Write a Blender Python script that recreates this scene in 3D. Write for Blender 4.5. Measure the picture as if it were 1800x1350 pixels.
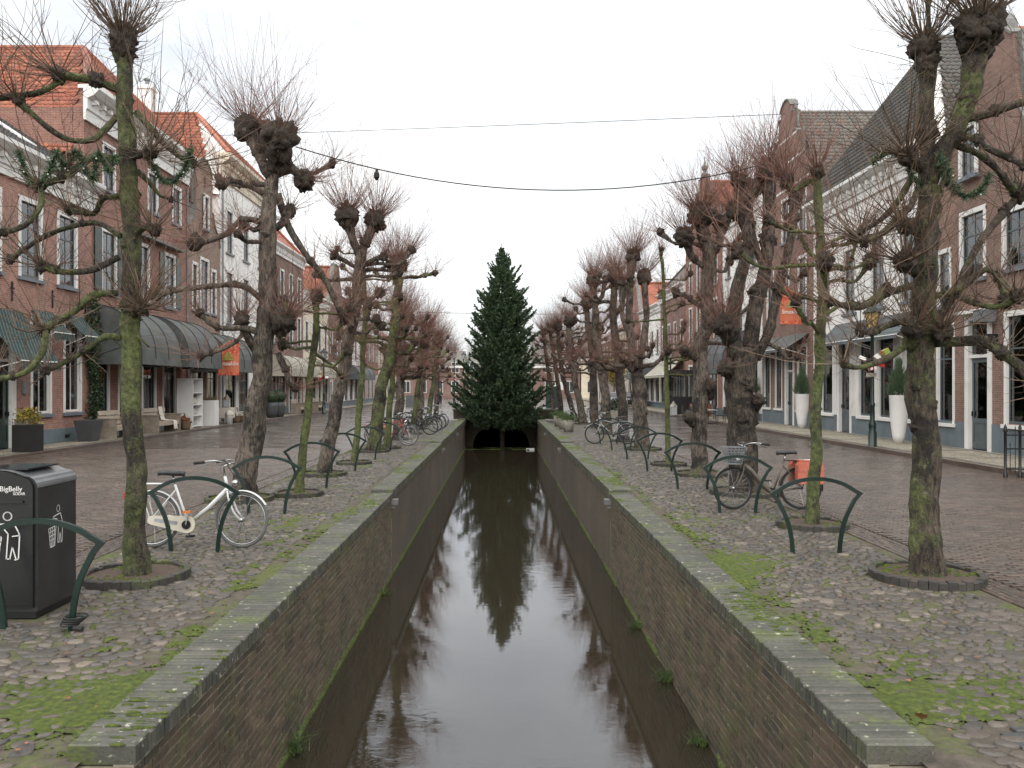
import bpy, math, random
import numpy as np
from math import sin, cos, pi, radians, atan2, sqrt, hypot
from mathutils import Vector, Matrix, noise as mnoise

for o in list(bpy.data.objects):
    bpy.data.objects.remove(o)
S = bpy.context.scene
COL = S.collection
R = random.Random(7)
NP = np.random.default_rng(11)

# ------------------------------------------------------------------ camera
CH = 2.0                      # eye height above the street
FPX = 1450.0                  # focal length in pixels of the 1800 px wide photograph
cd = bpy.data.cameras.new('camera'); cam = bpy.data.objects.new('camera', cd); COL.objects.link(cam)
cam.location = (0, 0, CH); cam.rotation_euler = (pi/2, 0, 0)
cd.sensor_width = 36; cd.lens = 36*FPX/1800
cd.shift_x = 19/1800; cd.shift_y = 4/1800
cd.clip_start = .05; cd.clip_end = 3000
S.camera = cam

# ------------------------------------------------------------------ sky, sun, exposure
SUN_EL, SUN_AZ = radians(58), radians(185)
w = bpy.data.worlds.new('World'); S.world = w; w.use_nodes = True
nt = w.node_tree; nt.nodes.clear()
wo = nt.nodes.new('ShaderNodeOutputWorld'); bg = nt.nodes.new('ShaderNodeBackground')
sky = nt.nodes.new('ShaderNodeTexSky'); sky.sky_type = 'NISHITA'; sky.sun_disc = False
sky.sun_elevation = SUN_EL; sky.sun_rotation = SUN_AZ; sky.air_density = 1; sky.dust_density = 4; sky.ozone_density = 1
tc = nt.nodes.new('ShaderNodeTexCoord')
mp = nt.nodes.new('ShaderNodeMapping'); mp.inputs['Scale'].default_value = (1.2, 1.2, 3.2)
nt.links.new(tc.outputs['Generated'], mp.inputs['Vector'])
cn = nt.nodes.new('ShaderNodeTexNoise'); cn.inputs['Scale'].default_value = 1.7; cn.inputs['Detail'].default_value = 7
cn.inputs['Roughness'].default_value = .55
nt.links.new(mp.outputs['Vector'], cn.inputs['Vector'])
cr = nt.nodes.new('ShaderNodeValToRGB')
cr.color_ramp.elements[0].position = .33; cr.color_ramp.elements[0].color = (.6, .6, .6, 1)
cr.color_ramp.elements[1].position = .58; cr.color_ramp.elements[1].color = (1, 1, 1, 1)
nt.links.new(cn.outputs['Fac'], cr.inputs['Fac'])
mx = nt.nodes.new('ShaderNodeMix'); mx.data_type = 'RGBA'
nt.links.new(cr.outputs['Color'], mx.inputs[0]); nt.links.new(sky.outputs['Color'], mx.inputs[6])
mx.inputs[7].default_value = (8.6, 8.75, 8.8, 1)
nt.links.new(mx.outputs[2], bg.inputs['Color']); bg.inputs['Strength'].default_value = .060
nt.links.new(bg.outputs['Background'], wo.inputs['Surface'])
sd = bpy.data.lights.new('sun', 'SUN'); sd.energy = 1.5; sd.angle = radians(110); sd.color = (1, .97, .93)
sun = bpy.data.objects.new('sun', sd); COL.objects.link(sun)
_d = Vector((sin(SUN_AZ)*cos(SUN_EL), cos(SUN_AZ)*cos(SUN_EL), sin(SUN_EL)))
sun.rotation_euler = _d.to_track_quat('Z', 'Y').to_euler(); sun.location = (0, -20, 40)
S.render.engine = 'CYCLES'
S.view_settings.view_transform = 'Standard'; S.view_settings.look = 'None'
S.view_settings.exposure = 1.38; S.view_settings.gamma = 1
S.cycles.max_bounces = 8; S.cycles.transparent_max_bounces = 12; S.cycles.caustics_reflective = False; S.cycles.caustics_refractive = False

# ------------------------------------------------------------------ mesh helpers (all coordinates are world metres)
WL = {}                                         # world origin of every object
def wl(o): return WL[o.name]
def tag(o, label=None, cat=None, group=None, kind=None):
    if label: o['label'] = label
    if cat: o['category'] = cat
    if group: o['group'] = group
    if kind: o['kind'] = kind
    return o
def empty(name, loc, label=None, cat=None, group=None):
    o = bpy.data.objects.new(name, None); COL.objects.link(o); o.location = loc; o.empty_display_size = .2
    WL[o.name] = Vector(loc); tag(o, label, cat, group); return o
def add(name, me, parent=None, loc=None, rot=None, scale=None):
    """link a mesh; loc is a world location, made local to the parent"""
    o = bpy.data.objects.new(name, me); COL.objects.link(o)
    L = Vector(loc) if loc is not None else (wl(parent).copy() if parent else Vector((0, 0, 0)))
    if parent: o.parent = parent; o.location = L - wl(parent)
    else: o.location = L
    if rot is not None: o.rotation_euler = rot
    if scale is not None: o.scale = scale
    WL[o.name] = L
    return o
def np_mesh(name, V, Fs, mat, smooth=False):
    me = bpy.data.meshes.new(name); V = np.asarray(V, np.float32).reshape(-1, 3)
    if not isinstance(Fs, (list, tuple)): Fs = [Fs]
    Fs = [np.asarray(f, np.int32) for f in Fs if len(f)]
    me.vertices.add(len(V)); me.vertices.foreach_set('co', V.ravel())
    nl = sum(f.size for f in Fs); npo = sum(len(f) for f in Fs)
    me.loops.add(nl); me.loops.foreach_set('vertex_index', np.concatenate([f.ravel() for f in Fs]))
    st = []; c = 0
    for f in Fs:
        st.append(c+np.arange(len(f))*f.shape[1]); c += f.size
    me.polygons.add(npo); me.polygons.foreach_set('loop_start', np.concatenate(st).astype(np.int32))
    me.polygons.foreach_set('use_smooth', np.full(npo, bool(smooth)))
    if mat: me.materials.append(mat)
    me.update(calc_edges=True)
    return me
def np_obj(name, V, Fs, mat, parent=None, smooth=False, origin=None):
    V = np.asarray(V, np.float64).reshape(-1, 3)
    if parent: og = np.array(wl(parent))
    elif origin is not None: og = np.array(origin)
    else: og = np.array([(V[:, 0].min()+V[:, 0].max())/2, (V[:, 1].min()+V[:, 1].max())/2, V[:, 2].min()])
    return add(name, np_mesh(name, V-og, Fs, mat, smooth), parent, Vector(og))
class MB:
    def __init__(s, M=None): s.v = []; s.f = []; s.M = M
    def pts(s, ps):
        n = len(s.v)
        if s.M is not None: ps = [s.M @ Vector(p) for p in ps]
        s.v.extend([tuple(p) for p in ps]); return n
    def poly(s, ps):
        n = s.pts(ps); s.f.append(tuple(range(n, n+len(ps)))); return s
    def box(s, x0, x1, y0, y1, z0, z1):
        n = s.pts([(x0, y0, z0), (x1, y0, z0), (x1, y1, z0), (x0, y1, z0), (x0, y0, z1), (x1, y0, z1), (x1, y1, z1), (x0, y1, z1)])
        s.f += [(n+a, n+b, n+c, n+d) for a, b, c, d in ((0, 3, 2, 1), (4, 5, 6, 7), (0, 1, 5, 4), (1, 2, 6, 5), (2, 3, 7, 6), (3, 0, 4, 7))]; return s
    def prism(s, ps, d):
        """polygon ps extruded by vector d"""
        k = len(ps); d = Vector(d); n = s.pts([Vector(p) for p in ps]+[Vector(p)+d for p in ps])
        s.f.append(tuple(range(n+k-1, n-1, -1))); s.f.append(tuple(range(n+k, n+2*k)))
        for i in range(k): s.f.append((n+i, n+(i+1) % k, n+k+(i+1) % k, n+k+i))
        return s
    def bar(s, a, b, w, h=None, up=(0, 0, 1)):
        a = Vector(a); b = Vector(b); h = h or w; d = (b-a).normalized(); u = Vector(up)
        if abs(d.dot(u)) > .97: u = Vector((1, 0, 0))
        q = d.cross(u).normalized()*w/2; u = q.cross(d).normalized()*h/2
        return s.prism([a-q-u, a+q-u, a+q+u, a-q+u], b-a)
    def tube(s, pts, rad, n=8, cap=True, rough=0., freq=6., seed=0., ridge=0.):
        pts = [Vector(p) for p in pts]; k = len(pts)
        if not hasattr(rad, '__len__'): rad = [rad]*k
        t0 = (pts[1]-pts[0]).normalized(); q = t0.orthogonal().normalized(); base = None; prev = None
        off = Vector((seed*13.7, seed*7.3, seed*3.1))
        for i, p in enumerate(pts):
            t = (pts[min(i+1, k-1)]-pts[max(i-1, 0)]).normalized()
            q = (q-t*q.dot(t)); q = q.normalized() if q.length > 1e-6 else t.orthogonal().normalized()
            b = t.cross(q); ring = []
            for j in range(n):
                a = 2*pi*j/n; d = q*cos(a)+b*sin(a); r = rad[i]
                if rough:
                    if ridge: r *= 1+ridge*(mnoise.noise(Vector((cos(a)*2.6, sin(a)*2.6, p.z*1.1))+off)+.6*mnoise.noise(Vector((cos(a)*6, sin(a)*6, p.z*3.))+off))
                    r *= 1+rough*mnoise.noise((p+d*rad[i])*freq+off)+rough*.6*mnoise.noise((p+d*rad[i])*freq*2.7+off)
                ring.append(p+d*r)
            m = s.pts(ring)
            if prev is not None:
                for j in range(n): s.f.append((prev+j, prev+(j+1) % n, m+(j+1) % n, m+j))
            elif cap: s.f.append(tuple(range(m+n-1, m-1, -1)))
            prev = m
        if cap: s.f.append(tuple(range(prev, prev+n)))
        return s
    def lathe(s, c, prof, n=16, cap=True):
        c = Vector(c); prev = None
        for i, (r, z) in enumerate(prof):
            m = s.pts([c+Vector((r*cos(2*pi*j/n), r*sin(2*pi*j/n), z)) for j in range(n)])
            if prev is not None:
                for j in range(n): s.f.append((prev+j, prev+(j+1) % n, m+(j+1) % n, m+j))
            elif cap: s.f.append(tuple(range(m+n-1, m-1, -1)))
            prev = m
        if cap: s.f.append(tuple(range(prev, prev+n)))
        return s
    def torus(s, c, Rr, r, ax='y', n=28, m=6, a0=0, a1=2*pi):
        c = Vector(c); full = abs(a1-a0-2*pi) < 1e-6; k = n if full else n+1; idx = []
        for i in range(k):
            a = a0+(a1-a0)*i/n; e = Vector((cos(a), 0, sin(a))) if ax == 'y' else Vector((cos(a), sin(a), 0))
            h = Vector((0, 1, 0)) if ax == 'y' else Vector((0, 0, 1))
            idx.append(s.pts([c+e*(Rr+r*cos(2*pi*j/m))+h*r*sin(2*pi*j/m) for j in range(m)]))
        for i in range(n):
            A = idx[i]; B = idx[(i+1) % k]
            for j in range(m): s.f.append((A+j, A+(j+1) % m, B+(j+1) % m, B+j))
        return s
    def blob(s, c, r, n=10, m=7, rough=.3, freq=2.5, seed=0., sq=(1, 1, 1)):
        c = Vector(c); off = Vector((seed*5.3, seed*2.9, seed*11.1)); rings = []
        for i in range(m+1):
            th = pi*i/m; ring = []
            for j in range(n if 0 < i < m else 1):
                a = 2*pi*j/n; d = Vector((sin(th)*cos(a), sin(th)*sin(a), cos(th)))
                q = r*(1+rough*mnoise.noise(d*freq+off)+rough*.5*mnoise.noise(d*freq*2.6+off))
                ring.append(c+Vector((d.x*sq[0], d.y*sq[1], d.z*sq[2]))*q)
            rings.append((s.pts(ring), len(ring)))
        for i in range(m):
            (A, ka), (B, kb) = rings[i], rings[i+1]
            for j in range(n):
                j2 = (j+1) % n
                if ka == 1: s.f.append((A, B+j, B+j2))
                elif kb == 1: s.f.append((A+j, B, A+j2))
                else: s.f.append((A+j, B+j, B+j2, A+j2))
        return s
    def mesh(s, name, mat, og=(0, 0, 0), smooth=False):
        me = bpy.data.meshes.new(name); og = Vector(og)
        me.from_pydata([Vector(v)-og for v in s.v], [], s.f)
        if mat: me.materials.append(mat)
        if smooth: me.polygons.foreach_set('use_smooth', [True]*len(me.polygons))
        me.update(); return me
    def build(s, name, mat, parent=None, smooth=False, loc=None):
        if parent: og = wl(parent)
        elif loc is not None: og = Vector(loc)
        else:
            xs = [v[0] for v in s.v]; ys = [v[1] for v in s.v]
            og = Vector(((min(xs)+max(xs))/2, (min(ys)+max(ys))/2, min(v[2] for v in s.v)))
        return add(name, s.mesh(name, mat, og, smooth), parent, og)
def PX(x, y, Y): return Vector(((x-881)*Y/FPX, Y, CH-(y-679)*Y/FPX))      # a point at distance Y, read off the photograph
def smooth_path(pts, ds):
    pts = [Vector(p) for p in pts]; out = []; P = [pts[0]*2-pts[1]]+pts+[pts[-1]*2-pts[-2]]
    for i in range(1, len(P)-2):
        a, b, c, d = P[i-1:i+3]; k = max(1, int((c-b).length/ds))
        for j in range(k):
            t = j/k; out.append(.5*((2*b)+(c-a)*t+(2*a-5*b+4*c-d)*t*t+(3*b-a-3*c+d)*t**3))
    out.append(pts[-1]); return out
def vnoise(x, y, seed=0):
    """smooth value noise on numpy arrays, 0..1"""
    x = np.asarray(x, float); y = np.asarray(y, float); xi = np.floor(x).astype(int); yi = np.floor(y).astype(int); u = x-xi; v = y-yi
    u = u*u*(3-2*u); v = v*v*(3-2*v)
    def h(a, b):
        t = (a*374761393+b*668265263+seed*974634777) & 0xffffffff
        t = ((t ^ (t >> 13))*1274126177) & 0xffffffff
        return ((t ^ (t >> 16)) & 0xffff)/65535.
    return (h(xi, yi)*(1-u)+h(xi+1, yi)*u)*(1-v)+(h(xi, yi+1)*(1-u)+h(xi+1, yi+1)*u)*v
def bake(tv, tf, pos, rz=None, sc=None):
    """copies of a template (verts, one face array) at pos, turned by rz and scaled"""
    tv = np.asarray(tv, float); pos = np.asarray(pos, float); n = len(pos)
    T = np.repeat(tv[None], n, 0)
    if sc is not None: T = T*np.asarray(sc, float).reshape(n, 1, -1)
    if rz is not None:
        c = np.cos(rz)[:, None]; s_ = np.sin(rz)[:, None]
        T = np.stack([T[..., 0]*c-T[..., 1]*s_, T[..., 0]*s_+T[..., 1]*c, T[..., 2]], -1)
    T = T+pos[:, None, :]
    tf = np.asarray(tf, int)
    F = (tf[None]+(np.arange(n)*len(tv))[:, None, None]).reshape(-1, tf.shape[1])
    return T.reshape(-1, 3), F
def text_mesh(txt, size, mat, font_shear=0):
    c = bpy.data.curves.new('txt', 'FONT'); c.body = txt; c.size = size; c.align_x = 'CENTER'; c.extrude = .0015; c.shear = font_shear
    o = bpy.data.objects.new('txt', c); COL.objects.link(o)
    dg = bpy.context.evaluated_depsgraph_get(); me = bpy.data.meshes.new_from_object(o.evaluated_get(dg))
    bpy.data.objects.remove(o); me.materials.clear(); me.materials.append(mat); return me

# ------------------------------------------------------------------ materials
def nd(nt, t, ins=None, **props):
    n = nt.nodes.new(t)
    for k, v in props.items(): setattr(n, k, v)
    for k, v in (ins or {}).items():
        if isinstance(v, bpy.types.NodeSocket): nt.links.new(v, n.inputs[k])
        else: n.inputs[k].default_value = v
    return n
def c4(c): return (c[0], c[1], c[2], 1)
def sock(v): return v if isinstance(v, bpy.types.NodeSocket) else c4(v)
def mixc(nt, f, a, b, blend='MIX'):
    return nd(nt, 'ShaderNodeMix', {0: f, 6: sock(a), 7: sock(b)}, data_type='RGBA', blend_type=blend).outputs[2]
def ramp(nt, f, stops):
    n = nd(nt, 'ShaderNodeValToRGB', {'Fac': f}); e = n.color_ramp.elements
    while len(e) < len(stops): e.new(.5)
    for i, (p, c) in enumerate(stops): e[i].position = p; e[i].color = c4(c) if hasattr(c, '__len__') else (c, c, c, 1)
    return n.outputs['Color']
def math_(nt, op, a, b=0., clamp=False): return nd(nt, 'ShaderNodeMath', {0: a, 1: b}, operation=op, use_clamp=clamp).outputs[0]
def pos(nt): return nd(nt, 'ShaderNodeNewGeometry').outputs['Position']
def noi(nt, scale, detail=4, rough=.5, vec=None, dist=0.):
    return nd(nt, 'ShaderNodeTexNoise', {'Vector': vec if vec is not None else pos(nt), 'Scale': scale, 'Detail': detail, 'Roughness': rough, 'Distortion': dist}).outputs['Fac']
def bump(nt, h, strength=.3, dist=.02): return nd(nt, 'ShaderNodeBump', {'Height': h, 'Strength': strength, 'Distance': dist}).outputs['Normal']
def newmat(name, color=None, rough=.6, metal=0., spec=.5):
    m = bpy.data.materials.new(name); m.use_nodes = True; nt = m.node_tree; b = nt.nodes['Principled BSDF']
    if color is not None: b.inputs['Base Color'].default_value = c4(color)
    b.inputs['Roughness'].default_value = rough; b.inputs['Metallic'].default_value = metal; b.inputs['Specular IOR Level'].default_value = spec
    return m, nt, b
def rnd(nt):
    """a random number per piece, whether pieces are objects or islands of one mesh"""
    a = nd(nt, 'ShaderNodeNewGeometry').outputs['Random Per Island']; b = nd(nt, 'ShaderNodeObjectInfo').outputs['Random']
    return math_(nt, 'FRACT', math_(nt, 'ADD', a, math_(nt, 'MULTIPLY', b, 7.13)))
def plain(name, color, rough=.5, var=.25, scale=3., metal=0., dirt=None):
    m, nt, b = newmat(name, color, rough, metal)
    f = noi(nt, scale, 6, .6)
    lo = tuple(c*(1-var) for c in color); hi = tuple(min(1, c*(1+var*.6)) for c in color)
    c = ramp(nt, f, [(.3, lo), (.7, hi)])
    if dirt:
        c = mixc(nt, ramp(nt, noi(nt, scale*.7, 8, .7), [(.55, 0.), (.75, 1.)]), c, dirt)
    nt.links.new(c, b.inputs['Base Color'])
    nt.links.new(bump(nt, noi(nt, scale*9, 3), .12, .01), b.inputs['Normal'])
    return m
def wallvec(nt):
    s = nd(nt, 'ShaderNodeSeparateXYZ', {0: pos(nt)})
    return nd(nt, 'ShaderNodeCombineXYZ', {0: math_(nt, 'ADD', s.outputs[0], s.outputs[1]), 1: s.outputs[2]}).outputs[0]
def brickmat(name, c1, c2, mortar, bw=.215, bh=.064, ms=.009, rough=.8, grime=.35, flat=False):
    c1 = tuple(q*1.32 for q in c1); c2 = tuple(q*1.32 for q in c2)
    m, nt, b = newmat(name, c1, rough)
    v = wallvec(nt)
    if flat:
        s = nd(nt, 'ShaderNodeSeparateXYZ', {0: pos(nt)}); v = nd(nt, 'ShaderNodeCombineXYZ', {0: s.outputs[0], 1: s.outputs[1]}).outputs[0]
    t = nd(nt, 'ShaderNodeTexBrick', {'Vector': v, 'Color1': c4(c1), 'Color2': c4(c2), 'Mortar': c4(mortar), 'Scale': 1., 'Mortar Size': ms, 'Mortar Smooth': .15,
           'Bias': 0., 'Brick Width': bw, 'Row Height': bh})
    g = ramp(nt, noi(nt, .55, 8, .65), [(.3, 1-grime), (.72, 1.12)])
    c = mixc(nt, 1., t.outputs['Color'], g, 'MULTIPLY')
    g2 = ramp(nt, noi(nt, 9., 4, .6), [(.3, .8), (.7, 1.15)])
    c = mixc(nt, 1., c, g2, 'MULTIPLY')
    nt.links.new(c, b.inputs['Base Color'])
    h = math_(nt, 'ADD', math_(nt, 'MULTIPLY', t.outputs['Fac'], -1.), math_(nt, 'MULTIPLY', noi(nt, 60, 3), .5))
    nt.links.new(bump(nt, h, .5, .012), b.inputs['Normal'])
    return m
MT = {}
MT['brick_pink'] = brickmat('brick_pink', (.31, .14, .098), (.225, .09, .06), (.33, .29, .26))
MT['brick_red'] = brickmat('brick_red', (.27, .105, .07), (.20, .075, .05), (.30, .26, .23))
MT['brick_brown'] = brickmat('brick_brown', (.20, .105, .075), (.15, .075, .055), (.25, .22, .195))
MT['brick_tan'] = brickmat('brick_tan', (.25, .155, .11), (.20, .115, .08), (.29, .26, .23))
MT['brick_dull'] = brickmat('brick_dull', (.21, .11, .085), (.155, .075, .06), (.26, .23, .21))
MT['white'] = plain('white_paint', (.72, .71, .68), .5, .10, 1.6, dirt=(.5, .48, .43))
MT['whitewall'] = plain('white_render', (.80, .79, .76), .7, .12, .7, dirt=(.55, .53, .48))
MT['cream'] = plain('cream_paint', (.62, .55, .42), .55, .12, 1.2)
MT['plinth'] = plain('grey_plinth', (.13, .165, .185), .6, .2, 1.4, dirt=(.09, .11, .12))
MT['sill'] = plain('blue_grey_sill', (.14, .16, .19), .5, .2, 2.)
MT['darkwood'] = plain('dark_painted_wood', (.03, .038, .042), .4, .3, 3.)
MT['greywood'] = plain('grey_painted_wood', (.085, .105, .115), .4, .2, 3.)
MT['dgreen'] = plain('dark_green_paint', (.008, .028, .022), .35, .3, 3.)
MT['rack'] = plain('rack_green_paint', (.006, .021, .016), .32, .35, 5.)
MT['black'] = plain('black_paint', (.012, .012, .013), .4, .3, 4.)
MT['iron'] = plain('dark_iron', (.02, .02, .022), .5, .3, 6., .6)
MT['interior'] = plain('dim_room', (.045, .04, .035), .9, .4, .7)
MT['curtain'] = plain('curtain_cloth', (.62, .60, .55), .9, .12, 4.)
MT['awning_dark'] = plain('grey_green_canvas', (.092, .10, .096), .75, .3, 1.2, dirt=(.10, .115, .085))
MT['awning_pale'] = plain('pale_canvas', (.36, .34, .28), .8, .2, 1.2, dirt=(.2, .21, .14))
MT['awning_blue'] = plain('slate_canvas', (.085, .10, .105), .75, .3, 1.2)
MT['zinc'] = plain('zinc_flashing', (.19, .20, .21), .5, .25, 2., .3)
MT['stone'] = plain('grey_stone', (.17, .17, .16), .7, .35, 6., dirt=(.10, .13, .05))
MT['mortar'] = plain('lime_mortar', (.26, .235, .19), .9, .35, 9.)
def glassmat():
    m = bpy.data.materials.new('window_glass'); m.use_nodes = True; nt = m.node_tree; nt.nodes.clear()
    out = nd(nt, 'ShaderNodeOutputMaterial')
    f = nd(nt, 'ShaderNodeFresnel', {'IOR': 2.1, 'Normal': bump(nt, noi(nt, 1.3, 2), .05, .05)}).outputs[0]
    a = nd(nt, 'ShaderNodeBsdfTransparent', {'Color': (.62, .66, .66, 1)}).outputs[0]
    g = nd(nt, 'ShaderNodeBsdfGlossy', {'Color': (.9, .93, .95, 1), 'Roughness': .03, 'Normal': bump(nt, noi(nt, 1.3, 2), .06, .05)}).outputs[0]
    mx = nd(nt, 'ShaderNodeMixShader', {0: f, 1: a, 2: g}); nt.links.new(mx.outputs[0], out.inputs['Surface']); return m
MT['glass'] = glassmat()
def tilemat(name, cols, moss=.0):
    m, nt, b = newmat(name, cols[0], .6)
    c = ramp(nt, rnd(nt), [(i/(len(cols)-1)*.999, q) for i, q in enumerate(cols)])
    c = mixc(nt, 1., c, ramp(nt, noi(nt, 1.1, 7, .65), [(.3, .6), (.7, 1.1)]), 'MULTIPLY')
    if moss: c = mixc(nt, ramp(nt, noi(nt, 1.7, 8, .7), [(.56, 0.), (.72, moss)]), c, (.10, .105, .05))
    nt.links.new(c, b.inputs['Base Color']); nt.links.new(bump(nt, noi(nt, 40, 3), .2, .01), b.inputs['Normal']); return m
MT['tile_red'] = tilemat('red_pantile', [(.36, .105, .055), (.30, .082, .042), (.42, .14, .075), (.24, .07, .042)], .5)
MT['tile_grey'] = tilemat('grey_pantile', [(.075, .08, .085), (.06, .062, .065), (.10, .10, .10), (.05, .05, .055)], .5)
MT['tile_brown'] = tilemat('weathered_pantile', [(.15, .135, .115), (.12, .105, .09), (.17, .15, .13), (.13, .12, .10), (.16, .14, .12), (.11, .10, .085), (.22, .11, .07)], .7)
MT['tile_dark'] = tilemat('dark_pantile', [(.085, .08, .072), (.068, .064, .058), (.10, .093, .082), (.06, .057, .053)], .6)
def barkmat(name, c_lo, c_hi, moss):
    m, nt, b = newmat(name, c_lo, .85)
    p = pos(nt); mpn = nd(nt, 'ShaderNodeMapping', {'Vector': p, 'Scale': (1, 1, .28)}).outputs[0]
    f = noi(nt, 26, 6, .65, mpn, .6)
    c = ramp(nt, f, [(.38, c_lo), (.58, c_hi)])
    big = noi(nt, 2.6, 6, .62)
    c = mixc(nt, 1., c, ramp(nt, noi(nt, 4.5, 4), [(.35, .55), (.65, 1.1)]), 'MULTIPLY')
    blot = ramp(nt, noi(nt, 2.1, 5, .7, None, .8), [(.52, 0.), (.60, .88)])
    c = mixc(nt, blot, c, tuple(q*.5 for q in c_lo))
    fine = noi(nt, 55, 4, .6)
    mf = math_(nt, 'ADD', big, math_(nt, 'MULTIPLY', math_(nt, 'SUBTRACT', fine, .5), .35))
    mf = ramp(nt, mf, [(moss[0], 0.), (moss[1], 1.)])
    mc = ramp(nt, noi(nt, 18, 4), [(.3, (.045, .062, .016)), (.7, (.165, .185, .065))])
    c = mixc(nt, mf, c, mc)
    spk = ramp(nt, noi(nt, 30, 4, .65), [(.60, 0.), (.66, .8)])
    c = mixc(nt, spk, c, c_lo)
    lich = ramp(nt, noi(nt, 9, 6, .7), [(.62, 0.), (.68, .7)])
    c = mixc(nt, lich, c, (.17, .18, .10))
    nt.links.new(c, b.inputs['Base Color'])
    nt.links.new(bump(nt, math_(nt, 'ADD', f, math_(nt, 'MULTIPLY', fine, .4)), 1., .06), b.inputs['Normal'])
    return m
MT['bark_moss'] = barkmat('mossy_bark', (.018, .015, .011), (.095, .078, .056), (.42, .56))
MT['bark_patch'] = barkmat('patchy_bark', (.022, .017, .013), (.12, .09, .066), (.49, .62))
MT['bark'] = barkmat('linden_bark', (.03, .024, .019), (.20, .162, .13), (.60, .74))
MT['bark_dark'] = barkmat('dark_linden_bark', (.016, .013, .010), (.13, .10, .078), (.63, .78))
MT['bark_green'] = barkmat('green_bark', (.02, .018, .012), (.07, .065, .04), (.33, .5))
MT['burr'] = plain('burr_bark', (.045, .034, .026), .95, .75, 26., dirt=(.11, .09, .055))
def twigmat(name, a, b_):
    m, nt, b = newmat(name, a, .6); c = ramp(nt, rnd(nt), [(0., a), (1., b_)]); nt.links.new(c, b.inputs['Base Color']); return m
MT['twig_red'] = twigmat('red_brown_twig', (.10, .045, .032), (.20, .10, .068))
MT['twig_brown'] = twigmat('brown_twig', (.06, .038, .024), (.15, .095, .058))
MT['twig_grey'] = twigmat('grey_twig', (.12, .105, .095), (.2, .18, .165))
MT['needle'] = twigmat('fir_needle', (.026, .056, .032), (.10, .15, .07))
MT['leaf_ivy'] = twigmat('ivy_leaf', (.010, .026, .008), (.03, .06, .018))
MT['leaf_grass'] = twigmat('grass_blade', (.03, .06, .012), (.075, .12, .03))
MT['leaf_box'] = twigmat('boxwood_leaf', (.008, .02, .006), (.022, .045, .014))
MT['leaf_yellow'] = twigmat('yellow_leaf', (.30, .20, .02), (.12, .13, .025))
MT['leaf_dead'] = twigmat('fallen_leaf', (.28, .11, .04), (.13, .055, .03))
MT['heather'] = twigmat('heather_sprig', (.16, .09, .05), (.10, .11, .05))
def mossmat():
    m, nt, b = newmat('moss', (.1, .14, .02), .95)
    c = ramp(nt, noi(nt, 22, 5, .6), [(.3, (.04, .06, .01)), (.55, (.10, .135, .018)), (.75, (.19, .21, .035))])
    nt.links.new(c, b.inputs['Base Color']); nt.links.new(bump(nt, noi(nt, 190, 4, .7), 1., .02), b.inputs['Normal']); return m
MT['moss'] = mossmat()
# ------------------------------------------------------------------ ground materials
def pavermat(name, cols, rough=(.3, .55), moss=None, lichen=None, grime=.5, scale=2.):
    m, nt, b = newmat(name, cols[0], .5)
    c = ramp(nt, rnd(nt), [(i/(len(cols)-1)*.999, q) for i, q in enumerate(cols)])
    c = mixc(nt, 1., c, ramp(nt, noi(nt, scale, 7, .65), [(.3, 1-grime), (.7, 1.15)]), 'MULTIPLY')
    c = mixc(nt, 1., c, ramp(nt, noi(nt, 45, 4, .7), [(.3, .7), (.7, 1.2)]), 'MULTIPLY')
    if moss:
        f = math_(nt, 'ADD', noi(nt, 2.3, 8, .72), math_(nt, 'MULTIPLY', math_(nt, 'SUBTRACT', noi(nt, 30, 4, .7), .5), .4))
        c = mixc(nt, ramp(nt, f, [(moss[0], 0.), (moss[1], moss[2])]), c, ramp(nt, noi(nt, 20, 3), [(.3, (.05, .07, .012)), (.7, (.12, .15, .03))]))
    if lichen:
        c = mixc(nt, ramp(nt, noi(nt, lichen[0], 5, .6), [(lichen[1], 0.), (lichen[1]+.05, .75)]), c, (.36, .35, .27))
    nt.links.new(c, b.inputs['Base Color'])
    r = ramp(nt, noi(nt, 1.3, 5, .6), [(.35, rough[0]), (.65, rough[1])]); nt.links.new(r, b.inputs['Roughness'])
    nt.links.new(bump(nt, noi(nt, 70, 5, .7), .45, .012), b.inputs['Normal']); return m
MT['coping'] = pavermat('coping_brick', [(.085, .086, .07), (.068, .07, .056), (.105, .10, .08), (.055, .06, .048)], (.45, .7), (.51, .67, .8), (17., .62), .45, 3.)
MT['wallbrick'] = pavermat('canal_brick', [(.11, .08, .05), (.08, .058, .038), (.145, .103, .065), (.058, .048, .033), (.10, .085, .048), (.125, .083, .057)], (.6, .85), (.50, .72, .6), (30., .65), .5, 1.6)
MT['cobble'] = pavermat('cobble', [(.098, .084, .07), (.07, .064, .058), (.12, .10, .08), (.085, .074, .064), (.135, .11, .088), (.066, .063, .06), (.11, .088, .069), (.09, .079, .067), (.20, .165, .13)],
                        (.28, .55), (.64, .8, .5), None, .4, 3.)
MT['klinker'] = pavermat('street_brick', [(.108, .080, .064), (.086, .063, .052), (.13, .097, .076), (.080, .068, .058), (.115, .092, .072)], (.10, .30), (.66, .82, .35), None, .4, .9)
MT['ringbrick'] = pavermat('edging_brick', [(.05, .045, .04), (.038, .034, .03), (.065, .055, .048)], (.5, .8), (.5, .64, .7), None, .4, 3.)
MT['slab'] = pavermat('dark_slab', [(.07, .072, .07), (.055, .058, .06), (.085, .08, .072)], (.35, .6), (.58, .7, .6), (20., .68), .4, 3.)
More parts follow.
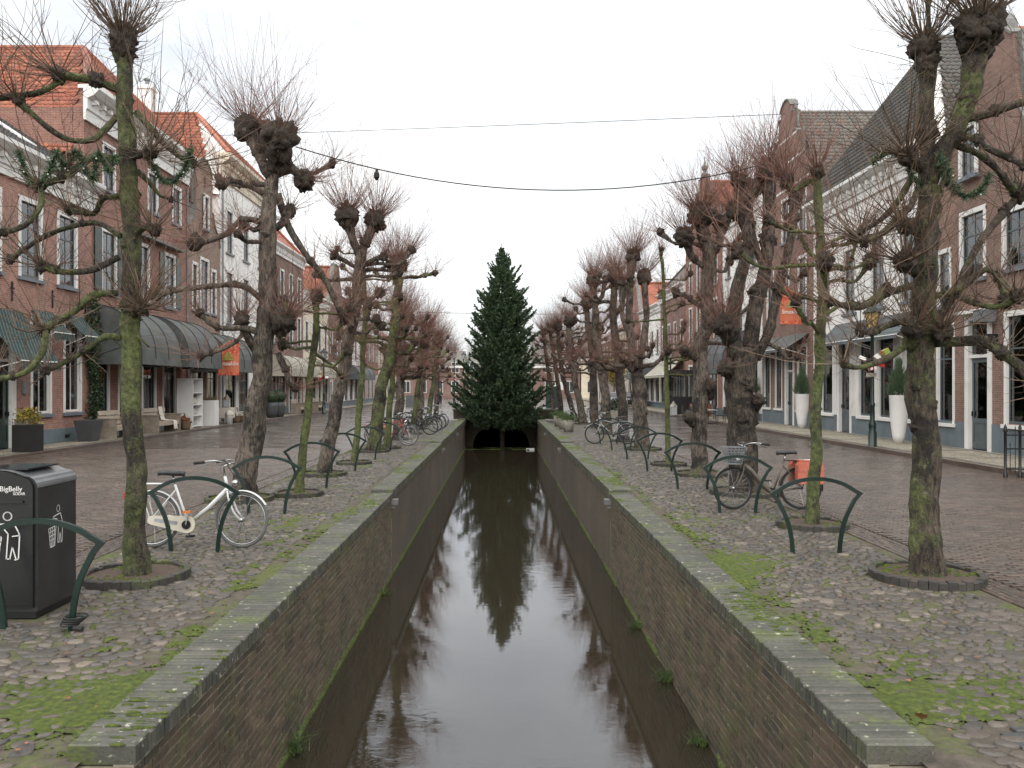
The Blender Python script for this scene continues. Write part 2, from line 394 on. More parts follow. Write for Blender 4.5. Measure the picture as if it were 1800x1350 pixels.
def soilmat():
    m, nt, b = newmat('soil', (.05, .04, .03), .9)
    c = ramp(nt, noi(nt, 9, 8, .7), [(.3, (.05, .041, .032)), (.55, (.10, .082, .064)), (.75, (.15, .122, .095))])
    f = math_(nt, 'ADD', noi(nt, 1.5, 6, .62), math_(nt, 'MULTIPLY', math_(nt, 'SUBTRACT', noi(nt, 35, 4, .7), .5), .45))
    c = mixc(nt, ramp(nt, f, [(.46, 0.), (.64, .9)]), c, ramp(nt, noi(nt, 25, 3), [(.3, (.05, .07, .014)), (.7, (.12, .15, .025))]))
    nt.links.new(c, b.inputs['Base Color']); nt.links.new(bump(nt, noi(nt, 60, 6, .75), .8, .02), b.inputs['Normal']); return m
MT['soil'] = soilmat()
def farcobble():
    m, nt, b = newmat('far_cobbles', (.08, .07, .06), .55)
    v = nd(nt, 'ShaderNodeTexVoronoi', {'Vector': pos(nt), 'Scale': 7.5})
    c = ramp(nt, nd(nt, 'ShaderNodeSeparateColor', {0: v.outputs['Color']}).outputs[0], [(0., (.06, .055, .05)), (.5, (.10, .085, .075)), (1., (.17, .14, .12))])
    c = mixc(nt, ramp(nt, v.outputs['Distance'], [(.35, 0.), (.6, .9)]), c, (.045, .038, .03))
    f = math_(nt, 'ADD', noi(nt, .8, 6, .62), math_(nt, 'MULTIPLY', math_(nt, 'SUBTRACT', noi(nt, 20, 4, .7), .5), .4))
    c = mixc(nt, ramp(nt, f, [(.52, 0.), (.68, .8)]), c, (.085, .11, .02))
    nt.links.new(c, b.inputs['Base Color']); nt.links.new(bump(nt, math_(nt, 'MULTIPLY', v.outputs['Distance'], -1.), .7, .04), b.inputs['Normal']); return m
MT['farcobble'] = farcobble()
def farstreet():
    m = brickmat('far_street_brick', (.086, .066, .054), (.064, .051, .043), (.036, .031, .026), .2, .062, .005, .3, .4, True)
    nt = m.node_tree; b = nt.nodes['Principled BSDF']
    nt.links.new(ramp(nt, noi(nt, .7, 5, .6), [(.35, .12), (.65, .34)]), b.inputs['Roughness']); return m
MT['farstreet'] = farstreet()
def pebblemat():
    m, nt, b = newmat('pebble_pavement', (.3, .27, .2), .7)
    v = nd(nt, 'ShaderNodeTexVoronoi', {'Vector': pos(nt), 'Scale': 26.})
    c = ramp(nt, nd(nt, 'ShaderNodeSeparateColor', {0: v.outputs['Color']}).outputs[0], [(0., (.27, .23, .165)), (.6, (.42, .375, .29)), (1., (.52, .48, .40))])
    c = mixc(nt, ramp(nt, v.outputs['Distance'], [(.4, 0.), (.65, .8)]), c, (.10, .085, .06))
    c = mixc(nt, 1., c, ramp(nt, noi(nt, .9, 7, .65), [(.3, .65), (.7, 1.1)]), 'MULTIPLY')
    nt.links.new(c, b.inputs['Base Color']); nt.links.new(bump(nt, math_(nt, 'MULTIPLY', v.outputs['Distance'], -1.), .5, .015), b.inputs['Normal']); return m
MT['pebble'] = pebblemat()
def watermat():
    m = bpy.data.materials.new('canal_water'); m.use_nodes = True; nt = m.node_tree; nt.nodes.clear()
    out = nd(nt, 'ShaderNodeOutputMaterial')
    mpn = nd(nt, 'ShaderNodeMapping', {'Vector': pos(nt), 'Scale': (.8, 1.5, 1)}).outputs[0]
    h = math_(nt, 'ADD', math_(nt, 'MULTIPLY', noi(nt, 5.5, 3, .5, mpn, .4), 1.), math_(nt, 'MULTIPLY', noi(nt, 1.1, 2, .5, mpn), 1.6))
    msk = ramp(nt, noi(nt, .45, 3), [(.38, .25), (.62, 1.)])
    nb = nd(nt, 'ShaderNodeBump', {'Height': h, 'Strength': math_(nt, 'MULTIPLY', msk, .028), 'Distance': .05}).outputs['Normal']
    f = nd(nt, 'ShaderNodeFresnel', {'IOR': 2.1, 'Normal': nb}).outputs[0]
    d = nd(nt, 'ShaderNodeBsdfDiffuse', {'Color': (.030, .024, .0155, 1)}).outputs[0]
    g = nd(nt, 'ShaderNodeBsdfGlossy', {'Color': (.93, .95, 1., 1), 'Roughness': .035, 'Normal': nb}).outputs[0]
    mx = nd(nt, 'ShaderNodeMixShader', {0: f, 1: d, 2: g}); nt.links.new(mx.outputs[0], out.inputs['Surface']); return m
MT['water'] = watermat()

# ------------------------------------------------------------------ the setting: ground sheets
ZW = -1.43; HALF = 1.98; YB = 47.5; YT = 73.0; YE = 92.0        # water level, half width, bridge, tunnel end, far canal end
g = MB()
for x0, x1, y0, y1 in ((-600, -2.3, -60, 900), (2.3, 600, -60, 900), (-2.3, 2.3, YB+.4, YT), (-2.3, 2.3, YE, 900), (-2.3, 2.3, -60, -6)):
    g.poly([(x0, y0, -.07), (x1, y0, -.07), (x1, y1, -.07), (x0, y1, -.07)])
tag(g.build('ground', MT['soil'], loc=(0, 0, -.07)), kind='structure')
tag(MB().poly([(-2.25, -6, ZW), (2.25, -6, ZW), (2.25, YE, ZW), (-2.25, YE, ZW)]).build('water', MT['water'], loc=(0, 40, ZW)), kind='structure')
def bevel_box(sx, sy, sz, bv=.006):
    """a block with worn upper edges: origin in the middle of its top"""
    x, y = sx/2, sy/2; b = bv
    v = [(-x, -y, -sz), (x, -y, -sz), (x, y, -sz), (-x, y, -sz), (-x, -y, -b), (x, -y, -b), (x, y, -b), (-x, y, -b), (-x+b, -y+b, 0), (x-b, -y+b, 0), (x-b, y-b, 0), (-x+b, y-b, 0)]
    f = [(0, 1, 5, 4), (1, 2, 6, 5), (2, 3, 7, 6), (3, 0, 4, 7), (4, 5, 9, 8), (5, 6, 10, 9), (6, 7, 11, 10), (7, 4, 8, 11), (8, 9, 10, 11)]
    return np.array(v), np.array(f)
def pieces(name, stuff, parent, tv, tf, P, rz, sc, mat, nobj=300, key=None, smooth=False):
    """the pieces that show largest become objects sharing one mesh, the rest one joined part"""
    P = np.asarray(P, float); n = len(P)
    if key is None: key = np.hypot(P[:, 0], P[:, 1])
    order = np.argsort(key); a = order[:nobj]; b = order[nobj:]
    me = np_mesh(name, tv, tf, mat, smooth)
    for i in a: add(name, me, parent, P[i], (0, 0, float(rz[i])), tuple(sc[i]))
    if len(b):
        V, F = bake(tv, tf, P[b], rz[b], sc[b]); tag(np_obj(stuff, V, F, mat, parent, smooth), kind='stuff')
def moss_amount(x, y):
    m = .5*vnoise(x*.9, y*.55, 3)+.33*vnoise(x*2.6, y*1.8, 5)+.2*vnoise(x*7, y*7, 9)+.03
    for hx, hy, rx, ry, a in ((-2.75, 5.0, .5, .5, .34), (-3.0, 6.7, .5, .5, .28), (-2.85, 9.3, .6, 1.6, .28), (2.8, 11.0, .8, 2.8, .36), (3.0, 5.35, .45, .4, .3),
                              (2.95, 9.2, .6, .8, .22), (-4.2, 5.1, .8, .5, .25), (-2.9, 13, .4, 2, .2), (2.7, 15.5, .4, 3, .2)):
        m = m+a*np.exp(-((x-hx)/rx)**2-((y-hy)/ry)**2)
    return m
PITS = []                                       # tree pits, filled in below: (x, y, radius)
TREES_L = [(-3.82, 8.63, .50), (-4.6, 14.5, .55), (-3.73, 15.2, .42), (-4.02, 18.6, .5), (-3.8, 21.3, .42), (-3.95, 25.2, .5), (-3.7, 26.6, .42), (-3.9, 31, .5), (-3.75, 34.5, .42), (-3.9, 38.5, .5), (-3.8, 42.5, .45)]
TREES_R = [(4.45, 8.63, .52), (4.45, 11.8, .46), (4.56, 15.4, .62), (4.5, 18.6, .55), (4.24, 20.9, .42), (4.47, 26, .55), (4.5, 30, .5), (4.4, 34.5, .5), (4.5, 39.5, .5), (4.35, 43.5, .5), (4.2, 46.3, .4)]
PITS = TREES_L+TREES_R
def outside_pits(x, y, extra=.05):
    ok = np.ones(len(x), bool)
    for a, b, r in PITS: ok &= (np.hypot(x-a, y-b) > r+extra)
    return ok
# stone template: a low irregular dome
def stone_t(seed, n=7):
    q = np.random.default_rng(seed); a = np.arange(n)*2*pi/n+q.uniform(-.2, .2, n); rr = q.uniform(.66, 1.12, n)
    rings = [(1.0, -.55), (.97, .25), (.70, .85)]; v = []
    for s, z in rings:
        for k in range(n): v.append((cos(a[k])*rr[k]*s, sin(a[k])*rr[k]*s, z+q.uniform(-.1, .1)))
    v.append((q.uniform(-.15, .15), q.uniform(-.15, .15), 1.))
    f = []
    for i in range(2):
        for k in range(n): f.append((i*n+k, i*n+(k+1) % n, (i+1)*n+(k+1) % n, (i+1)*n+k))
    t = [(2*n+k, 2*n+(k+1) % n, 3*n) for k in range(n)]
    return np.array(v), np.array(f), np.array(t)
STONES = [stone_t(100+i) for i in range(10)]
def verge(side):
    s = -1 if side == 'left' else 1
    vo = tag(MB().poly(sorted_quad(s, 2.25, 4.72, -8, 30, -.012)).build('verge_'+side, MT['soil'], loc=(s*3.5, 10, -.012)), kind='structure')
    tag(MB().poly(sorted_quad(s, 2.25, 4.72, 30, 49.2, .004)).build('far_verge_'+side, MT['farcobble'], loc=(s*3.5, 40, .004)), kind='structure')
    # cobbles
    dx, dy = .128, .088
    nx = int(2.02/dx); ny = int(26.0/dy)
    I, J = np.meshgrid(np.arange(nx), np.arange(ny)); I = I.ravel(); J = J.ravel()
    x = 2.66+(I+.5*(J % 2))*dx+NP.uniform(-.04, .04, len(I)); y = 4.0+J*dy+NP.uniform(-.035, .035, len(I))
    ok = outside_pits(s*x, y) & (x < 4.66) & ~((y < 4.95) & (x > 2.95)) & (NP.random(len(x)) > .06)
    if s < 0: ok &= ~((x > 3.95) & (x < 4.72) & (y > 7.02) & (y < 7.8))
    x = x[ok]; y = y[ok]; n = len(x)
    rx = NP.uniform(.042, .086, n)*np.where(NP.random(n) < .1, 1.5, 1); ry = rx*NP.uniform(.5, .85, n)
    mo = moss_amount(s*x, y)
    sc = np.stack([rx, ry, NP.uniform(.008, .019, n)], -1); rz = NP.uniform(-.6, .6, n)+np.where(NP.random(n) < .2, 1.3, 0)
    P = np.stack([s*x, y, np.full(n, -.006)], -1); kind = NP.integers(0, len(STONES), n)
    key = np.hypot(x, y)/(rx*ry)**.25; order = np.argsort(key); big = np.zeros(n, bool)
    fr = (np.abs(P[:, 0]) < (.64 if s > 0 else .61)*y+.1) & (y > 4.25)
    inview = [i for i in order if fr[i]][:300]; big[inview] = True
    Vs = []; Fs = []; Ts = []; c = 0
    for k, (tv, tf, tt) in enumerate(STONES):
        me = np_mesh('cobblestone', tv, [tf, tt], MT['cobble'], True)
        for i in np.where((kind == k) & big)[0]: add('cobblestone', me, vo, P[i], (0, 0, float(rz[i])), tuple(sc[i]))
        sel = (kind == k) & ~big
        V, F = bake(tv, tf, P[sel], rz[sel], sc[sel]); _, T = bake(tv, tt, P[sel], rz[sel], sc[sel])
        Vs.append(V); Fs.append(F+c); Ts.append(T+c); c += len(V)
    tag(np_obj('cobblestones', np.concatenate(Vs), [np.concatenate(Fs), np.concatenate(Ts)], MT['cobble'], vo, True), kind='stuff')
    # a cushion of moss filling the joints, stones poking through
    off = 0; VV = []; FF = []
    for (y0, y1, st) in ((4.0, 9.0, .018), (9.0, 16.0, .028), (16.0, 30.0, .06)):
        gx = np.arange(2.36, 4.71, st); gy = np.arange(y0, y1+st*.5, st); X, Yg = np.meshgrid(gx, gy); a = moss_amount(s*X, Yg)
        jag = .16*vnoise(X*14, Yg*14, 41)+.16*vnoise(X*38, Yg*38, 42)+.06*NP.random(X.shape)
        e = a-.53-jag; ok = outside_pits(s*X.ravel(), Yg.ravel(), .0).reshape(X.shape) & ~((Yg < 4.95) & (X > 2.95))
        if s < 0: ok &= ~((X > 3.95) & (Yg > 7.0) & (Yg < 7.8))
        Z = -.011+np.clip(e*.09, -.01, .012)+.010*vnoise(X*48, Yg*48, 43)*np.clip(e*6, 0, 1)
        k = len(gx); idx = np.arange(X.size).reshape(X.shape); keep = (e > 0) & ok; keep = keep[:-1, :-1] & keep[1:, 1:]
        q = np.stack([idx[:-1, :-1], idx[:-1, 1:], idx[1:, 1:], idx[1:, :-1]], -1)[keep]
        used, inv = np.unique(q, return_inverse=True); P3 = np.stack([s*X.ravel(), Yg.ravel(), Z.ravel()], -1)[used]
        VV.append(P3); FF.append(inv.reshape(q.shape)+off); off += len(used)
    tag(np_obj('moss', np.concatenate(VV), np.concatenate(FF), MT['moss'], vo, True), kind='stuff')
    # dark brick patch by the bridge
    tv, tf = bevel_box(.2, .062, .05); P = []; rz = []
    for i in range(14):
        for j in range(12):
            x = 2.98+j*.205+(i % 2)*.1; y = 3.92+i*.068
            if y < 4.9: P.append((s*x, y+(x-2.98)*.04, .006+R.uniform(-.004, .004))); rz.append(R.uniform(-.02, .02)+s*.04)
    P = np.array(P)
    pieces('brick', 'paving_bricks', vo, tv, tf, P, np.array(rz), np.ones((len(P), 3)), MT['slab'], 300)
    return vo
def sorted_quad(s, a, b, y0, y1, z):
    x0, x1 = sorted((s*a, s*b)); return [(x0, y0, z), (x1, y0, z), (x1, y1, z), (x0, y1, z)]
VERGE = {q: verge(q) for q in ('left', 'right')}

# streets
KERB = {-1: 13.6, 1: 11.5}; FAC = {-1: 15.5, 1: 14.2}; SWZ = {-1: .07, 1: .1}
def crown(x, s): c = (4.72+KERB[s])/2; h = (KERB[s]-4.72)/2; return .05*(1-((x-c)/h)**2)
def street(side):
    s = -1 if side == 'left' else 1
    def sheet(y0, y1, dz):
        m = MB(); xs = np.linspace(4.72, KERB[s]+.05, 9)
        for a, b in zip(xs[:-1], xs[1:]):
            q = [(s*a, y0, crown(a, s)+dz), (s*b, y0, crown(b, s)+dz), (s*b, y1, crown(b, s)+dz), (s*a, y1, crown(a, s)+dz)]
            m.poly(q if s > 0 else q[::-1])
        return m
    near = tag(sheet(-10, 26, -.014).build('street_'+side, MT['farstreet'], loc=(s*9, 10, 0)), kind='structure')
    tag(sheet(26, 150, -.002).build('far_street_'+side, MT['farstreet'], loc=(s*9, 60, 0)), kind='structure')
    tv, tf = bevel_box(.198, .060, .05, .005); P = []; rz = []
    for k in range(5):                                             # border rows laid along the street
        y = 5.5
        while y < 26:
            P.append((4.76+k*.066, y+(k % 2)*.1)); rz.append(pi/2); y += .204
    y = 6.0; row = 0
    while y < 26:
        x = 5.09+(row % 2)*.1; lim = min(KERB[s]-.05, .70*y+1.4)
        while x < lim: P.append((x+.1, y+R.uniform(-.003, .003)+.10*sin((x-5)*.8))); rz.append(.08*cos((x-5)*.8)); x += .204
        y += .066; row += 1
    P = np.array(P); rz = np.array(rz)+NP.uniform(-.012, .012, len(P))
    z = crown(P[:, 0], s)+NP.uniform(-.004, .003, len(P))+.012*(vnoise(P[:, 0]*1.1, P[:, 1]*1.1, 21)-.5)
    Q = np.stack([s*P[:, 0], P[:, 1], z], -1)
    inv = np.abs(Q[:, 0]) < (.64 if s > 0 else .61)*Q[:, 1]
    pieces('brick', 'street_bricks', near, tv, tf, Q, rz*s, np.ones((len(Q), 3)), MT['klinker'], 300, np.hypot(Q[:, 0], Q[:, 1])+np.where(inv, 0, 100))
    # pavement with kerb
    k, f, z = KERB[s], FAC[s], SWZ[s]
    pv = tag(MB().poly(sorted_quad(s, k+.12, f+1.2, 5, 150, z)).build('pavement_'+side, MT['pebble'], loc=(s*(k+f)/2, 60, z)), kind='structure')
    tag(MB().box(min(s*k, s*(k+.12)), max(s*k, s*(k+.12)), 5, 150, -.05, z+.004).build('kerb_'+side, KERBM, loc=(s*k, 60, 0)), kind='structure')
    for off in (.22, .34, f-k-.35):
        MB().poly(sorted_quad(s, k+off, k+off+.07, 5, 90, z+.004)).build('border_strip', MT['slab'], pv)
    for y in np.arange(14, 60, 2.6):
        MB().poly(sorted_quad(s, k+.34, f-.35, y, y+.07, z+.005)).build('border_strip', MT['slab'], pv)
KERBM = brickmat('kerb_brick', (.11, .075, .06), (.08, .055, .045), (.06, .05, .045), .09, .25, .006, .5, .4)
street('left'); street('right')
tag(MB().poly([(-4.72, 49.2, .006), (4.72, 49.2, .006), (4.72, 150, .006), (-4.72, 150, .006)]).build('square', MT['farstreet'], loc=(0, 90, .006)), kind='structure')

# ------------------------------------------------------------------ canal walls
def wallfar():
    m = brickmat('canal_wall_brick', (.082, .059, .039), (.060, .044, .030), (.12, .104, .08), .225, .0645, .009, .8, .5)
    nt = m.node_tree; b = nt.nodes['Principled BSDF']; c = b.inputs['Base Color'].links[0].from_socket
    f = math_(nt, 'ADD', noi(nt, 1.4, 7, .7), math_(nt, 'MULTIPLY', math_(nt, 'SUBTRACT', noi(nt, 22, 4, .7), .5), .4))
    c = mixc(nt, ramp(nt, f, [(.55, 0.), (.78, .7)]), c, (.065, .075, .018))
    nt.links.new(c, b.inputs['Base Color']); return m
MT['wallfar'] = wallfar()
MT['wetmoss'] = plain('wet_moss', (.075, .10, .022), .8, .5, 12.)
MT['pitsoil'] = plain('mulch', (.075, .052, .038), .95, .5, 30., dirt=(.12, .085, .05))
MT['darkmortar'] = plain('dirty_mortar', (.17, .148, .105), .95, .5, 7., dirt=(.32, .29, .22))
SEGS = [(4.42, 14.9, .08, .37), (14.9, 27.2, .135, .40), (27.2, YB+.2, .18, .42)]
def canal_wall(side):
    s = -1 if side == 'left' else 1
    w = empty('canal_wall', (s*2.15, 20, ZW), 'dark brown brick canal wall with mossy grey coping, on the '+('white' if s < 0 else 'black')+' bicycle side', 'wall', 'brick walls of the canal')
    XW = s*HALF
    def box(name, xa, xb, y0, y1, z0, z1, mat, par=w): return MB().box(min(s*xa, s*xb), max(s*xa, s*xb), y0, y1, z0, z1).build(name, mat, par)
    box('backing', HALF+.0055, 2.32, -6, 15.0, ZW-.5, -.04, MT['darkmortar'])
    box('far_brickwork', HALF, 2.33, 15.0, YB+.1, ZW-.5, -.03, MT['wallfar'])
    box('near_brickwork', HALF+.004, 2.33, -6, 4.30, ZW-.5, -.12, MT['wallfar'])
    # bricks of the near stretch, turned so that their worn face looks over the canal
    tv, tf = bevel_box(.210, .0545, .05, .003)
    T = np.stack([-s*tv[:, 2], tv[:, 0], tv[:, 1]], -1)
    P = []
    for r in range(23):
        z = -.082-r*.0645
        if z < ZW-.06: break
        y = 4.36+(r % 2)*.11
        while y < 15.0: P.append((s*(HALF+R.uniform(-.003, .004)), y+.106+R.uniform(-.004, .004), z+R.uniform(-.002, .002))); y += .2225
    P = np.array(P)
    pieces('brick', 'brickwork', w, T, tf, P, np.zeros(len(P)), np.ones((len(P), 3)), MT['wallbrick'], 300, P[:, 1]+np.where(P[:, 1] < 6.0-.9*P[:, 2]-1.2, 30, 0))
    box('mortar_line', HALF-.012, HALF+.1, 4.42, 14.9, -.047, -.03, MT['mortar'])
    for i, (y0, y1, h, wd) in enumerate(SEGS):
        cp = box('coping', HALF-.018, HALF+wd-.03, y0+.004, y1-.004, -.03, h-.012, MT['darkmortar'])
        n = int((y1-y0)/.0615); ys = y0+.03+np.arange(n)*(y1-y0-.06)/(n-1)
        tv, tf = bevel_box(wd, .0545, .108+h-.08, .009)
        P = np.stack([np.full(n, s*(HALF-.025+wd/2))+NP.uniform(-.005, .005, n), ys, h+NP.uniform(-.004, .004, n)], -1)
        pieces('brick', 'coping_bricks', cp, tv, tf, P, NP.uniform(-.012, .012, n), np.stack([NP.uniform(.985, 1.015, n), np.ones(n), np.ones(n)], -1), MT['coping'], 300 if i == 0 else 0)
        # moss strips in the joints of the coping
        k = int(900*(y1-y0)/10); mx_ = s*(HALF-.02+NP.random(k)*wd); my = NP.uniform(y0, y1, k)
        ok = moss_amount(mx_*1.7+5, my) > .60+.12*NP.random(k); mx_ = mx_[ok]; my = my[ok]; n = len(mx_); t6 = stone_t(78, 6)
        sc = np.stack([NP.uniform(.02, .06, n), NP.uniform(.006, .013, n)*(1+.05*my), np.full(n, .007)], -1); P = np.stack([mx_, my, np.full(n, h)], -1); rz = NP.uniform(-.2, .2, n)
        V, F = bake(t6[0], t6[1], P, rz, sc); _, T = bake(t6[0], t6[2], P, rz, sc); tag(np_obj('moss', V, [F, T], MT['moss'], cp, True), kind='stuff')
        if i < 2:                                                  # stepped joint and the stone bracket under it
            m = MB(); x0, x1 = sorted((s*(HALF-.12), s*(HALF+.1))); m.box(x0, x1, y1-.10, y1+.06, -.13, -.035); x0, x1 = sorted((s*(HALF-.07), s*(HALF+.1))); m.box(x0, x1, y1-.08, y1+.04, -.2, -.13)
            m.build('bracket', MT['stone'], w)
            box('drain_stain', HALF-.006, HALF+.02, y1-.05, y1+.0, ZW, -.2, MT['darkmortar'])
    box('bracket', HALF-.11, HALF+.1, 36.0, 36.14, -.14, -.035, MT['stone'])
    # grooved stones where the wall meets the near bridge
    box('groove_beam', HALF-.10, 2.47, 4.27, 4.385, -.13, -.055, MT['slab'])
    box('groove_beam', HALF+.02, 2.44, 4.14, 4.262, -.2, -.12, MT['slab'])
    box('coping_end', HALF+.05, 2.9, 3.2, 4.12, -.12, .03, MT['coping'])
    # moss and weed along the water line
    k = 6000; y = 4.4+43*NP.random(k)**1.5; y = y[(vnoise(y*1.3, y*0+s, 4)*.6+vnoise(y*4, y*0+s, 6)*.4) > (.27 if s < 0 else .47)]; k = len(y); z = ZW-.01+np.abs(NP.normal(0, .032, k)); n = k; t6 = stone_t(79, 6)
    sc = np.stack([NP.uniform(.005, .018, n), NP.uniform(.015, .05, n), NP.uniform(.01, .03, n)], -1)
    P = np.stack([np.full(n, s*(HALF-.002)), y, z], -1)
    V, F = bake(t6[0], t6[1], P, np.zeros(n), sc); _, T = bake(t6[0], t6[2], P, np.zeros(n), sc)
    tag(np_obj('waterline_moss', V, [F, T], MT['wetmoss'], w, True), kind='stuff')
    return w
CWALL = {q: canal_wall(q) for q in ('left', 'right')}
# far side of the tunnel, and the bridge with its arch
br = empty('brick_bridge', (0, YB, ZW), 'low brick bridge with a dark arched culvert and mossy parapet behind the fir tree', 'bridge')
m = MB(); NA = 24
arch = [(1.62*cos(pi-pi*i/NA), 1.30*sin(pi*i/NA)+ZW) for i in range(NA+1)]
for yf in (YB, YT):
    m = MB(); top = .1
    for (xa, za), (xb, zb) in zip(arch[:-1], arch[1:]): m.poly([(xa, yf, za), (xb, yf, zb), (xb, yf, top), (xa, yf, top)])
    for sx in (-1, 1):
        m.poly([(sx*1.62, yf, ZW-.4), (sx*2.3, yf, ZW-.4), (sx*2.3, yf, top), (sx*1.62, yf, top)])
    m.build('wall', MT['wallfar'], br)
m = MB()
for (xa, za), (xb, zb) in zip(arch[:-1], arch[1:]): m.poly([(xa, YB, za), (xb, YB, zb), (xb, YT, zb), (xa, YT, za)])
for sx in (-1, 1): m.poly([(sx*1.62, YB, ZW), (sx*1.62, YT, ZW), (sx*1.62, YT, ZW-.4), (sx*1.62, YB, ZW-.4)])
m.build('vault', MT['wallfar'], br)
m = MB()
for i in range(NA):                                                 # brick ring of the arch
    a0, a1 = pi-pi*i/NA, pi-pi*(i+.88)/NA
    m.prism([(1.63*cos(a0), YB-.03, 1.31*sin(a0)+ZW), (1.63*cos(a1), YB-.03, 1.31*sin(a1)+ZW), (1.87*cos(a1), YB-.03, 1.5*sin(a1)+ZW), (1.87*cos(a0), YB-.03, 1.5*sin(a0)+ZW)], (0, .06, 0))
m.build('arch_ring', MT['wallbrick'], br)
MB().box(-2.75, 3.1, YB-.04, YB+.36, .11, .58).build('parapet', MT['wallfar'], br)
MB().box(-2.8, 3.15, YB-.08, YB+.40, .584, .68).build('parapet_cap', MT['coping'], br)
m = MB()
for sx in (-1, 1): m.box(min(sx*HALF, sx*2.3), max(sx*HALF, sx*2.3), YT+.02, YE, ZW-.4, .1)
m.box(-2.3, 2.3, YE, YE+.3, ZW-.4, .5)
tag(m.build('culvert_wall', MT['brick_tan'], loc=(0, YT+.02, ZW)), 'pale brick canal walls beyond the culvert, glimpsed through the arch', 'wall')
tag(MB().box(-2.9, 2.9, -5, 3.1, -.3, -.02).build('near_bridge', MT['slab'], loc=(0, 0, -.3)), kind='structure')
# floating weed in front of the culvert
m = MB(); q = random.Random(4)
for i in range(26):
    cx = q.uniform(-1.8, 1.8); cy = q.choice((44.6, 45.6))+q.uniform(-.25, .25)+.25*cx*0; r = q.uniform(.15, .5)
    m.poly([(cx+r*q.uniform(.7, 1.1)*cos(t), cy+r*.5*q.uniform(.6, 1.1)*sin(t), ZW+.006+i*.0006) for t in np.linspace(0, 2*pi, 11)[:-1]])
tag(m.build('floating_weed', MT['moss'], loc=(0, 45, ZW)), 'green floating weed across the water below the fir tree', 'weed', kind='stuff')
t_ = empty('litter', (1.55, 44.4, ZW), 'white litter floating on the weed by the culvert', 'litter'); MB().box(1.35, 1.78, 44.3, 44.5, ZW-.02, ZW+.09).build('carton', MT['white'], t_); MB().box(1.40, 1.5, 44.28, 44.31, ZW, ZW+.06).build('flap', MT['slab'], t_)
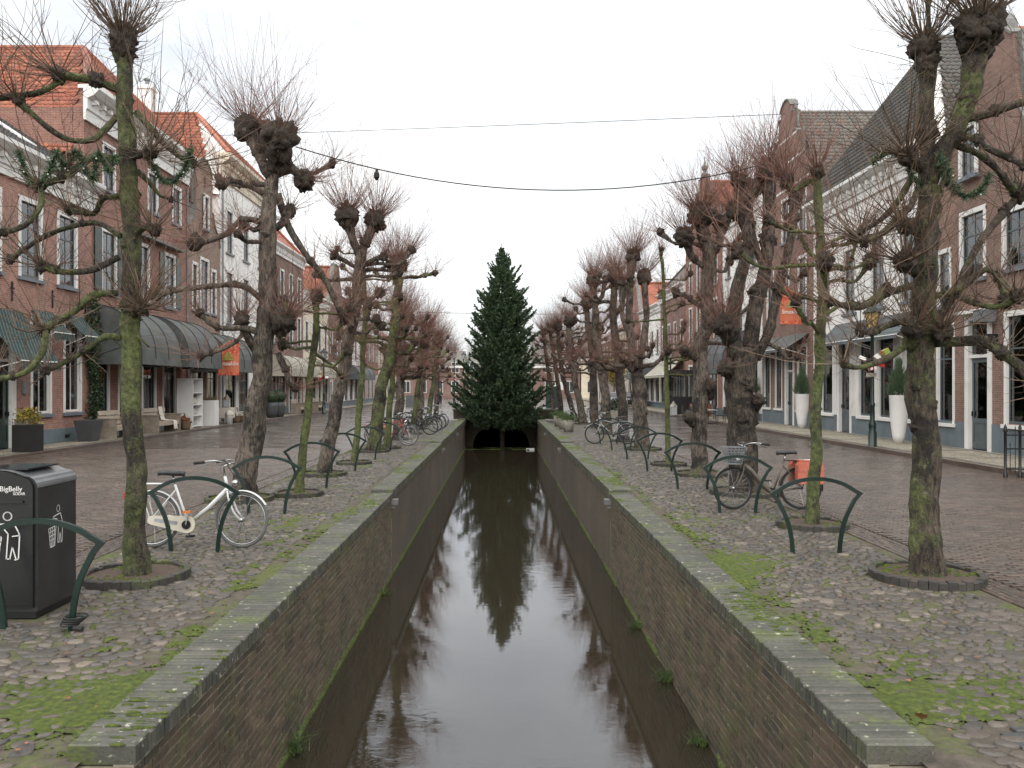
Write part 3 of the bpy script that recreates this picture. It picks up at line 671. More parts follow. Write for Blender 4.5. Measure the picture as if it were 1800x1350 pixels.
# ------------------------------------------------------------------ houses
def wide(v, s): return [p for p in v] if s > 0 else [p for p in v]
class House:
    def __init__(h, label, s, y0, y1, zE, wall, depth=9., F=None, group=None):
        h.s, h.y0, h.y1, h.zE, h.depth = s, y0, y1, zE, depth; h.F = F or FAC[s]; h.wall = MT[wall]
        h.r = empty('house', (s*h.F, (y0+y1)/2, 0), label, 'house', group); h.op = []; h.far = y0 > 56
    def P(h, d, y, z): return (h.s*(h.F+d), y, z)
    def box(h, m, d0, d1, y0, y1, z0, z1):
        xa, xb = sorted((h.s*(h.F+d0), h.s*(h.F+d1))); return m.box(xa, xb, y0, y1, z0, z1)
    def part(h, name, mat, boxes, parent=None):
        m = MB()
        for b in boxes: h.box(m, *b)
        return m.build(name, mat, parent or h.r)
    def window(h, yc, w, z0, z1, nx=2, nz=3, frame='white', bar='greywood', casing=.11, sill='sill', curtain=None, cut=True, d=0., trans=.33):
        a, b = yc-w/2, yc+w/2
        if curtain is None: curtain = 0 if h.far else R.choice((0, .3, .45, .6, .9))
        if cut: h.op.append((a, b, z0, z1))
        fw = .075; m = MB(); e = .001
        for q in ((a+e, a+fw, z0+e, z1-e), (b-fw, b-e, z0+e, z1-e), (a+fw, b-fw, z0+e, z0+fw), (a+fw, b-fw, z1-fw, z1-e)): h.box(m, .05+d, .125+d, *q)
        ia, ib, ja, jb = a+fw, b-fw, z0+fw, z1-fw; zt = jb-(jb-ja)*trans if trans else jb
        if trans: h.box(m, .055+d, .12+d, ia, ib, zt-.025, zt+.025)
        if h.far: nx, nz = 1, 1
        for i in range(1, nx): y = ia+(ib-ia)*i/nx; h.box(m, .07+d, .105+d, y-.016, y+.016, ja, jb)
        zs = [ja+(zt-ja)*j/max(1, nz-1) for j in range(nz)]+([jb] if trans else []) if nz > 1 else [ja, jb]
        for z in zs[1:-1]:
            if not trans or abs(z-zt) > .01: h.box(m, .072+d, .103+d, ia, ib, z-.014, z+.014)
        wo_ = m.build('window', MT[bar], h.r)
        if casing:
            h.part('casing', MT[frame], [(-.025+d, .05+d, a-casing*.25, a+.05, z0-.02, z1+.05), (-.025+d, .05+d, b-.05, b+casing*.25, z0-.02, z1+.05), (-.028+d, .05+d, a-casing*.25, b+casing*.25, z1-.05, z1+.1)], wo_)
        if sill: h.part('sill', MT[sill], [(-.09+d, .05+d, a-.12, b+.12, z0-.13, z0-.022)], wo_)
        ys = [ia+(ib-ia)*i/nx for i in range(nx+1)]
        for i in range(nx):
            for j in range(len(zs)-1):
                h.part('pane', MT['glass'], [(.085+d, .089+d, ys[i]+.001, ys[i+1]-.001, zs[j]+.001, zs[j+1]-.001)], wo_)
        if curtain:
            m = MB()
            for c0, c1 in ((ia, ia+(ib-ia)*curtain/2), (ib-(ib-ia)*curtain/2, ib)):
                k = 14; pr = None
                for i in range(k+1):
                    y = c0+(c1-c0)*i/k; dd = .22+d+.03*sin(i*1.9); n = m.pts([h.P(dd, y, z0+.05), h.P(dd, y, z1-.05)])
                    if pr is not None: m.f.append((pr, n, n+1, pr+1))
                    pr = n
            m.build('curtain', MT['curtain'], wo_)
        return wo_
    def door(h, yc, w, z1, zt, leaf='greywood', frame='white', glass=True, z0=None):
        z0 = SWZ[h.s]+.02 if z0 is None else z0; a, b = yc-w/2, yc+w/2; h.op.append((a, b, z0-.02, zt)); m = MB(); st = .13
        for q in ((a+.06, a+st, z0, z1), (b-st, b-.06, z0, z1), (a+st, b-st, z1-.14, z1), (a+st, b-st, z0, z0+.2), (a+st, b-st, z0+.78, z0+.92)): h.box(m, .10, .15, *q)
        do = m.build('door', MT[leaf], h.r)
        h.part('panel', MT[leaf], [(.12, .14, a+st, b-st, z0+.2, z0+.78)], do)
        h.part('pane', MT['glass'] if glass else MT[leaf], [(.123, .129, a+st, b-st, z0+.92, z1-.14)], do)
        h.part('handle', MT['iron'], [(.06, .10, b-.11, b-.085, z0+.98, z0+1.12)], do)
        h.part('frame', MT[frame], [(-.03, .13, a-.14, a+.06, z0-.02, zt+.02), (-.03, .13, b-.06, b+.14, z0-.02, zt+.02), (-.032, .132, a-.14, b+.14, zt-.02, zt+.14), (.02, .14, a+.06, b-.06, z1, z1+.1)], do)
        if zt-z1 > .3: h.part('transom_pane', MT['glass'], [(.10, .106, a+.06, b-.06, z1+.1, zt-.02)], do)
        h.part('threshold', MT['stone'], [(-.12, .12, a-.1, b+.1, z0-.1, z0-.022)], do)
        return do
    def shell(h, gable=None, plinth=0., plinth_mat='plinth', top=None):
        """front wall with real openings, side and back walls, a dim room behind"""
        zE = top or h.zE; ys = sorted({h.y0, h.y1, *[o[0] for o in h.op], *[o[1] for o in h.op]}); zs = sorted({0., zE, *[o[2] for o in h.op if o[2] > 0], *[o[3] for o in h.op]})
        zs = [z for z in zs if z <= zE+1e-6]; m = MB()
        for a, b in zip(ys[:-1], ys[1:]):
            run = None
            for c, d in zip(zs[:-1], zs[1:]):
                cy, cz = (a+b)/2, (c+d)/2
                hole = any(o[0] < cy < o[1] and o[2] < cz < o[3] for o in h.op)
                if not hole: m.poly([h.P(0, a, c), h.P(0, b, c), h.P(0, b, d), h.P(0, a, d)])
        for a, b, c, d in h.op:
            q = .17
            m.poly([h.P(0, a, c), h.P(q, a, c), h.P(q, a, d), h.P(0, a, d)]); m.poly([h.P(0, b, c), h.P(q, b, c), h.P(q, b, d), h.P(0, b, d)])
            m.poly([h.P(0, a, d), h.P(q, a, d), h.P(q, b, d), h.P(0, b, d)]); m.poly([h.P(0, a, c), h.P(q, a, c), h.P(q, b, c), h.P(0, b, c)])
        D = h.depth
        for y in (h.y0, h.y1): m.poly([h.P(0, y, 0), h.P(D, y, 0), h.P(D, y, zE), h.P(0, y, zE)])
        m.poly([h.P(D, h.y0, 0), h.P(D, h.y1, 0), h.P(D, h.y1, zE), h.P(D, h.y0, zE)])
        m.build('wall', h.wall, h.r)
        if gable:
            m = MB(); pr = [h.P(.003, y, z) for y, z in gable]; m.prism(pr, (h.s*.32, 0, 0)); m.build('gable', h.wall, h.r)
            m = MB()
            for (ya, za), (yb, zb) in zip(gable[1:-1], gable[2:]):
                if hypot(yb-ya, zb-za) > .02: m.bar(h.P(.15, ya, za+.02), h.P(.15, yb, zb+.02), .42, .07)
            m.build('gable_coping', MT['stone'], h.r)
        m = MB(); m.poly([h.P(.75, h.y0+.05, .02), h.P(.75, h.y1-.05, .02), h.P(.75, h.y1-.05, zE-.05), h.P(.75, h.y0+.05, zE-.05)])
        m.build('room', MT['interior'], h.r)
        if plinth:
            cuts = sorted([(o[0]-.15, o[1]+.15) for o in h.op if o[2] < plinth-.15]); y = h.y0+.01; bx = []
            for a, b in cuts+[(h.y1-.01, h.y1)]:
                if a > y: bx.append((-.022, -.002, y, a, 0, plinth))
                y = max(y, b)
            for q in bx: h.part('plinth', MT[plinth_mat], [q])
    def cornice(h, z0, z1, out=.45, mat='white'):
        pr = [(-.003, z0), (-.10, z0), (-.10, z0+.28*(z1-z0)), (-.16, z0+.32*(z1-z0)), (-.16, z0+.62*(z1-z0)), (-.3*out/.45, z0+.7*(z1-z0)), (-out, z0+.86*(z1-z0)), (-out, z1), (.2, z1), (.2, z0+.9*(z1-z0)), (-.003, z0+.9*(z1-z0))]
        m = MB(); m.prism([h.P(d, h.y0-.12, z) for d, z in pr], (0, h.y1-h.y0+.24, 0)); c = m.build('cornice', MT[mat], h.r)
        n = int((h.y1-h.y0)/.55); m = MB(); zz = z0+.62*(z1-z0)
        if not h.far:
            for i in range(n):
                y = h.y0+(i+.5)*(h.y1-h.y0)/n; h.part('dentil', MT[mat], [(-.28*out/.45, -.162, y-.08, y+.08, zz-.16, zz)], c)
        return c
    def roof(h, kind, zr, mat, setback=2.6, tiles=300, zE=None, over=.2, ym=None, d0=.3, tile_front=True, zs=None):
        zE = h.zE if zE is None else zE; D = h.depth; ym = (h.y0+h.y1)/2 if ym is None else ym; y0, y1 = h.y0-.05, h.y1+.05; P = h.P
        if kind == 'hip':
            f = [P(-over, y0, zE), P(-over, y1, zE), P(setback, ym, zr)]; n = [P(D, y0, zE), P(-over, y0, zE), P(setback, ym, zr), P(D, ym, zr)] if zs is None else [P(D, y0-.25, zs), P(.35, y0-.25, zs), P(setback, ym, zr), P(D, ym, zr)]; k = [P(-over, y1, zE), P(D, y1, zE), P(D, ym, zr), P(setback, ym, zr)]
            ridges = [(P(setback, ym, zr), P(D, ym, zr)), (P(-over, y0, zE), P(setback, ym, zr)), (P(-over, y1, zE), P(setback, ym, zr))]
            ends = [[P(D, y0, zE), P(D, y1, zE), P(D, ym, zr)]]; rake = ([[P(.34, y0-.2, zs), P(-.003, y0+.02, zs), P(-.003, y0+.02, zE-.3), P(-over+.02, y0+.01, zE-.02), P(setback, ym, zr)]] if zs else [])
        elif kind == 'gable':
            f = None; n = [P(D, y0, zE), P(d0, y0, zE), P(d0, ym, zr), P(D, ym, zr)]; k = [P(d0, y1, zE), P(D, y1, zE), P(D, ym, zr), P(d0, ym, zr)]
            ridges = [(P(d0, ym, zr), P(D, ym, zr))]; ends = [[P(D, y0, zE), P(D, y1, zE), P(D, ym, zr)], [P(d0+.01, y0, zE), P(d0+.01, y1, zE), P(d0+.01, ym, zr)]]
        else:
            f = [P(-over, y0, zE), P(-over, y1, zE), P(D/2, y1, zr), P(D/2, y0, zr)]; n = None; k = [P(D, y1, zE), P(D, y0, zE), P(D/2, y0, zr), P(D/2, y1, zr)]
            ridges = [(P(D/2, y0, zr), P(D/2, y1, zr))]; ends = [[P(0, y, zE), P(D, y, zE), P(D/2, y, zr)] for y in (y0+.05, y1-.05)]
        m = MB()
        for p in (f, n, k):
            if p: m.poly(p)
        ro = m.build('roof', MT[mat], h.r)
        m = MB()
        for p in ends: m.poly(p)
        m.build('roof_end', h.wall, h.r)
        if kind == 'hip':
            for p in rake: MB().poly(p).build('wall_return', h.wall, h.r)
        for a, b in ridges:
            a, b = Vector(a), Vector(b); MB().tube([a+Vector((0, 0, .04)), (a+b)/2+Vector((0, 0, .04)), b+Vector((0, 0, .04))], .13, 8).build('ridge', MT[mat], ro)
        tl = []
        for p in ((f if tile_front else None), n):
            if p and tiles is not None: tl += tile_plane(p)
        if tl: lay_tiles(tl, ro, MT[mat], tiles)
        return ro
# S-shaped pantile, u across, v up the slope, n off the roof
TU, TV = .225, .30
def tile_template():
    k = 6; v = []
    for j, (vv, lift) in enumerate(((0., .045), (.35, .012))):
        for i in range(k+1):
            t = i/k; z = .045*(.5-.5*cos(2*pi*min(1, t*1.0)))*(1 if t < .62 else .55); v.append((t*.245, vv, z+lift))
    for i in range(k+1): t = i/k; v.append((t*.245, 0., -.0+.045*(.5-.5*cos(2*pi*t))*(1 if t < .62 else .55)+.015))
    f = [(i, i+1, k+2+i, k+1+i) for i in range(k)]+[(2*k+2+i, 2*k+3+i, i+1, i) for i in range(k)]
    return np.array(v), np.array(f)
TILE = tile_template()
def tile_plane(poly):
    p = [Vector(q) for q in poly]; u = (p[1]-p[0]).normalized(); n = (p[1]-p[0]).cross(p[2]-p[0]).normalized()
    if n.z < 0: n = -n
    v = n.cross(u)
    if v.z < 0: v = -v
    if u.cross(v).dot(n) < 0: u = -u
    o = p[0]; q = [((a-o).dot(u), (a-o).dot(v)) for a in p]; us = [a for a, b in q]; vs = [b for a, b in q]; out = []
    def inside(x, y):
        c = False
        for (xa, ya), (xb, yb) in zip(q, q[1:]+q[:1]):
            if (ya > y) != (yb > y) and x < (xb-xa)*(y-ya)/(yb-ya)+xa: c = not c
        return c
    Mx = Matrix((u, v, n)).transposed()
    for j in range(int((max(vs)-min(vs))/TV)+1):
        for i in range(int((max(us)-min(us))/TU)+1):
            x, y = min(us)+i*TU, min(vs)+j*TV
            if inside(x+TU*.5, y+TV*.5): out.append((o+u*(x+R.uniform(-.006, .006))+v*(y+R.uniform(-.012, .012))+n*.02, Mx))
    return out
def lay_tiles(tl, ro, mat, nobj):
    tv, tf = TILE; key = np.array([p.length for p, _ in tl]); order = np.argsort(key)
    me = np_mesh('tile', tv, tf, mat, True)
    for i in order[:nobj]: add('tile', me, ro, tl[i][0], tl[i][1].to_euler())
    rest = order[nobj:]
    if len(rest):
        V = np.concatenate([tv@np.array(tl[i][1]).T+np.array(tl[i][0]) for i in rest]); F = (tf[None]+(np.arange(len(rest))*len(tv))[:, None, None]).reshape(-1, 4)
        tag(np_obj('roof_tiles', V, F, mat, ro, True), kind='stuff')
def stripe_mat(name, a, b, w):
    m, nt, bs = newmat(name, a, .8); s = nd(nt, 'ShaderNodeSeparateXYZ', {0: pos(nt)})
    t = math_(nt, 'FRACT', math_(nt, 'DIVIDE', math_(nt, 'ADD', s.outputs[1], s.outputs[0]), w)); nt.links.new(mixc(nt, ramp(nt, t, [(.78, 0.), (.82, 1.)]), a, b), bs.inputs['Base Color']); return m
MT['awning_stripe'] = stripe_mat('striped_green_canvas', (.010, .03, .03), (.10, .14, .13), .16)
def basket_awning(h, ya, yb, zb, zt, out, mat='awning_dark', val=.22):
    k = 9; m = MB(); pr = [(-out*sin(pi/2*i/k), zb+(zt-zb)*cos(pi/2*i/k)**.8 if i < k else zb) for i in range(k+1)]
    for (da, za), (db, zb2) in zip(pr[:-1], pr[1:]): m.poly([h.P(da-.01, ya, za), h.P(da-.01, yb, za), h.P(db-.01, yb, zb2), h.P(db-.01, ya, zb2)])
    for y in (ya, yb): m.poly([h.P(-.01, y, zb)]+[h.P(d-.01, y, z) for d, z in pr])
    a = m.build('awning', MT[mat], h.r)
    m = MB(); n = 12
    for i in range(n): y = ya+(yb-ya)*i/n; m.poly([h.P(-out-.015, y, zb+.0), h.P(-out-.015, y+(yb-ya)/n, zb), h.P(-out-.015-.02*(i % 2), y+(yb-ya)/n, zb-val), h.P(-out-.015-.02*((i+1) % 2), y, zb-val)])
    for y in (ya, yb): m.poly([h.P(-.01, y, zb), h.P(-out-.015, y, zb), h.P(-out-.015, y, zb-val), h.P(-.01, y, zb-val)])
    m.build('valance', MT[mat], a)
    for f in (.0, .33, .66, 1.):
        y = ya+(yb-ya)*f
        m = MB().tube([h.P(d-.02, y, z+.012) for d, z in pr], .016, 5); m.build('rib', MT['iron'], a)
    for y in (ya, yb):
        MB().tube([h.P(-.02, y, zb+.05), h.P(-out*.72, y, zb+(zt-zb)*.72)], .012, 5).build('rib', MT['iron'], a)
        MB().tube([h.P(-.02, y, zb+.03), h.P(-out*.95, y, zb+(zt-zb)*.32)], .012, 5).build('rib', MT['iron'], a)
    return a
def slope_awning(h, ya, yb, zb, zt, out, mat, val=.2, scallop=False):
    m = MB(); k = 6
    for i in range(k):
        f0, f1 = i/k, (i+1)/k; g = lambda f: zt-(zt-zb)*f-.05*sin(pi*f)
        m.poly([h.P(-.03-out*f0, ya, g(f0)), h.P(-.03-out*f0, yb, g(f0)), h.P(-.03-out*f1, yb, g(f1)), h.P(-.03-out*f1, ya, g(f1))])
    a = m.build('awning', MT[mat], h.r); m = MB(); n = max(6, int((yb-ya)/.14)) if scallop else 6
    for i in range(n):
        y, y2 = ya+(yb-ya)*i/n, ya+(yb-ya)*(i+1)/n
        m.poly([h.P(-.032-out, y, zb), h.P(-.032-out, y2, zb), h.P(-.04-out, y2, zb-val*(.7 if scallop else 1)), h.P(-.05-out, (y+y2)/2, zb-val), h.P(-.04-out, y, zb-val*(.7 if scallop else 1))])
    m.build('valance', MT[mat], a)
    for y in (ya+.04, yb-.04): MB().tube([h.P(-.02, y, zb-.35), h.P(-.03-out, y, zb-.02)], .014, 5).build('arm', MT['white'], a)
    MB().tube([h.P(-.03-out, ya, zb), h.P(-.03-out, yb, zb)], .02, 6).build('front_bar', MT['white'], a)
    return a
def wall_anchor(h, y, z):
    MB().bar(h.P(-.03, y, z-.3), h.P(-.03, y, z+.3), .05, .03).bar(h.P(-.04, y-.1, z+.1), h.P(-.04, y+.1, z+.1), .04, .03).build('wall_anchor', MT['iron'], h.r)
def downpipe(h, y, z1): MB().tube([h.P(-.07, y, .1), h.P(-.07, y, z1)], .045, 8).build('downpipe', MT['zinc'], h.r)

# --- left row
A = House('red brick house with green striped awnings and slate grey roof, beside the climbing ivy', -1, 18.5, 30.6, 9.3, 'brick_pink', F=15.2)
for y in (20.0, 22.2, 24.4, 26.65, 28.9): A.window(y, 1.2, 5.5, 7.95, 2, 3, casing=.35, curtain=.35 if y < 27 else .5)
for y in (27.25, 29.25): A.window(y, 1.1, 1.1, 4.25, 2, 2, casing=.3, bar='white', curtain=1.1, trans=0)
A.window(21.5, 1.2, 1.1, 4.0, 2, 2, casing=.3, curtain=.5)
A.door(25.1, 1.15, 2.75, 3.5, 'dgreen'); A.shell(plinth=.55); A.cornice(8.45, 9.45, .5)
A.roof('street', 12.6, 'tile_grey', tiles=300, zE=9.4, over=.35)
for y in (27.25, 29.25): slope_awning(A, y-.62, y+.62, 3.75, 4.5, .75, 'awning_stripe', .28, True)
slope_awning(A, 23.9, 26.1, 2.75, 4.35, 1.25, 'awning_stripe', .3, True)
for y in (25.6, 27.9, 30.1): wall_anchor(A, y, 4.95)
ro = [c for c in A.r.children if c.name.startswith('roof')][0]
sk = MB(); f = lambda d: 9.4+(12.6-9.4)*(d+.35)/(4.5+.35)+.09
sk.prism([A.P(.7, 27.4, f(.7)), A.P(.7, 28.25, f(.7)), A.P(2.2, 28.25, f(2.2)), A.P(2.2, 27.4, f(2.2))], (0, 0, .07)); sk.build('skylight', MT['white'], ro)
A.part('air_brick', MT['black'], [(-.027, -.021, 28.7, 29.0, .2, .32)])
A.part('letter_box', MT['zinc'], [(-.06, -.002, 26.15, 26.4, 1.75, 2.15)])

Bh = House('tall red brick house with heavy white cornice and red hipped roof above grey awnings', -1, 30.7, 40.7, 12.4, 'brick_red')
for y in (32.6, 35.7, 38.6): Bh.window(y, 1.2, 5.7, 8.1, 2, 3, casing=.25, curtain=.3)
for y in (32.6, 36.7, 39.4): Bh.window(y, 1.0, 9.75, 11.45, 2, 2, casing=.2)
for y in (31.9, 34.1, 36.3, 38.5): Bh.window(y, 1.35, .5, 3.5, 2, 2, casing=.3, sill=None, bar='darkwood', frame='white', trans=.3, curtain=.3)
Bh.shell(plinth=.45); Bh.cornice(11.9, 13.2, .6); Bh.roof('hip', 16.6, 'tile_red', 2.6, 300, 13.15, .5, zs=10.6)
for y in (32.6, 38.6):
    for dy in (-.95, .95): Bh.part('shutter', MT['dgreen'], [(-.06, -.012, y+dy-.28, y+dy+.28, 5.7, 8.1)])
Bh.part('hood', MT['stone'], [(-.35, -.01, 35.0, 39.6, 8.4, 8.52)])
basket_awning(Bh, 31.1, 34.9, 3.05, 5.1, 1.95); basket_awning(Bh, 35.8, 40.0, 3.05, 5.1, 1.95); downpipe(Bh, 30.85, 5)

Ch = House('narrow brown brick house with a round topped spout gable between the red roofs', -1, 40.75, 45.5, 9.6, 'brick_tan')
Ch.window(43.1, 1.2, 5.9, 8.6, 2, 3, casing=.2)
for y in (41.75, 44.5): Ch.window(y, .7, 5.9, 8.2, 1, 2, casing=.2)
for y in (42.0, 44.2): Ch.window(y, 1.5, .5, 3.4, 2, 2, casing=.2, bar='darkwood', sill=None)
gy = 43.1; gab = [(40.78, 9.58), (45.47, 9.58), (45.3, 10.0), (44.6, 10.6), (44.3, 11.3)]+[(gy+1.15*cos(t), 12.75+1.1*sin(t)) for t in np.linspace(0, pi, 13)]+[(41.9, 11.3), (41.6, 10.6), (40.95, 10.0)]
Ch.shell(gab); Ch.window(gy, .65, 10.2, 11.9, 1, 2, casing=.15, cut=False, d=-.12)
Ch.roof('gable', 13.0, 'tile_red', tiles=120, d0=.4); wall_anchor(Ch, gy, 12.7); basket_awning(Ch, 41.1, 45.0, 2.95, 4.8, 1.9)

Dh = House('tall white plastered house with cream cornice and red hipped roof', -1, 45.6, 54.6, 14.0, 'whitewall', depth=11)
for z0, z1 in ((5.6, 8.5), (9.6, 12.0)):
    for y in (47.1, 50.1, 53.1): Dh.window(y, 1.1, z0, z1, 2, 3, casing=.15)
for y in (47.2, 49.6, 52.5): Dh.window(y, 1.9, .5, 3.3, 2, 2, bar='black', casing=.15, sill=None)
Dh.shell(plinth=.4); Dh.cornice(13.5, 14.9, .6, 'cream'); Dh.roof('hip', 18.5, 'tile_red', 3.0, 300, 14.85, .5, zs=12.6); basket_awning(Dh, 46.0, 49.5, 3.1, 4.7, 1.6)
def chimney(h, d, y, z0, z1, w=.5):
    m = MB(); h.box(m, d-w/2, d+w/2, y-w/2, y+w/2, z0, z1); h.box(m, d-w/2-.06, d+w/2+.06, y-w/2-.06, y+w/2+.06, z1-.25, z1-.1); c = m.build('chimney', h.wall, h.r)
    m = MB().lathe(h.P(d, y, z1), [(.12, 0), (.14, .35), (.2, .36), (.2, .45)], 8); m.build('chimney_pot', MT['zinc'], c)
for h_, y_, z_ in ((Bh, 40.6, 11.8), (Dh, 45.75, 13.4), (Dh, 54.4, 13.4)): downpipe(h_, y_, z_)
chimney(Ch, 3.0, 41.6, 11.5, 15.3); chimney(Dh, 6, 50.1, 17.5, 20.2, .8); chimney(Bh, 5, 39.6, 13.5, 17.3, .7)
# right row
R0 = House('brick house end beside the black railings, mostly out of view', 1, 10.5, 21.3, 8.2, 'brick_brown')
for y in (13, 15.5, 18, 20.2): R0.window(y, 1.1, 5.2, 7.0, 2, 3); R0.window(y, 1.2, 1., 3.8, 2, 2)
R0.shell(plinth=.9); R0.roof('street', 12, 'tile_red', tiles=None)
R1 = House('brown brick house with bell shaped gable and grey glazed door next to the railings', 1, 21.35, 27.05, 8.0, 'brick_brown')
R1.window(24.85, 1.25, 5.25, 7.25, 2, 3, casing=.3, curtain=.4); R1.window(22.75, 1.1, 5.3, 6.9, 2, 3, casing=.3, curtain=.4); R1.window(26.45, .75, 4.6, 6.3, 1, 2, casing=.2)
R1.window(22.45, 1.5, .95, 4.0, 2, 2, casing=.3, sill='white', bar='greywood', trans=.3); R1.window(26.35, .95, .85, 3.9, 1, 2, casing=.25, sill='white'); R1.door(24.55, 1.1, 2.85, 4.0)
gm = 24.2; half = [(2.82, 7.98), (2.8, 8.25), (2.45, 8.5), (2.0, 8.95), (1.65, 9.6), (1.45, 10.4), (1.35, 11.2), (1.3, 11.8), (1.05, 12.0)]
gab = [(gm+half[0][0], 7.98)]+[(gm+a, z) for a, z in half[1:]]+[(gm+.95*cos(t), 12.05+.75*sin(t)) for t in np.linspace(0, pi, 9)]+[(gm-a, z) for a, z in half[::-1]]
gab = [gab[-1]]+gab[:-1]
R1.shell(gab, plinth=.9); R1.window(24.9, .85, 8.35, 9.85, 2, 2, casing=.2, cut=False, d=-.12); R1.roof('gable', 12.4, 'tile_red', tiles=300, d0=.4, zE=7.6)
R1.part('door_hood', MT['white'], [(-.35, -.02, 23.8, 25.3, 4.16, 4.26)]); R1.part('wall_lamp', MT['black'], [(-.3, -.02, 23.55, 23.7, 3.3, 3.5)]); R1.part('sign_box', MT['zinc'], [(-.5, -.02, 23.6, 23.95, 3.85, 4.2)])
R2 = House('white plastered house with blue grey plinth and steep dark tiled hipped roof', 1, 27.1, 37.5, 9.8, 'whitewall')
for y in (28.7, 31.1, 33.6, 36.1): R2.window(y, 1.1, 5.0, 7.6, 2, 3, casing=.1, bar='greywood')
for y in (28.4, 30.4, 32.1, 35.9): R2.window(y, 1.25, .85, 4.0, 1, 2, casing=.2, sill='white', trans=.3)
R2.door(34.1, 1.15, 2.8, 4.0); R2.shell(plinth=.8); R2.cornice(9.3, 10.2, .5); R2.roof('hip', 15.6, 'tile_dark', 2.9, 300, 10.15, .4, zs=9.7)
for a, b in ((27.7, 31.2), (31.5, 34.9)): slope_awning(R2, a, b, 3.75, 4.6, .9, 'awning_blue', .12)
for y in (29.4, 31.25, 33.2, 35.0): R2.part('pilaster', MT['white'], [(-.05, -.003, y-.14, y+.14, .8, 4.3)])
R3 = House('brown brick house with rounded neck gable banded in white, under a weathered tile roof', 1, 37.55, 44.8, 11.6, 'brick_brown')
for z0, z1 in ((5.3, 8.1), (9.2, 11.3)):
    for y in (38.9, 41.2, 43.5): R3.window(y, 1.05, z0, z1, 2, 3, casing=.15)
R3.window(38.9, 1.2, .9, 3.9, 1, 2, sill='white'); R3.door(40.6, 1.05, 2.7, 3.9); R3.window(42.2, 1.0, .9, 3.9, 1, 2, sill='white'); R3.window(44.0, 1.0, .9, 3.9, 1, 2, sill='white')
gm = 41.15; half = [(3.58, 11.58), (3.4, 12.0), (2.7, 12.2), (2.6, 13.0), (1.9, 13.2), (1.8, 14.2), (1.15, 14.5), (1.05, 15.4)]
gab = [(gm+a, z) for a, z in half]+[(gm+.8*cos(t), 15.5+.75*sin(t)) for t in np.linspace(0, pi, 9)]+[(gm-a, z) for a, z in half[::-1]]
gab = [gab[-1]]+gab[:-1]
R3.shell(gab, plinth=.75); R3.roof('gable', 15.6, 'tile_brown', tiles=300, d0=.4)
R3.part('stone_band', MT['white'], [(-.01, .002, gm-3.3, gm+3.3, 11.75, 11.85), (-.01, .002, gm-2.5, gm+2.5, 13.02, 13.12), (-.01, .002, gm-1.7, gm+1.7, 14.22, 14.32)])
slope_awning(R3, 38.0, 41.6, 3.75, 4.5, 1.1, 'awning_dark', .12); slope_awning(R3, 41.8, 44.6, 3.75, 4.5, 1.1, 'awning_dark', .12)
R4 = House('tall cream plastered house behind the many stemmed pollard', 1, 44.9, 52.9, 12.2, 'whitewall')
for z0, z1 in ((5.3, 7.6), (8.8, 11.0)):
    for y in (46.4, 49, 51.5): R4.window(y, 1.0, z0, z1, 2, 3, casing=.15)
for y in (46.3, 49, 51.6): R4.window(y, 1.4, .6, 3.4, 2, 2, bar='darkwood')
R4.shell(plinth=.5); R4.cornice(11.8, 12.7, .5); R4.roof('hip', 16.2, 'tile_red', 2.8, 200, 12.6, .3, zs=12.2); basket_awning(R4, 46, 51.5, 2.95, 5.2, 1.9, 'awning_blue')
R5 = House('red brick house with ornate stepped gable and finial', 1, 53, 63.5, 12.0, 'brick_red')
for z0, z1 in ((5.0, 7.8), (8.8, 11.2)):
    for y in (54.6, 57, 59.4, 61.8): R5.window(y, 1.0, z0, z1, 2, 3, casing=.12)
for y in (55, 58.2, 61.5): R5.window(y, 1.8, .6, 3.5, 2, 2)
gm = 58.25; gab = []; st = [(5.2, 11.98), (5.2, 12.9), (4.1, 12.9), (4.1, 13.9), (3.0, 13.9), (3.0, 14.9), (1.9, 14.9), (1.9, 15.9), (.9, 15.9), (.9, 16.7)]
gab = [(gm-st[0][0], 11.98)]+[(gm+a, z) for a, z in st]+[(gm-a, z) for a, z in st[:0:-1]]
R5.shell(gab, plinth=.6); R5.roof('gable', 16.4, 'tile_red', tiles=200, d0=.4)
MB().lathe(R5.P(.16, gm, 16.7), [(.22, 0), (.22, .3), (.1, .34), (.1, .5), (.2, .62), (.24, .78), (.1, .95), (.03, 1.2), (.03, 1.5)], 10).build('finial', MT['stone'], R5.r)
# further houses of both rows
def plain_house(label, s, y0, y1, zE, wall, roofk, zr, tile, cols, seed, cor='white', awn=None, gable=False):
    q = random.Random(seed); h = House(label, s, y0, y1, zE, wall); L = y1-y0
    rows = [(5.0, 7.2)]+([(8.3, 10.2)] if zE > 10.8 else [])
    for z0, z1 in rows:
        for i in range(cols): h.window(y0+L*(i+.5)/cols, 1.05, z0, z1, 2, 3, casing=.15)
    for i in range(cols):
        if i == q.randrange(cols): h.door(y0+L*(i+.5)/cols, 1.1, 2.4, 3.2, q.choice(['dgreen', 'darkwood', 'greywood']))
        else: h.window(y0+L*(i+.5)/cols, min(1.9, L/cols*.75), .6, 3.1, 2, 2, curtain=.3)
    gb = None
    if gable:
        m_ = (y0+y1)/2; gb = [(y0+.02, zE-.02), (y1-.02, zE-.02), (y1-.02, zE+.3), (m_+L*.22, zr-1.0), (m_+L*.12, zr+.2), (m_-L*.12, zr+.2), (m_-L*.22, zr-1.0), (y0+.02, zE+.3)]
    h.shell(gb, plinth=.5)
    if not gable: h.cornice(zE-.5, zE+.3, .4, cor)
    h.roof('gable' if gable else roofk, zr, tile, tiles=None, zE=zE+(0 if gable else .25), d0=.4)
    if awn: (basket_awning if q.random() < .5 else slope_awning)(h, y0+.4, y1-.4, 2.9, 4.2, 1.5, awn)
    return h
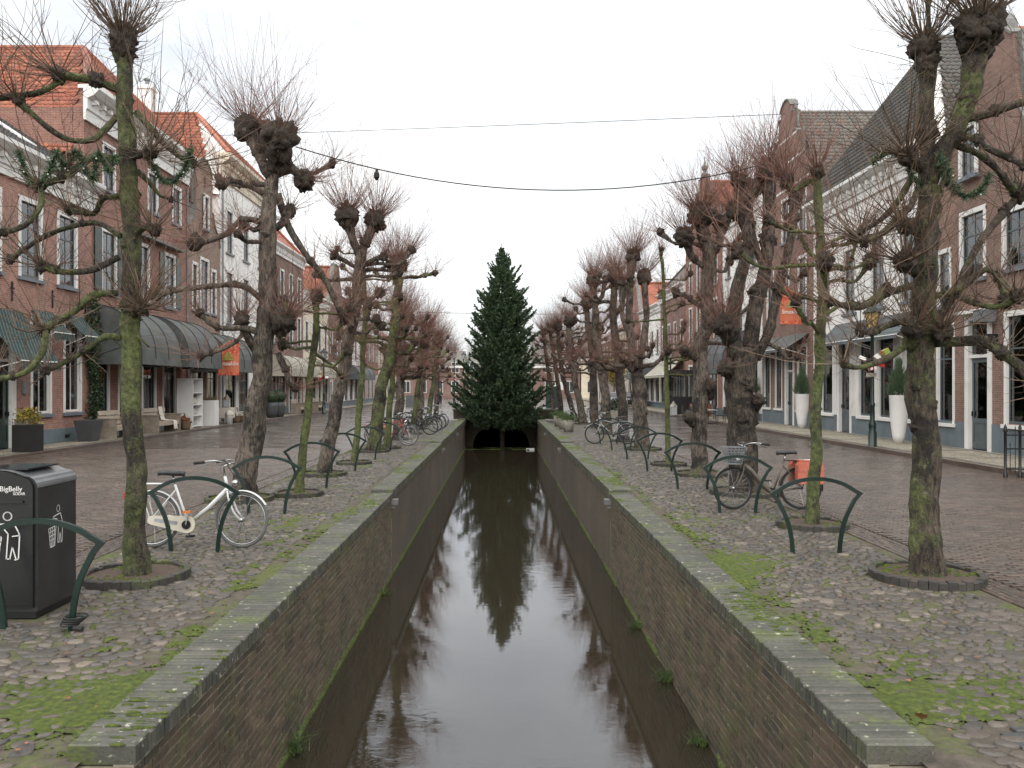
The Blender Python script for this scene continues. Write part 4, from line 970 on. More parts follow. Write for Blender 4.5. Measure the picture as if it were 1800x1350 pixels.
plain_house('brick house with red roof beyond the white plastered house', -1, 54.7, 64.5, 11.6, 'brick_dull', 'hip', 15.2, 'tile_red', 4, 1, awn='awning_pale')
plain_house('cream shop house with pale awning behind the leaning pollards', -1, 64.6, 74, 9.2, 'cream', 'street', 12.2, 'tile_brown', 4, 2, awn='awning_pale')
plain_house('narrow brick gabled house beyond the cream shop', -1, 74.1, 81, 8.8, 'brick_brown', 'gable', 13.2, 'tile_red', 3, 3, gable=True)
plain_house('white house with dark awning, far along the row with the fabric shop', -1, 81.1, 92, 9.4, 'whitewall', 'hip', 12.6, 'tile_grey', 4, 4, awn='awning_blue')
plain_house('brick house far along the row, red tiled', -1, 92.1, 104, 8.6, 'brick_red', 'street', 12, 'tile_red', 4, 5)
plain_house('cream house at the far end of the row with the fabric shop', -1, 104.1, 122, 8.2, 'cream', 'street', 11.6, 'tile_red', 5, 6)
plain_house('dull brick house with brown roof beyond the stepped gable', 1, 63.6, 73.5, 9.8, 'brick_dull', 'hip', 13.6, 'tile_brown', 4, 7, awn='awning_pale')
plain_house('white house with slate awning beyond the brown roofed house', 1, 73.6, 84, 9.2, 'whitewall', 'street', 12.4, 'tile_red', 4, 8, awn='awning_blue')
plain_house('brick gabled house beyond the parked silver car', 1, 84.1, 92, 8.6, 'brick_red', 'gable', 13, 'tile_red', 3, 9, gable=True)
plain_house('cream house far along the row with the grey awnings', 1, 92.1, 105, 8.6, 'cream', 'street', 11.8, 'tile_brown', 4, 10)
plain_house('brick house at the far end of the row with the grey awnings', 1, 105.1, 122, 8.4, 'brick_brown', 'street', 11.8, 'tile_red', 5, 11)
# houses closing the view, facing the camera
def end_house(label, x0, x1, zE, zr, wall, tile):
    Y = 136.; h = empty('house', ((x0+x1)/2, Y, 0), label, 'house', 'houses closing the far end of the street')
    MB().box(x0, x1, Y, Y+9, 0, zE).build('wall', MT[wall], h)
    MB().prism([(x0-.2, Y-.3, zE), (x0-.2, Y+9.3, zE), (x0-.2, Y+4.5, zr)], (x1-x0+.4, 0, 0)).build('roof', MT[tile], h)
    MB().box(x0-.1, x1+.1, Y-.35, Y, zE-.4, zE-.02).build('cornice', MT['white'], h)
    n = max(2, int((x1-x0)/2.6))
    for i in range(n):
        xc = x0+(x1-x0)*(i+.5)/n
        for z0, z1 in ((.9, 2.9), (4.2, 6.0)):
            wd = MB().box(xc-.65, xc+.65, Y-.06, Y-.003, z0, z1).build('window', MT['white'], h)
            for j in (-1, 1): MB().box(xc+j*.3-.26, xc+j*.3+.26, Y-.075, Y-.061, z0+.1, z1-.1).build('pane', MT['darkwood'], wd)
for lb, a, b, zE, zr, wl_, tl in (('far brick house closing the street behind the lamp posts', -17, -6.2, 5.4, 8.0, 'brick_dull', 'tile_brown'), ('far tan house closing the street behind the fir tree', -6, 2.5, 4.6, 7.0, 'brick_tan', 'tile_brown'),
                                  ('far red brick house closing the street right of the bridge', 2.7, 13, 5.4, 8.2, 'brick_dull', 'tile_brown'), ('far cream house closing the street behind the silver car', 13.2, 26, 6.6, 9.8, 'cream', 'tile_brown'),
                                  ('far brick house at the corner behind the A-board', -30, -17.2, 7, 10.5, 'brick_red', 'tile_red')):
    end_house(lb, a, b, zE, zr, wl_, tl)
# ------------------------------------------------------------------ trees
def twig_mesh(st, di, L, r, up, rng, K=5, sides=3, wob=.075):
    """many curved tapering twigs at once -> verts, quads"""
    N = len(st); t = np.linspace(0, 1, K)[None, :, None]; di = di/np.linalg.norm(di, axis=1, keepdims=True)
    upv = np.array([0, 0, 1.])[None, None]; up = np.broadcast_to(up, (N,))
    side = np.cross(di, rng.normal(size=(N, 3))); side /= np.linalg.norm(side, axis=1, keepdims=True)+1e-9
    C = st[:, None]+di[:, None]*L[:, None, None]*t+upv*(up*L)[:, None, None]*t**2+side[:, None]*(rng.normal(0, wob, N)*L)[:, None, None]*np.sin(t*pi*1.5)
    a = np.cross(di, side); rad = (r[:, None]*(1-.75*np.linspace(0, 1, K)[None]))[..., None]
    V = np.stack([C+rad*(side[:, None]*cos(2*pi*k/sides)+a[:, None]*sin(2*pi*k/sides)) for k in range(sides)], 2)
    F = []
    for i in range(K-1):
        for k in range(sides): k2 = (k+1) % sides; F.append((i*sides+k, i*sides+k2, (i+1)*sides+k2, (i+1)*sides+k))
    F = np.array(F); F = (F[None]+(np.arange(N)*K*sides)[:, None, None]).reshape(-1, 4)
    return V.reshape(-1, 3), F, C
class Crown:
    def __init__(c, seed): c.rng = np.random.default_rng(seed); c.st = []; c.di = []; c.L = []; c.r = []; c.up = []
    def knob(c, p, rk, n, Lm, out=None, up=.8, r=.006):
        d = c.rng.normal(size=(n, 3)); d /= np.linalg.norm(d, axis=1, keepdims=True); d[:, 2] = d[:, 2]*.75+up*.6
        if out is not None: d += np.array(out)*.5
        d /= np.linalg.norm(d, axis=1, keepdims=True)
        c.st.append(np.array(p)+d*rk*.75); c.di.append(d); l = Lm*c.rng.uniform(.35, 1.15, n); l[d[:, 2] < 0] *= .55; c.L.append(l); c.r.append(np.full(n, r)*c.rng.uniform(.7, 1.2, n)); c.up.append(c.rng.uniform(.05, .4, n))
    def along(c, path, rad, n, Lm, z0=2.2, up=.4, r=.005):
        P = np.array([tuple(p) for p in path]); i = c.rng.integers(0, len(P)-1, n); f = c.rng.random(n)[:, None]; p = P[i]*(1-f)+P[i+1]*f
        ok = p[:, 2] > z0; p = p[ok]; n = len(p)
        if not n: return
        d = c.rng.normal(size=(n, 3)); d[:, 2] = d[:, 2]*.6+up; d /= np.linalg.norm(d, axis=1, keepdims=True)
        c.st.append(p); c.di.append(d); c.L.append(Lm*c.rng.uniform(.3, 1.1, n)); c.r.append(np.full(n, r)*c.rng.uniform(.7, 1.1, n)); c.up.append(c.rng.uniform(.05, .35, n))
    def build(c, parent, mat, sub=.8, K=5):
        st, di, L, r, up = map(np.concatenate, (c.st, c.di, c.L, c.r, c.up))
        V, F, C = twig_mesh(st, di, L, r, up, c.rng, K)
        m = int(len(st)*sub); i = c.rng.integers(0, len(st), m); k = c.rng.integers(1, K-1, m); p = C[i, k]; d = C[i, k+1]-C[i, k]
        d /= np.linalg.norm(d, axis=1, keepdims=True); d = d+.75*c.rng.normal(size=(m, 3)); d[:, 2] += .2
        V2, F2, _ = twig_mesh(p, d, L[i]*c.rng.uniform(.2, .5, m), r[i]*.6, np.full(m, .15), c.rng, 4 if K > 4 else 3)
        return tag(np_obj('crown', np.concatenate([V, V2]), np.concatenate([F, F2+len(V)]), mat, parent), kind='stuff')
def pollard(label, bx, by, trunk, r0, r1, limbs, bark, twig, seed, twigL=1.0, dens=1., auto=6, autolen=(.5, 1.2), zlo=2.3, flare=1.3, group='pollarded linden trees along the canal', burrs=3, haze=200, n=None, tw=1.):
    """trunk and limbs: world polylines; a limb is (points, r start, r end, burr radius, twigs)"""
    q = random.Random(seed); near = by < 13; ds = .06 if near else (.12 if by < 24 else .25); n = n or (26 if near else 16 if by < 20 else 8)
    t = empty('pollarded_tree', (bx, by, 0), label, 'tree', group); cr = Crown(seed)
    r0 *= .9 if near else .8; r1 *= .9 if near else .8; tp = smooth_path([Vector((bx, by, -.08))]+[Vector(p) for p in trunk], ds); Lt = [0]
    for a, b in zip(tp[:-1], tp[1:]): Lt.append(Lt[-1]+(b-a).length)
    tp = [p+Vector((mnoise.noise(p*1.3+Vector((seed, 0, 0))), mnoise.noise(p*1.3+Vector((0, seed, 9))), 0))*r0*.45*min(1, max(0, p.z)) for p in tp]; rad = [r0+(r1-r0)*(l/Lt[-1]) for l in Lt]; rad = [r*(1+(flare-1)*math.exp(-max(0, p.z)/.22)) for r, p in zip(rad, tp)]
    tr = MB().tube(tp, rad, n, True, .17, 4.2, seed, .16).build('trunk', bark, t, True)
    fine = 1.4 if near else 1.
    def burr(p, r, parent, k=5, mat=None):
        m = MB()
        big = r > .13
        for i in range(k+(2 if near else 0)+(8 if big else 0)):
            o = Vector((q.uniform(-.5, .5), q.uniform(-.5, .5), q.uniform(-.45, .55)))*r*(0 if i == 0 else 1.)
            if i > k: o = Vector((q.gauss(0, 1), q.gauss(0, 1), q.gauss(0, 1))).normalized()*r*.78
            m.blob(p+o, r*(1 if i == 0 else q.uniform(.35, .7) if i <= k else q.uniform(.14, .3)), 18 if near or (big and i == 0 and by < 24) else 11, 13 if near or (big and i == 0 and by < 24) else 8, .62, 2.6, seed+i*3.1+q.random()*9, (q.uniform(.75, 1.1), q.uniform(.75, 1.1), q.uniform(.8, 1.3)))
        m.build('burr', mat or MT['burr'], parent, True)
    for i in range(burrs):                                              # lumps on the trunk
        k = q.randrange(int(len(tp)*.35), len(tp)); d = Vector((q.uniform(-1, 1), q.uniform(-1, 1), 0)).normalized(); burr(tp[k]+d*rad[k]*.72, rad[k]*q.uniform(.34, .58), tr, 3, bark)
    allL = list(limbs)
    for i in range(auto):
        cand = [k for k, p in enumerate(tp) if p.z > zlo]
        if not cand: break
        k = q.choice(cand); p = tp[k]; a = q.choice((0, pi))+q.gauss(0, .5) if q.random() < .7 else q.uniform(0, 2*pi); L = q.uniform(*autolen)
        d = Vector((cos(a), sin(a), 0)); e = q.uniform(-.1, .35)
        pts = [p, p+d*L*.35+Vector((0, 0, e*L*.5)), p+d*L*.7+Vector((q.uniform(-.1, .1), q.uniform(-.1, .1), e*L*.6-.03)), p+d*L+Vector((0, 0, e*L+q.uniform(0, .25)))]
        allL.append((pts, rad[k]*q.uniform(.3, .45)+.012, rad[k]*.22+.012, q.uniform(.07, .13), int(16*dens)))
    for pts, ra, rb, kr, nt_ in allL:
        ra *= .78; rb *= .78; kr *= .86; nt_ = int(nt_*tw)
        pp = smooth_path(pts, ds); m = len(pp); rr = [ra+(rb-ra)*i/(m-1) for i in range(m)]
        if kr: rr = [a_+max(0., kr*.72-a_)*max(0., (i/(m-1)-.72)/.28)**1.6 for i, a_ in enumerate(rr)]
        lm = MB().tube(pp, rr, max(6, min(14, n-6)), True, .28, 6., seed+len(pts)).build('limb', bark, t, True)
        out = (pp[-1]-pp[max(0, m-4)]); out = out.normalized() if out.length else Vector((0, 0, 1))
        if kr: burr(pp[-1]+out*kr*.3, kr, lm); cr.knob(pp[-1]+out*kr*.3, kr, nt_, twigL*(1 if kr < .18 else 1.25), tuple(out), .9, .0046*fine if kr < .18 else .0052*fine); cr.knob(pp[-1]+out*kr*.35, kr*1.05, 30 if near else 24, kr*1.1, None, .3, .006)
        cr.along(pp, rr, int(nt_*.6), twigL*.55, 0, .5, .0045)
        if kr and nt_ > 10:                                             # small knuckles along the limb
            for j in range(1 if m < 8 else 2):
                k = q.randrange(m//3, m); burr(pp[k]+Vector((0, 0, rr[k]*.3)), max(.025, rr[k]*q.uniform(1.05, 1.4)), lm, 3); cr.knob(pp[k], rr[k], 7, twigL*.7, None, .9, .005)
    cr.along(tp, rad, haze if by < 16 else int(haze*1.9), twigL*.62, zlo, .45, .0045)
    cr.build(t, twig, .8, 5 if by < 22 else 4)
    return t
def pl(Y, pts, jit=.0, seed=0):
    q = random.Random(seed); return [PX(x, y, Y+q.uniform(-jit, jit)*min(1, i)) for i, (x, y) in enumerate(pts)]
def LB(Y, pts, ra, rb, kr, nt_, dy=0., seed=0):
    """limb read off the photograph at distance Y, sweeping dy metres in depth"""
    k = len(pts); return ([PX(x, y, Y+dy*i/(k-1)) for i, (x, y) in enumerate(pts)], ra, rb, kr, nt_)
# --- left row
Y = 8.63
pollard('slim mossy pollard with green garlands, beside the dark litter bin', -3.82, Y, pl(Y, [(238, 900), (233, 700), (228, 560), (228, 420), (228, 300), (224, 200), (224, 140), (218, 100)], .03), .118, .085, [
    LB(Y, [(218, 110), (216, 92), (217, 80)], .11, .15, .17, 130),
    LB(Y, [(215, 160), (185, 148), (150, 138), (108, 133)], .065, .05, .09, 46, -.3), LB(Y-.3, [(108, 140), (75, 160), (30, 168), (-25, 175)], .04, .035, .07, 30, -.3),
    LB(Y, [(205, 205), (165, 245), (120, 245), (85, 225), (35, 180)], .045, .03, .06, 22, -.5), LB(Y, [(238, 195), (262, 222), (290, 255), (315, 275), (338, 286)], .05, .03, .05, 24, .3),
    LB(Y, [(208, 285), (165, 275), (120, 308), (72, 325)], .05, .04, .06, 22, -.4), LB(Y-.4, [(70, 325), (72, 360), (45, 395), (-5, 412)], .035, .03, .05, 16, -.2),
    LB(Y, [(210, 345), (180, 350), (165, 375), (125, 370)], .04, .03, .07, 22, .3), LB(Y, [(212, 415), (170, 392), (120, 400), (70, 420), (20, 455)], .04, .03, .05, 18, .4),
    LB(Y, [(210, 452), (160, 475), (110, 478), (75, 468)], .045, .035, .06, 24, -.2), LB(Y, [(208, 515), (165, 518), (130, 548), (80, 578)], .05, .045, .06, 26, -.3),
    LB(Y-.3, [(80, 578), (76, 615), (45, 655), (-15, 668)], .04, .035, .06, 22, -.2), LB(Y, [(212, 595), (185, 592), (135, 625), (85, 650)], .045, .035, .05, 24, -.2),
    LB(Y, [(240, 300), (262, 320), (282, 345), (300, 350)], .04, .02, .03, 8, .2), LB(Y, [(238, 410), (255, 400), (270, 405)], .04, .04, .07, 26, -.2), LB(Y, [(232, 555), (240, 548), (246, 545)], .06, .05, .085, 60, -.15),
    LB(Y, [(240, 590), (252, 600), (262, 610)], .02, .012, 0, 5), LB(Y, [(225, 280), (250, 270), (262, 268)], .05, .04, .08, 40, -.25)],
    MT['bark_moss'], MT['twig_brown'], 3, 1.0, 1., 0, (.4, .9), 2.6, 1.35, burrs=9, haze=80, tw=.85)
Y = 14.5
pollard('thick pollard with big forked burr head behind the white bicycle', -4.55, Y, pl(Y, [(440, 780), (458, 690), (465, 600), (470, 520), (475, 440), (478, 360), (478, 300)], .05), .26, .15, [
    LB(Y, [(476, 310), (462, 285), (448, 255), (440, 232)], .12, .16, .30, 110, .1), LB(Y, [(480, 300), (486, 275), (488, 255)], .14, .18, .33, 110, -.2), LB(Y, [(486, 300), (508, 292), (525, 305), (530, 315)], .11, .12, .20, 70, .2),
    LB(Y, [(488, 340), (508, 400), (540, 450), (570, 490), (600, 550)], .09, .06, .10, 40, .6), LB(Y, [(468, 345), (435, 325), (405, 318), (392, 325)], .06, .05, .12, 44, -.4),
    LB(Y, [(462, 390), (425, 385), (400, 410), (360, 425), (345, 428)], .07, .06, .14, 46, -.3), LB(Y, [(462, 425), (435, 425), (420, 412)], .05, .06, .09, 30, -.5), LB(Y, [(460, 525), (425, 502), (370, 503), (300, 512), (275, 518)], .07, .05, .11, 46, -.5),
    LB(Y, [(452, 620), (435, 590), (425, 565)], .1, .09, .15, 60, -.2), LB(Y, [(488, 580), (492, 572), (498, 565)], .15, .14, .22, 70, -.2), LB(Y, [(488, 620), (502, 650), (510, 675), (518, 680)], .07, .06, .1, 30, .2),
    LB(Y, [(485, 400), (500, 390), (508, 372)], .08, .07, .13, 40, .3), LB(Y, [(425, 560), (425, 590), (400, 610), (355, 625)], .05, .04, .08, 34, -.5)],
    MT['bark'], MT['twig_red'], 5, 1.1, 1., 4, (.5, 1.1), 2.5, 1.25, burrs=7, haze=200)
Y = 15.2
pollard('short slim green pollard leaning over the bike racks', -3.73, Y, pl(Y, [(533, 790), (545, 680), (553, 600), (556, 540)], .02), .10, .07, [LB(Y, [(556, 545), (555, 532), (556, 525)], .08, .08, .12, 60), LB(Y, [(552, 620), (580, 640), (600, 660)], .04, .03, .06, 20, .3)],
        MT['bark_green'], MT['twig_brown'], 8, .8, 1., 6, (.4, .8), 2.2, burrs=5, haze=80)
Y = 18.6
pollard('smooth dark pollard leaning towards the canal, crowned with two burrs', -4.02, Y, pl(Y, [(585, 740), (608, 640), (622, 560), (630, 490), (634, 440)], .05), .19, .13, [LB(Y, [(632, 450), (618, 415), (612, 385)], .11, .14, .27, 170, -.1), LB(Y, [(634, 450), (645, 420), (658, 393)], .11, .14, .27, 170, .2),
    LB(Y, [(630, 470), (660, 455), (672, 452)], .07, .06, .11, 40), LB(Y, [(625, 470), (600, 455), (590, 450)], .06, .06, .12, 44, -.3)], MT['bark'], MT['twig_red'], 9, 1.0, 1.5, 10, (.5, 1.2), 2.4, burrs=6, haze=480)
Y = 21.3
pollard('slim mossy green pollard between the leaning trunks', -3.8, Y, pl(Y, [(632, 720), (640, 610), (642, 520), (640, 450)], .03), .11, .07, [LB(Y, [(640, 460), (640, 440), (642, 430)], .08, .1, .16, 90), LB(Y, [(640, 610), (620, 590), (605, 585)], .05, .04, .09, 34)],
        MT['bark_green'], MT['twig_red'], 10, .9, 1.3, 9, (.4, 1.0), 2.3, burrs=5, haze=380)
Y = 25.2
pollard('thick mossy pollard by the red bicycle', -3.95, Y, pl(Y, [(668, 700), (690, 600), (697, 530), (700, 490)], .05), .27, .15, [LB(Y, [(698, 500), (698, 480), (699, 470)], .2, .22, .34, 260)], MT['bark_moss'], MT['twig_red'], 12, 1.05, 1.7, 12, (.5, 1.3), 2.3, burrs=6, haze=620)
for i, (x, y_, rr, hh, mt, lb) in enumerate(((-3.7, 26.6, .14, 4.0, 'bark_green', 'slim green pollard just beyond the thick mossy one'), (-3.9, 31, .24, 4.3, 'bark', 'pollard between the red bicycle and the dark bicycles'), (-3.75, 34.5, .14, 4.1, 'bark_moss', 'slim pollard next to the dark parked bicycles'),
                                          (-3.9, 38.5, .24, 4.3, 'bark', 'pollard beside the silver bicycle'), (-3.8, 42.5, .18, 4.2, 'bark_moss', 'last pollard of its row, near the double street lamp'), (-4.0, 50.5, .2, 4.3, 'bark', 'pollard on the square past the end of the bridge parapet'))):
    q = random.Random(i+50); dx = q.uniform(.1, .5)
    pollard(lb, x, y_, [(x+dx*.3, y_, 1.2), (x+dx*.7, y_, 2.6), (x+dx, y_, hh)], rr, rr*.6, [([(x+dx, y_, hh-.2), (x+dx, y_, hh), (x+dx+.05, y_, hh+.15)], rr*.7, rr*.8, rr*1.25+.08, 230)], MT[mt], MT['twig_red'], 60+i, 1.0, 1.8, 11, (.5, 1.2), 2.2, burrs=5, haze=600)
# --- right row
Y = 8.63
pollard('stout mossy pollard with forked head and green garlands near the railings', 4.45, Y, pl(Y, [(1627, 900), (1625, 750), (1622, 650), (1620, 580), (1622, 480), (1628, 390), (1632, 330)], .03), .165, .12, [
    LB(Y, [(1632, 335), (1630, 260), (1628, 190), (1632, 140), (1626, 92)], .10, .10, .18, 120), LB(Y, [(1634, 320), (1655, 268), (1682, 225), (1704, 160), (1716, 90), (1718, 60)], .115, .14, .24, 150, -.3),
    LB(Y, [(1626, 95), (1632, 50), (1630, -20)], .04, .03, .08, 40), LB(Y-.1, [(1690, 212), (1735, 200), (1790, 182), (1860, 165)], .06, .05, .08, 30, -.3),
    LB(Y, [(1680, 255), (1715, 268), (1745, 290), (1775, 325), (1790, 338)], .05, .045, .085, 40, .3), LB(Y, [(1640, 580), (1685, 500), (1720, 430), (1755, 385), (1790, 345)], .055, .045, .08, 34, .35),
    LB(Y, [(1640, 522), (1685, 508), (1735, 473), (1762, 498), (1770, 525)], .045, .045, .085, 40, -.3), LB(Y, [(1675, 515), (1705, 530), (1752, 540), (1785, 522)], .04, .04, .07, 26, -.5),
    LB(Y, [(1640, 602), (1690, 600), (1730, 600), (1760, 622), (1795, 645), (1810, 668)], .07, .06, .09, 34, -.35), LB(Y, [(1612, 500), (1570, 512), (1510, 540), (1462, 532)], .05, .035, .05, 26, .3),
    LB(Y, [(1602, 600), (1562, 628), (1512, 646), (1484, 640)], .045, .03, .045, 16, -.3), LB(Y, [(1608, 560), (1560, 572), (1532, 585), (1514, 580)], .045, .035, .06, 22, -.5), LB(Y, [(1605, 310), (1570, 365), (1535, 395), (1500, 415)], .045, .03, .05, 24, .4),
    LB(Y, [(1615, 330), (1595, 370), (1560, 405), (1520, 425)], .04, .03, .05, 22, -.2), LB(Y, [(1622, 300), (1605, 282), (1598, 275)], .07, .07, .11, 90, -.2), LB(Y, [(1612, 405), (1598, 402), (1590, 398)], .07, .06, .09, 50, -.25),
    LB(Y, [(1612, 480), (1600, 470), (1592, 462)], .08, .07, .11, 70, -.25), LB(Y, [(1665, 260), (1700, 240), (1740, 262), (1800, 290)], .05, .04, .06, 20, -.4), LB(Y, [(1600, 610), (1605, 590), (1605, 580)], .1, .1, .12, 50, -.2), LB(Y, [(1640, 600), (1650, 590), (1655, 585)], .08, .08, .1, 40, -.2)],
    MT['bark_patch'], MT['twig_brown'], 21, 1.05, 1., 0, (.4, .9), 2.6, 1.25, burrs=11, haze=60, tw=.6)
Y = 11.8
pollard('slim straight pollard behind the bicycle with orange panniers', 4.45, Y, pl(Y, [(1433, 800), (1440, 650), (1444, 500), (1441, 390), (1438, 320)], .02), .095, .065, [LB(Y, [(1438, 325), (1436, 312), (1437, 305)], .06, .06, .10, 50), LB(Y, [(1442, 460), (1420, 440), (1400, 405), (1385, 400)], .04, .03, .06, 26, .2),
    LB(Y, [(1443, 480), (1470, 472), (1490, 470), (1512, 405)], .035, .025, .05, 22, .3), LB(Y, [(1440, 330), (1425, 318), (1395, 335), (1385, 320)], .05, .04, .10, 60, .2)], MT['bark_green'], MT['twig_red'], 22, .9, 1., 10, (.5, 1.2), 2.5, burrs=7, haze=170)
Y = 15.4
pollard('huge knotted pollard split into several stems behind the black bicycle', 4.52, Y, pl(Y, [(1306, 800), (1302, 720), (1302, 660), (1305, 610)], .02), .31, .34, [
    LB(Y, [(1295, 630), (1288, 570), (1300, 490), (1316, 430), (1306, 380), (1300, 325)], .19, .11, .17, 130, -.2), LB(Y, [(1316, 440), (1308, 400), (1290, 372)], .09, .08, .16, 80, -.3), LB(Y, [(1318, 620), (1328, 540), (1345, 470), (1352, 380), (1350, 310)], .19, .12, .27, 170, .2),
    LB(Y, [(1345, 480), (1325, 420), (1318, 350), (1322, 335)], .08, .08, .17, 90, .2), LB(Y, [(1328, 630), (1352, 580), (1370, 500), (1388, 430), (1398, 350)], .13, .09, .18, 110, .1), LB(Y, [(1288, 600), (1280, 585), (1275, 575)], .2, .2, .25, 50, -.2),
    LB(Y, [(1342, 600), (1370, 615), (1385, 632), (1400, 628)], .05, .04, .06, 26, -.3), LB(Y, [(1375, 480), (1400, 495), (1412, 480)], .05, .05, .08, 26, -.3), LB(Y, [(1325, 720), (1330, 712), (1332, 705)], .12, .12, .13, 0, -.2), LB(Y, [(1285, 650), (1280, 650), (1277, 648)], .15, .15, .17, 14, -.2)],
    MT['bark_dark'], MT['twig_red'], 23, 1.05, 1.2, 5, (.5, 1.1), 3.2, 1.25, burrs=8, haze=160)
Y = 18.6
pollard('grey pollard with cleft trunk and black burrs near the canal', 4.5, Y, pl(Y, [(1229, 730), (1230, 640), (1240, 560), (1245, 490), (1242, 430)], .03), .23, .17, [LB(Y, [(1240, 440), (1235, 405), (1232, 385)], .15, .18, .32, 190, -.1), LB(Y, [(1246, 460), (1262, 430), (1268, 395)], .1, .12, .22, 100, .2),
    LB(Y, [(1238, 470), (1215, 450), (1205, 420)], .09, .11, .22, 100, -.2), LB(Y, [(1225, 632), (1212, 622), (1204, 618)], .1, .1, .13, 20, -.3), LB(Y, [(1232, 540), (1205, 520), (1190, 515)], .07, .06, .1, 34, .1), LB(Y, [(1248, 700), (1252, 690), (1250, 680)], .1, .1, .14, 4, -.2), LB(Y, [(1218, 745), (1214, 740), (1212, 735)], .12, .12, .15, 0, -.2)],
    MT['bark'], MT['twig_red'], 24, 1.0, 1.3, 8, (.5, 1.1), 2.6, burrs=7, haze=320)
Y = 20.9
pollard('thin straight young pollard, taller than its neighbours are thick', 4.24, Y, pl(Y, [(1173, 720), (1171, 600), (1168, 520), (1163, 455)], .02), .09, .05, [LB(Y, [(1163, 460), (1162, 448), (1162, 440)], .05, .05, .09, 30)], MT['bark_green'], MT['twig_red'], 25, .75, 1., 14, (.5, 1.1), 2.2, burrs=4, haze=170)
Y = 26.
pollard('twin headed thick pollard next to the last bike racks', 4.47, Y, pl(Y, [(1126, 710), (1122, 650), (1120, 620)], .02), .29, .27, [LB(Y, [(1114, 635), (1106, 560), (1108, 490), (1112, 455)], .17, .12, .27, 190), LB(Y, [(1126, 630), (1136, 560), (1132, 490)], .15, .11, .24, 170, .3), LB(Y, [(1110, 600), (1095, 560), (1092, 500)], .1, .08, .18, 110, -.2)],
        MT['bark'], MT['twig_red'], 26, 1.05, 1.6, 8, (.5, 1.1), 2.5, burrs=6, haze=520)
for i, (x, y_, rr, hh, mt, lb, pts) in enumerate(((4.5, 30, .25, 4.6, 'bark_dark', 'dark pollard behind the silver bicycle by the racks', [(1092, 700), (1088, 640), (1078, 560), (1080, 495)]), (4.4, 34.5, .27, 4.6, 'bark', 'bent pollard in front of the silver car', [(1065, 700), (1052, 620), (1045, 540), (1042, 500)]),
                                          (4.5, 39.5, .26, 4.5, 'bark_dark', 'hollow looking dark pollard beyond the racks', [(1044, 690), (1040, 620), (1030, 540)]), (4.35, 43.5, .26, 4.4, 'bark', 'crooked pollard beside the stone planters', [(1018, 700), (1005, 640), (1000, 570)]),
                                          (4.2, 46.3, .2, 4.4, 'bark_dark', 'leaning pollard next to the bridge parapet', [(998, 690), (985, 640), (980, 580)]), (3.7, 51, .2, 4.4, 'bark_dark', 'pollard on the square close behind the leaning one', [(985, 700), (975, 640), (968, 585)]), (3.5, 56, .2, 4.4, 'bark_dark', 'dark pollard on the square half hidden by the fir', [(970, 690), (962, 640), (955, 590)]))):
    q = random.Random(i+80); tp = pl(y_, pts); e = tp[-1]
    pollard(lb, x, y_, tp, rr, rr*.6, [([e-Vector((0, 0, .2)), e, e+Vector((.03, 0, .12))], rr*.7, rr*.8, rr+.1, 250), ([tp[-2], tp[-2]+Vector((.35, .2, .5)), tp[-2]+Vector((.45, .2, 1.1))], rr*.5, rr*.4, .2, 130)], MT[mt], MT['twig_red'], 90+i, 1.0, 1.8, 11, (.5, 1.2), 2.2, burrs=5, haze=650)

# brick rings round the trunks
def tree_pit(x, y, r, i, label):
    p = empty('tree_pit', (x, y, 0), label, 'tree pit', 'brick ringed tree pits'); n = int(2*pi*r/.082); z = .075 if y < 30 else .06
    m = MB(); k = 28; m.poly([(x+(r-.02)*cos(2*pi*j/k), y+(r-.02)*sin(2*pi*j/k), z*.55) for j in range(k)]); m.build('soil', MT['pitsoil'], p)
    tv, tf = bevel_box(.075, .085, .14, .008); a = np.arange(n)*2*pi/n
    P = np.stack([x+r*np.cos(a), y+r*np.sin(a), z+NP.uniform(-.012, .01, n)], -1)
    if y < 22:
        me = np_mesh('brick', tv, tf, MT['ringbrick'])
        for j in range(n): add('brick', me, p, P[j], (R.uniform(-.04, .04), 0, a[j]+R.uniform(-.05, .05)))
    else:
        V, F = bake(tv, tf, P, a, np.ones((n, 3))); tag(np_obj('edging_bricks', V, F, MT['ringbrick'], p), kind='stuff')
    if y < 30:                                                           # moss on the soil
        N = 160; q = r*np.sqrt(NP.random(N))*.92; b = NP.uniform(0, 6.28, N); mx_ = x+q*np.cos(b); my = y+q*np.sin(b); ok = vnoise(mx_*3, my*3, 31) > .6; mx_ = mx_[ok]; my = my[ok]; n = len(mx_)
        t6 = stone_t(77, 6); s3 = np.stack([NP.uniform(.012, .035, n)]*2+[NP.uniform(.008, .02, n)], -1); P = np.stack([mx_, my, np.full(n, z*.55)], -1)
        V, F = bake(t6[0], t6[1], P, b[:n], s3); _, T = bake(t6[0], t6[2], P, b[:n], s3); tag(np_obj('moss', V, [F, T], MT['moss'], p, True), kind='stuff')
PITN = ['garlanded slim pollard by the bin', 'thick pollard behind the white bicycle', 'short leaning green pollard', 'smooth dark leaning pollard', 'slim mossy pollard between leaning trunks', 'mossy pollard by the red bicycle', 'green pollard past the red bicycle',
        'pollard before the dark bicycles', 'slim pollard at the dark bicycles', 'pollard beside the angled silver bicycle', 'last pollard before the double lamps', 'stout garlanded pollard by the railings', 'slim pollard by the orange panniers', 'huge knotted pollard', 'cleft grey pollard', 'thin straight young pollard',
        'twin headed thick pollard', 'dark pollard behind the silver bicycle', 'bent pollard before the silver car', 'hollow looking dark pollard', 'crooked pollard by the stone planters', 'leaning pollard at the parapet']
for i, (x, y, r) in enumerate(PITS): tree_pit(x, y, r, i, 'round brick edged soil pit at the foot of the '+PITN[i])

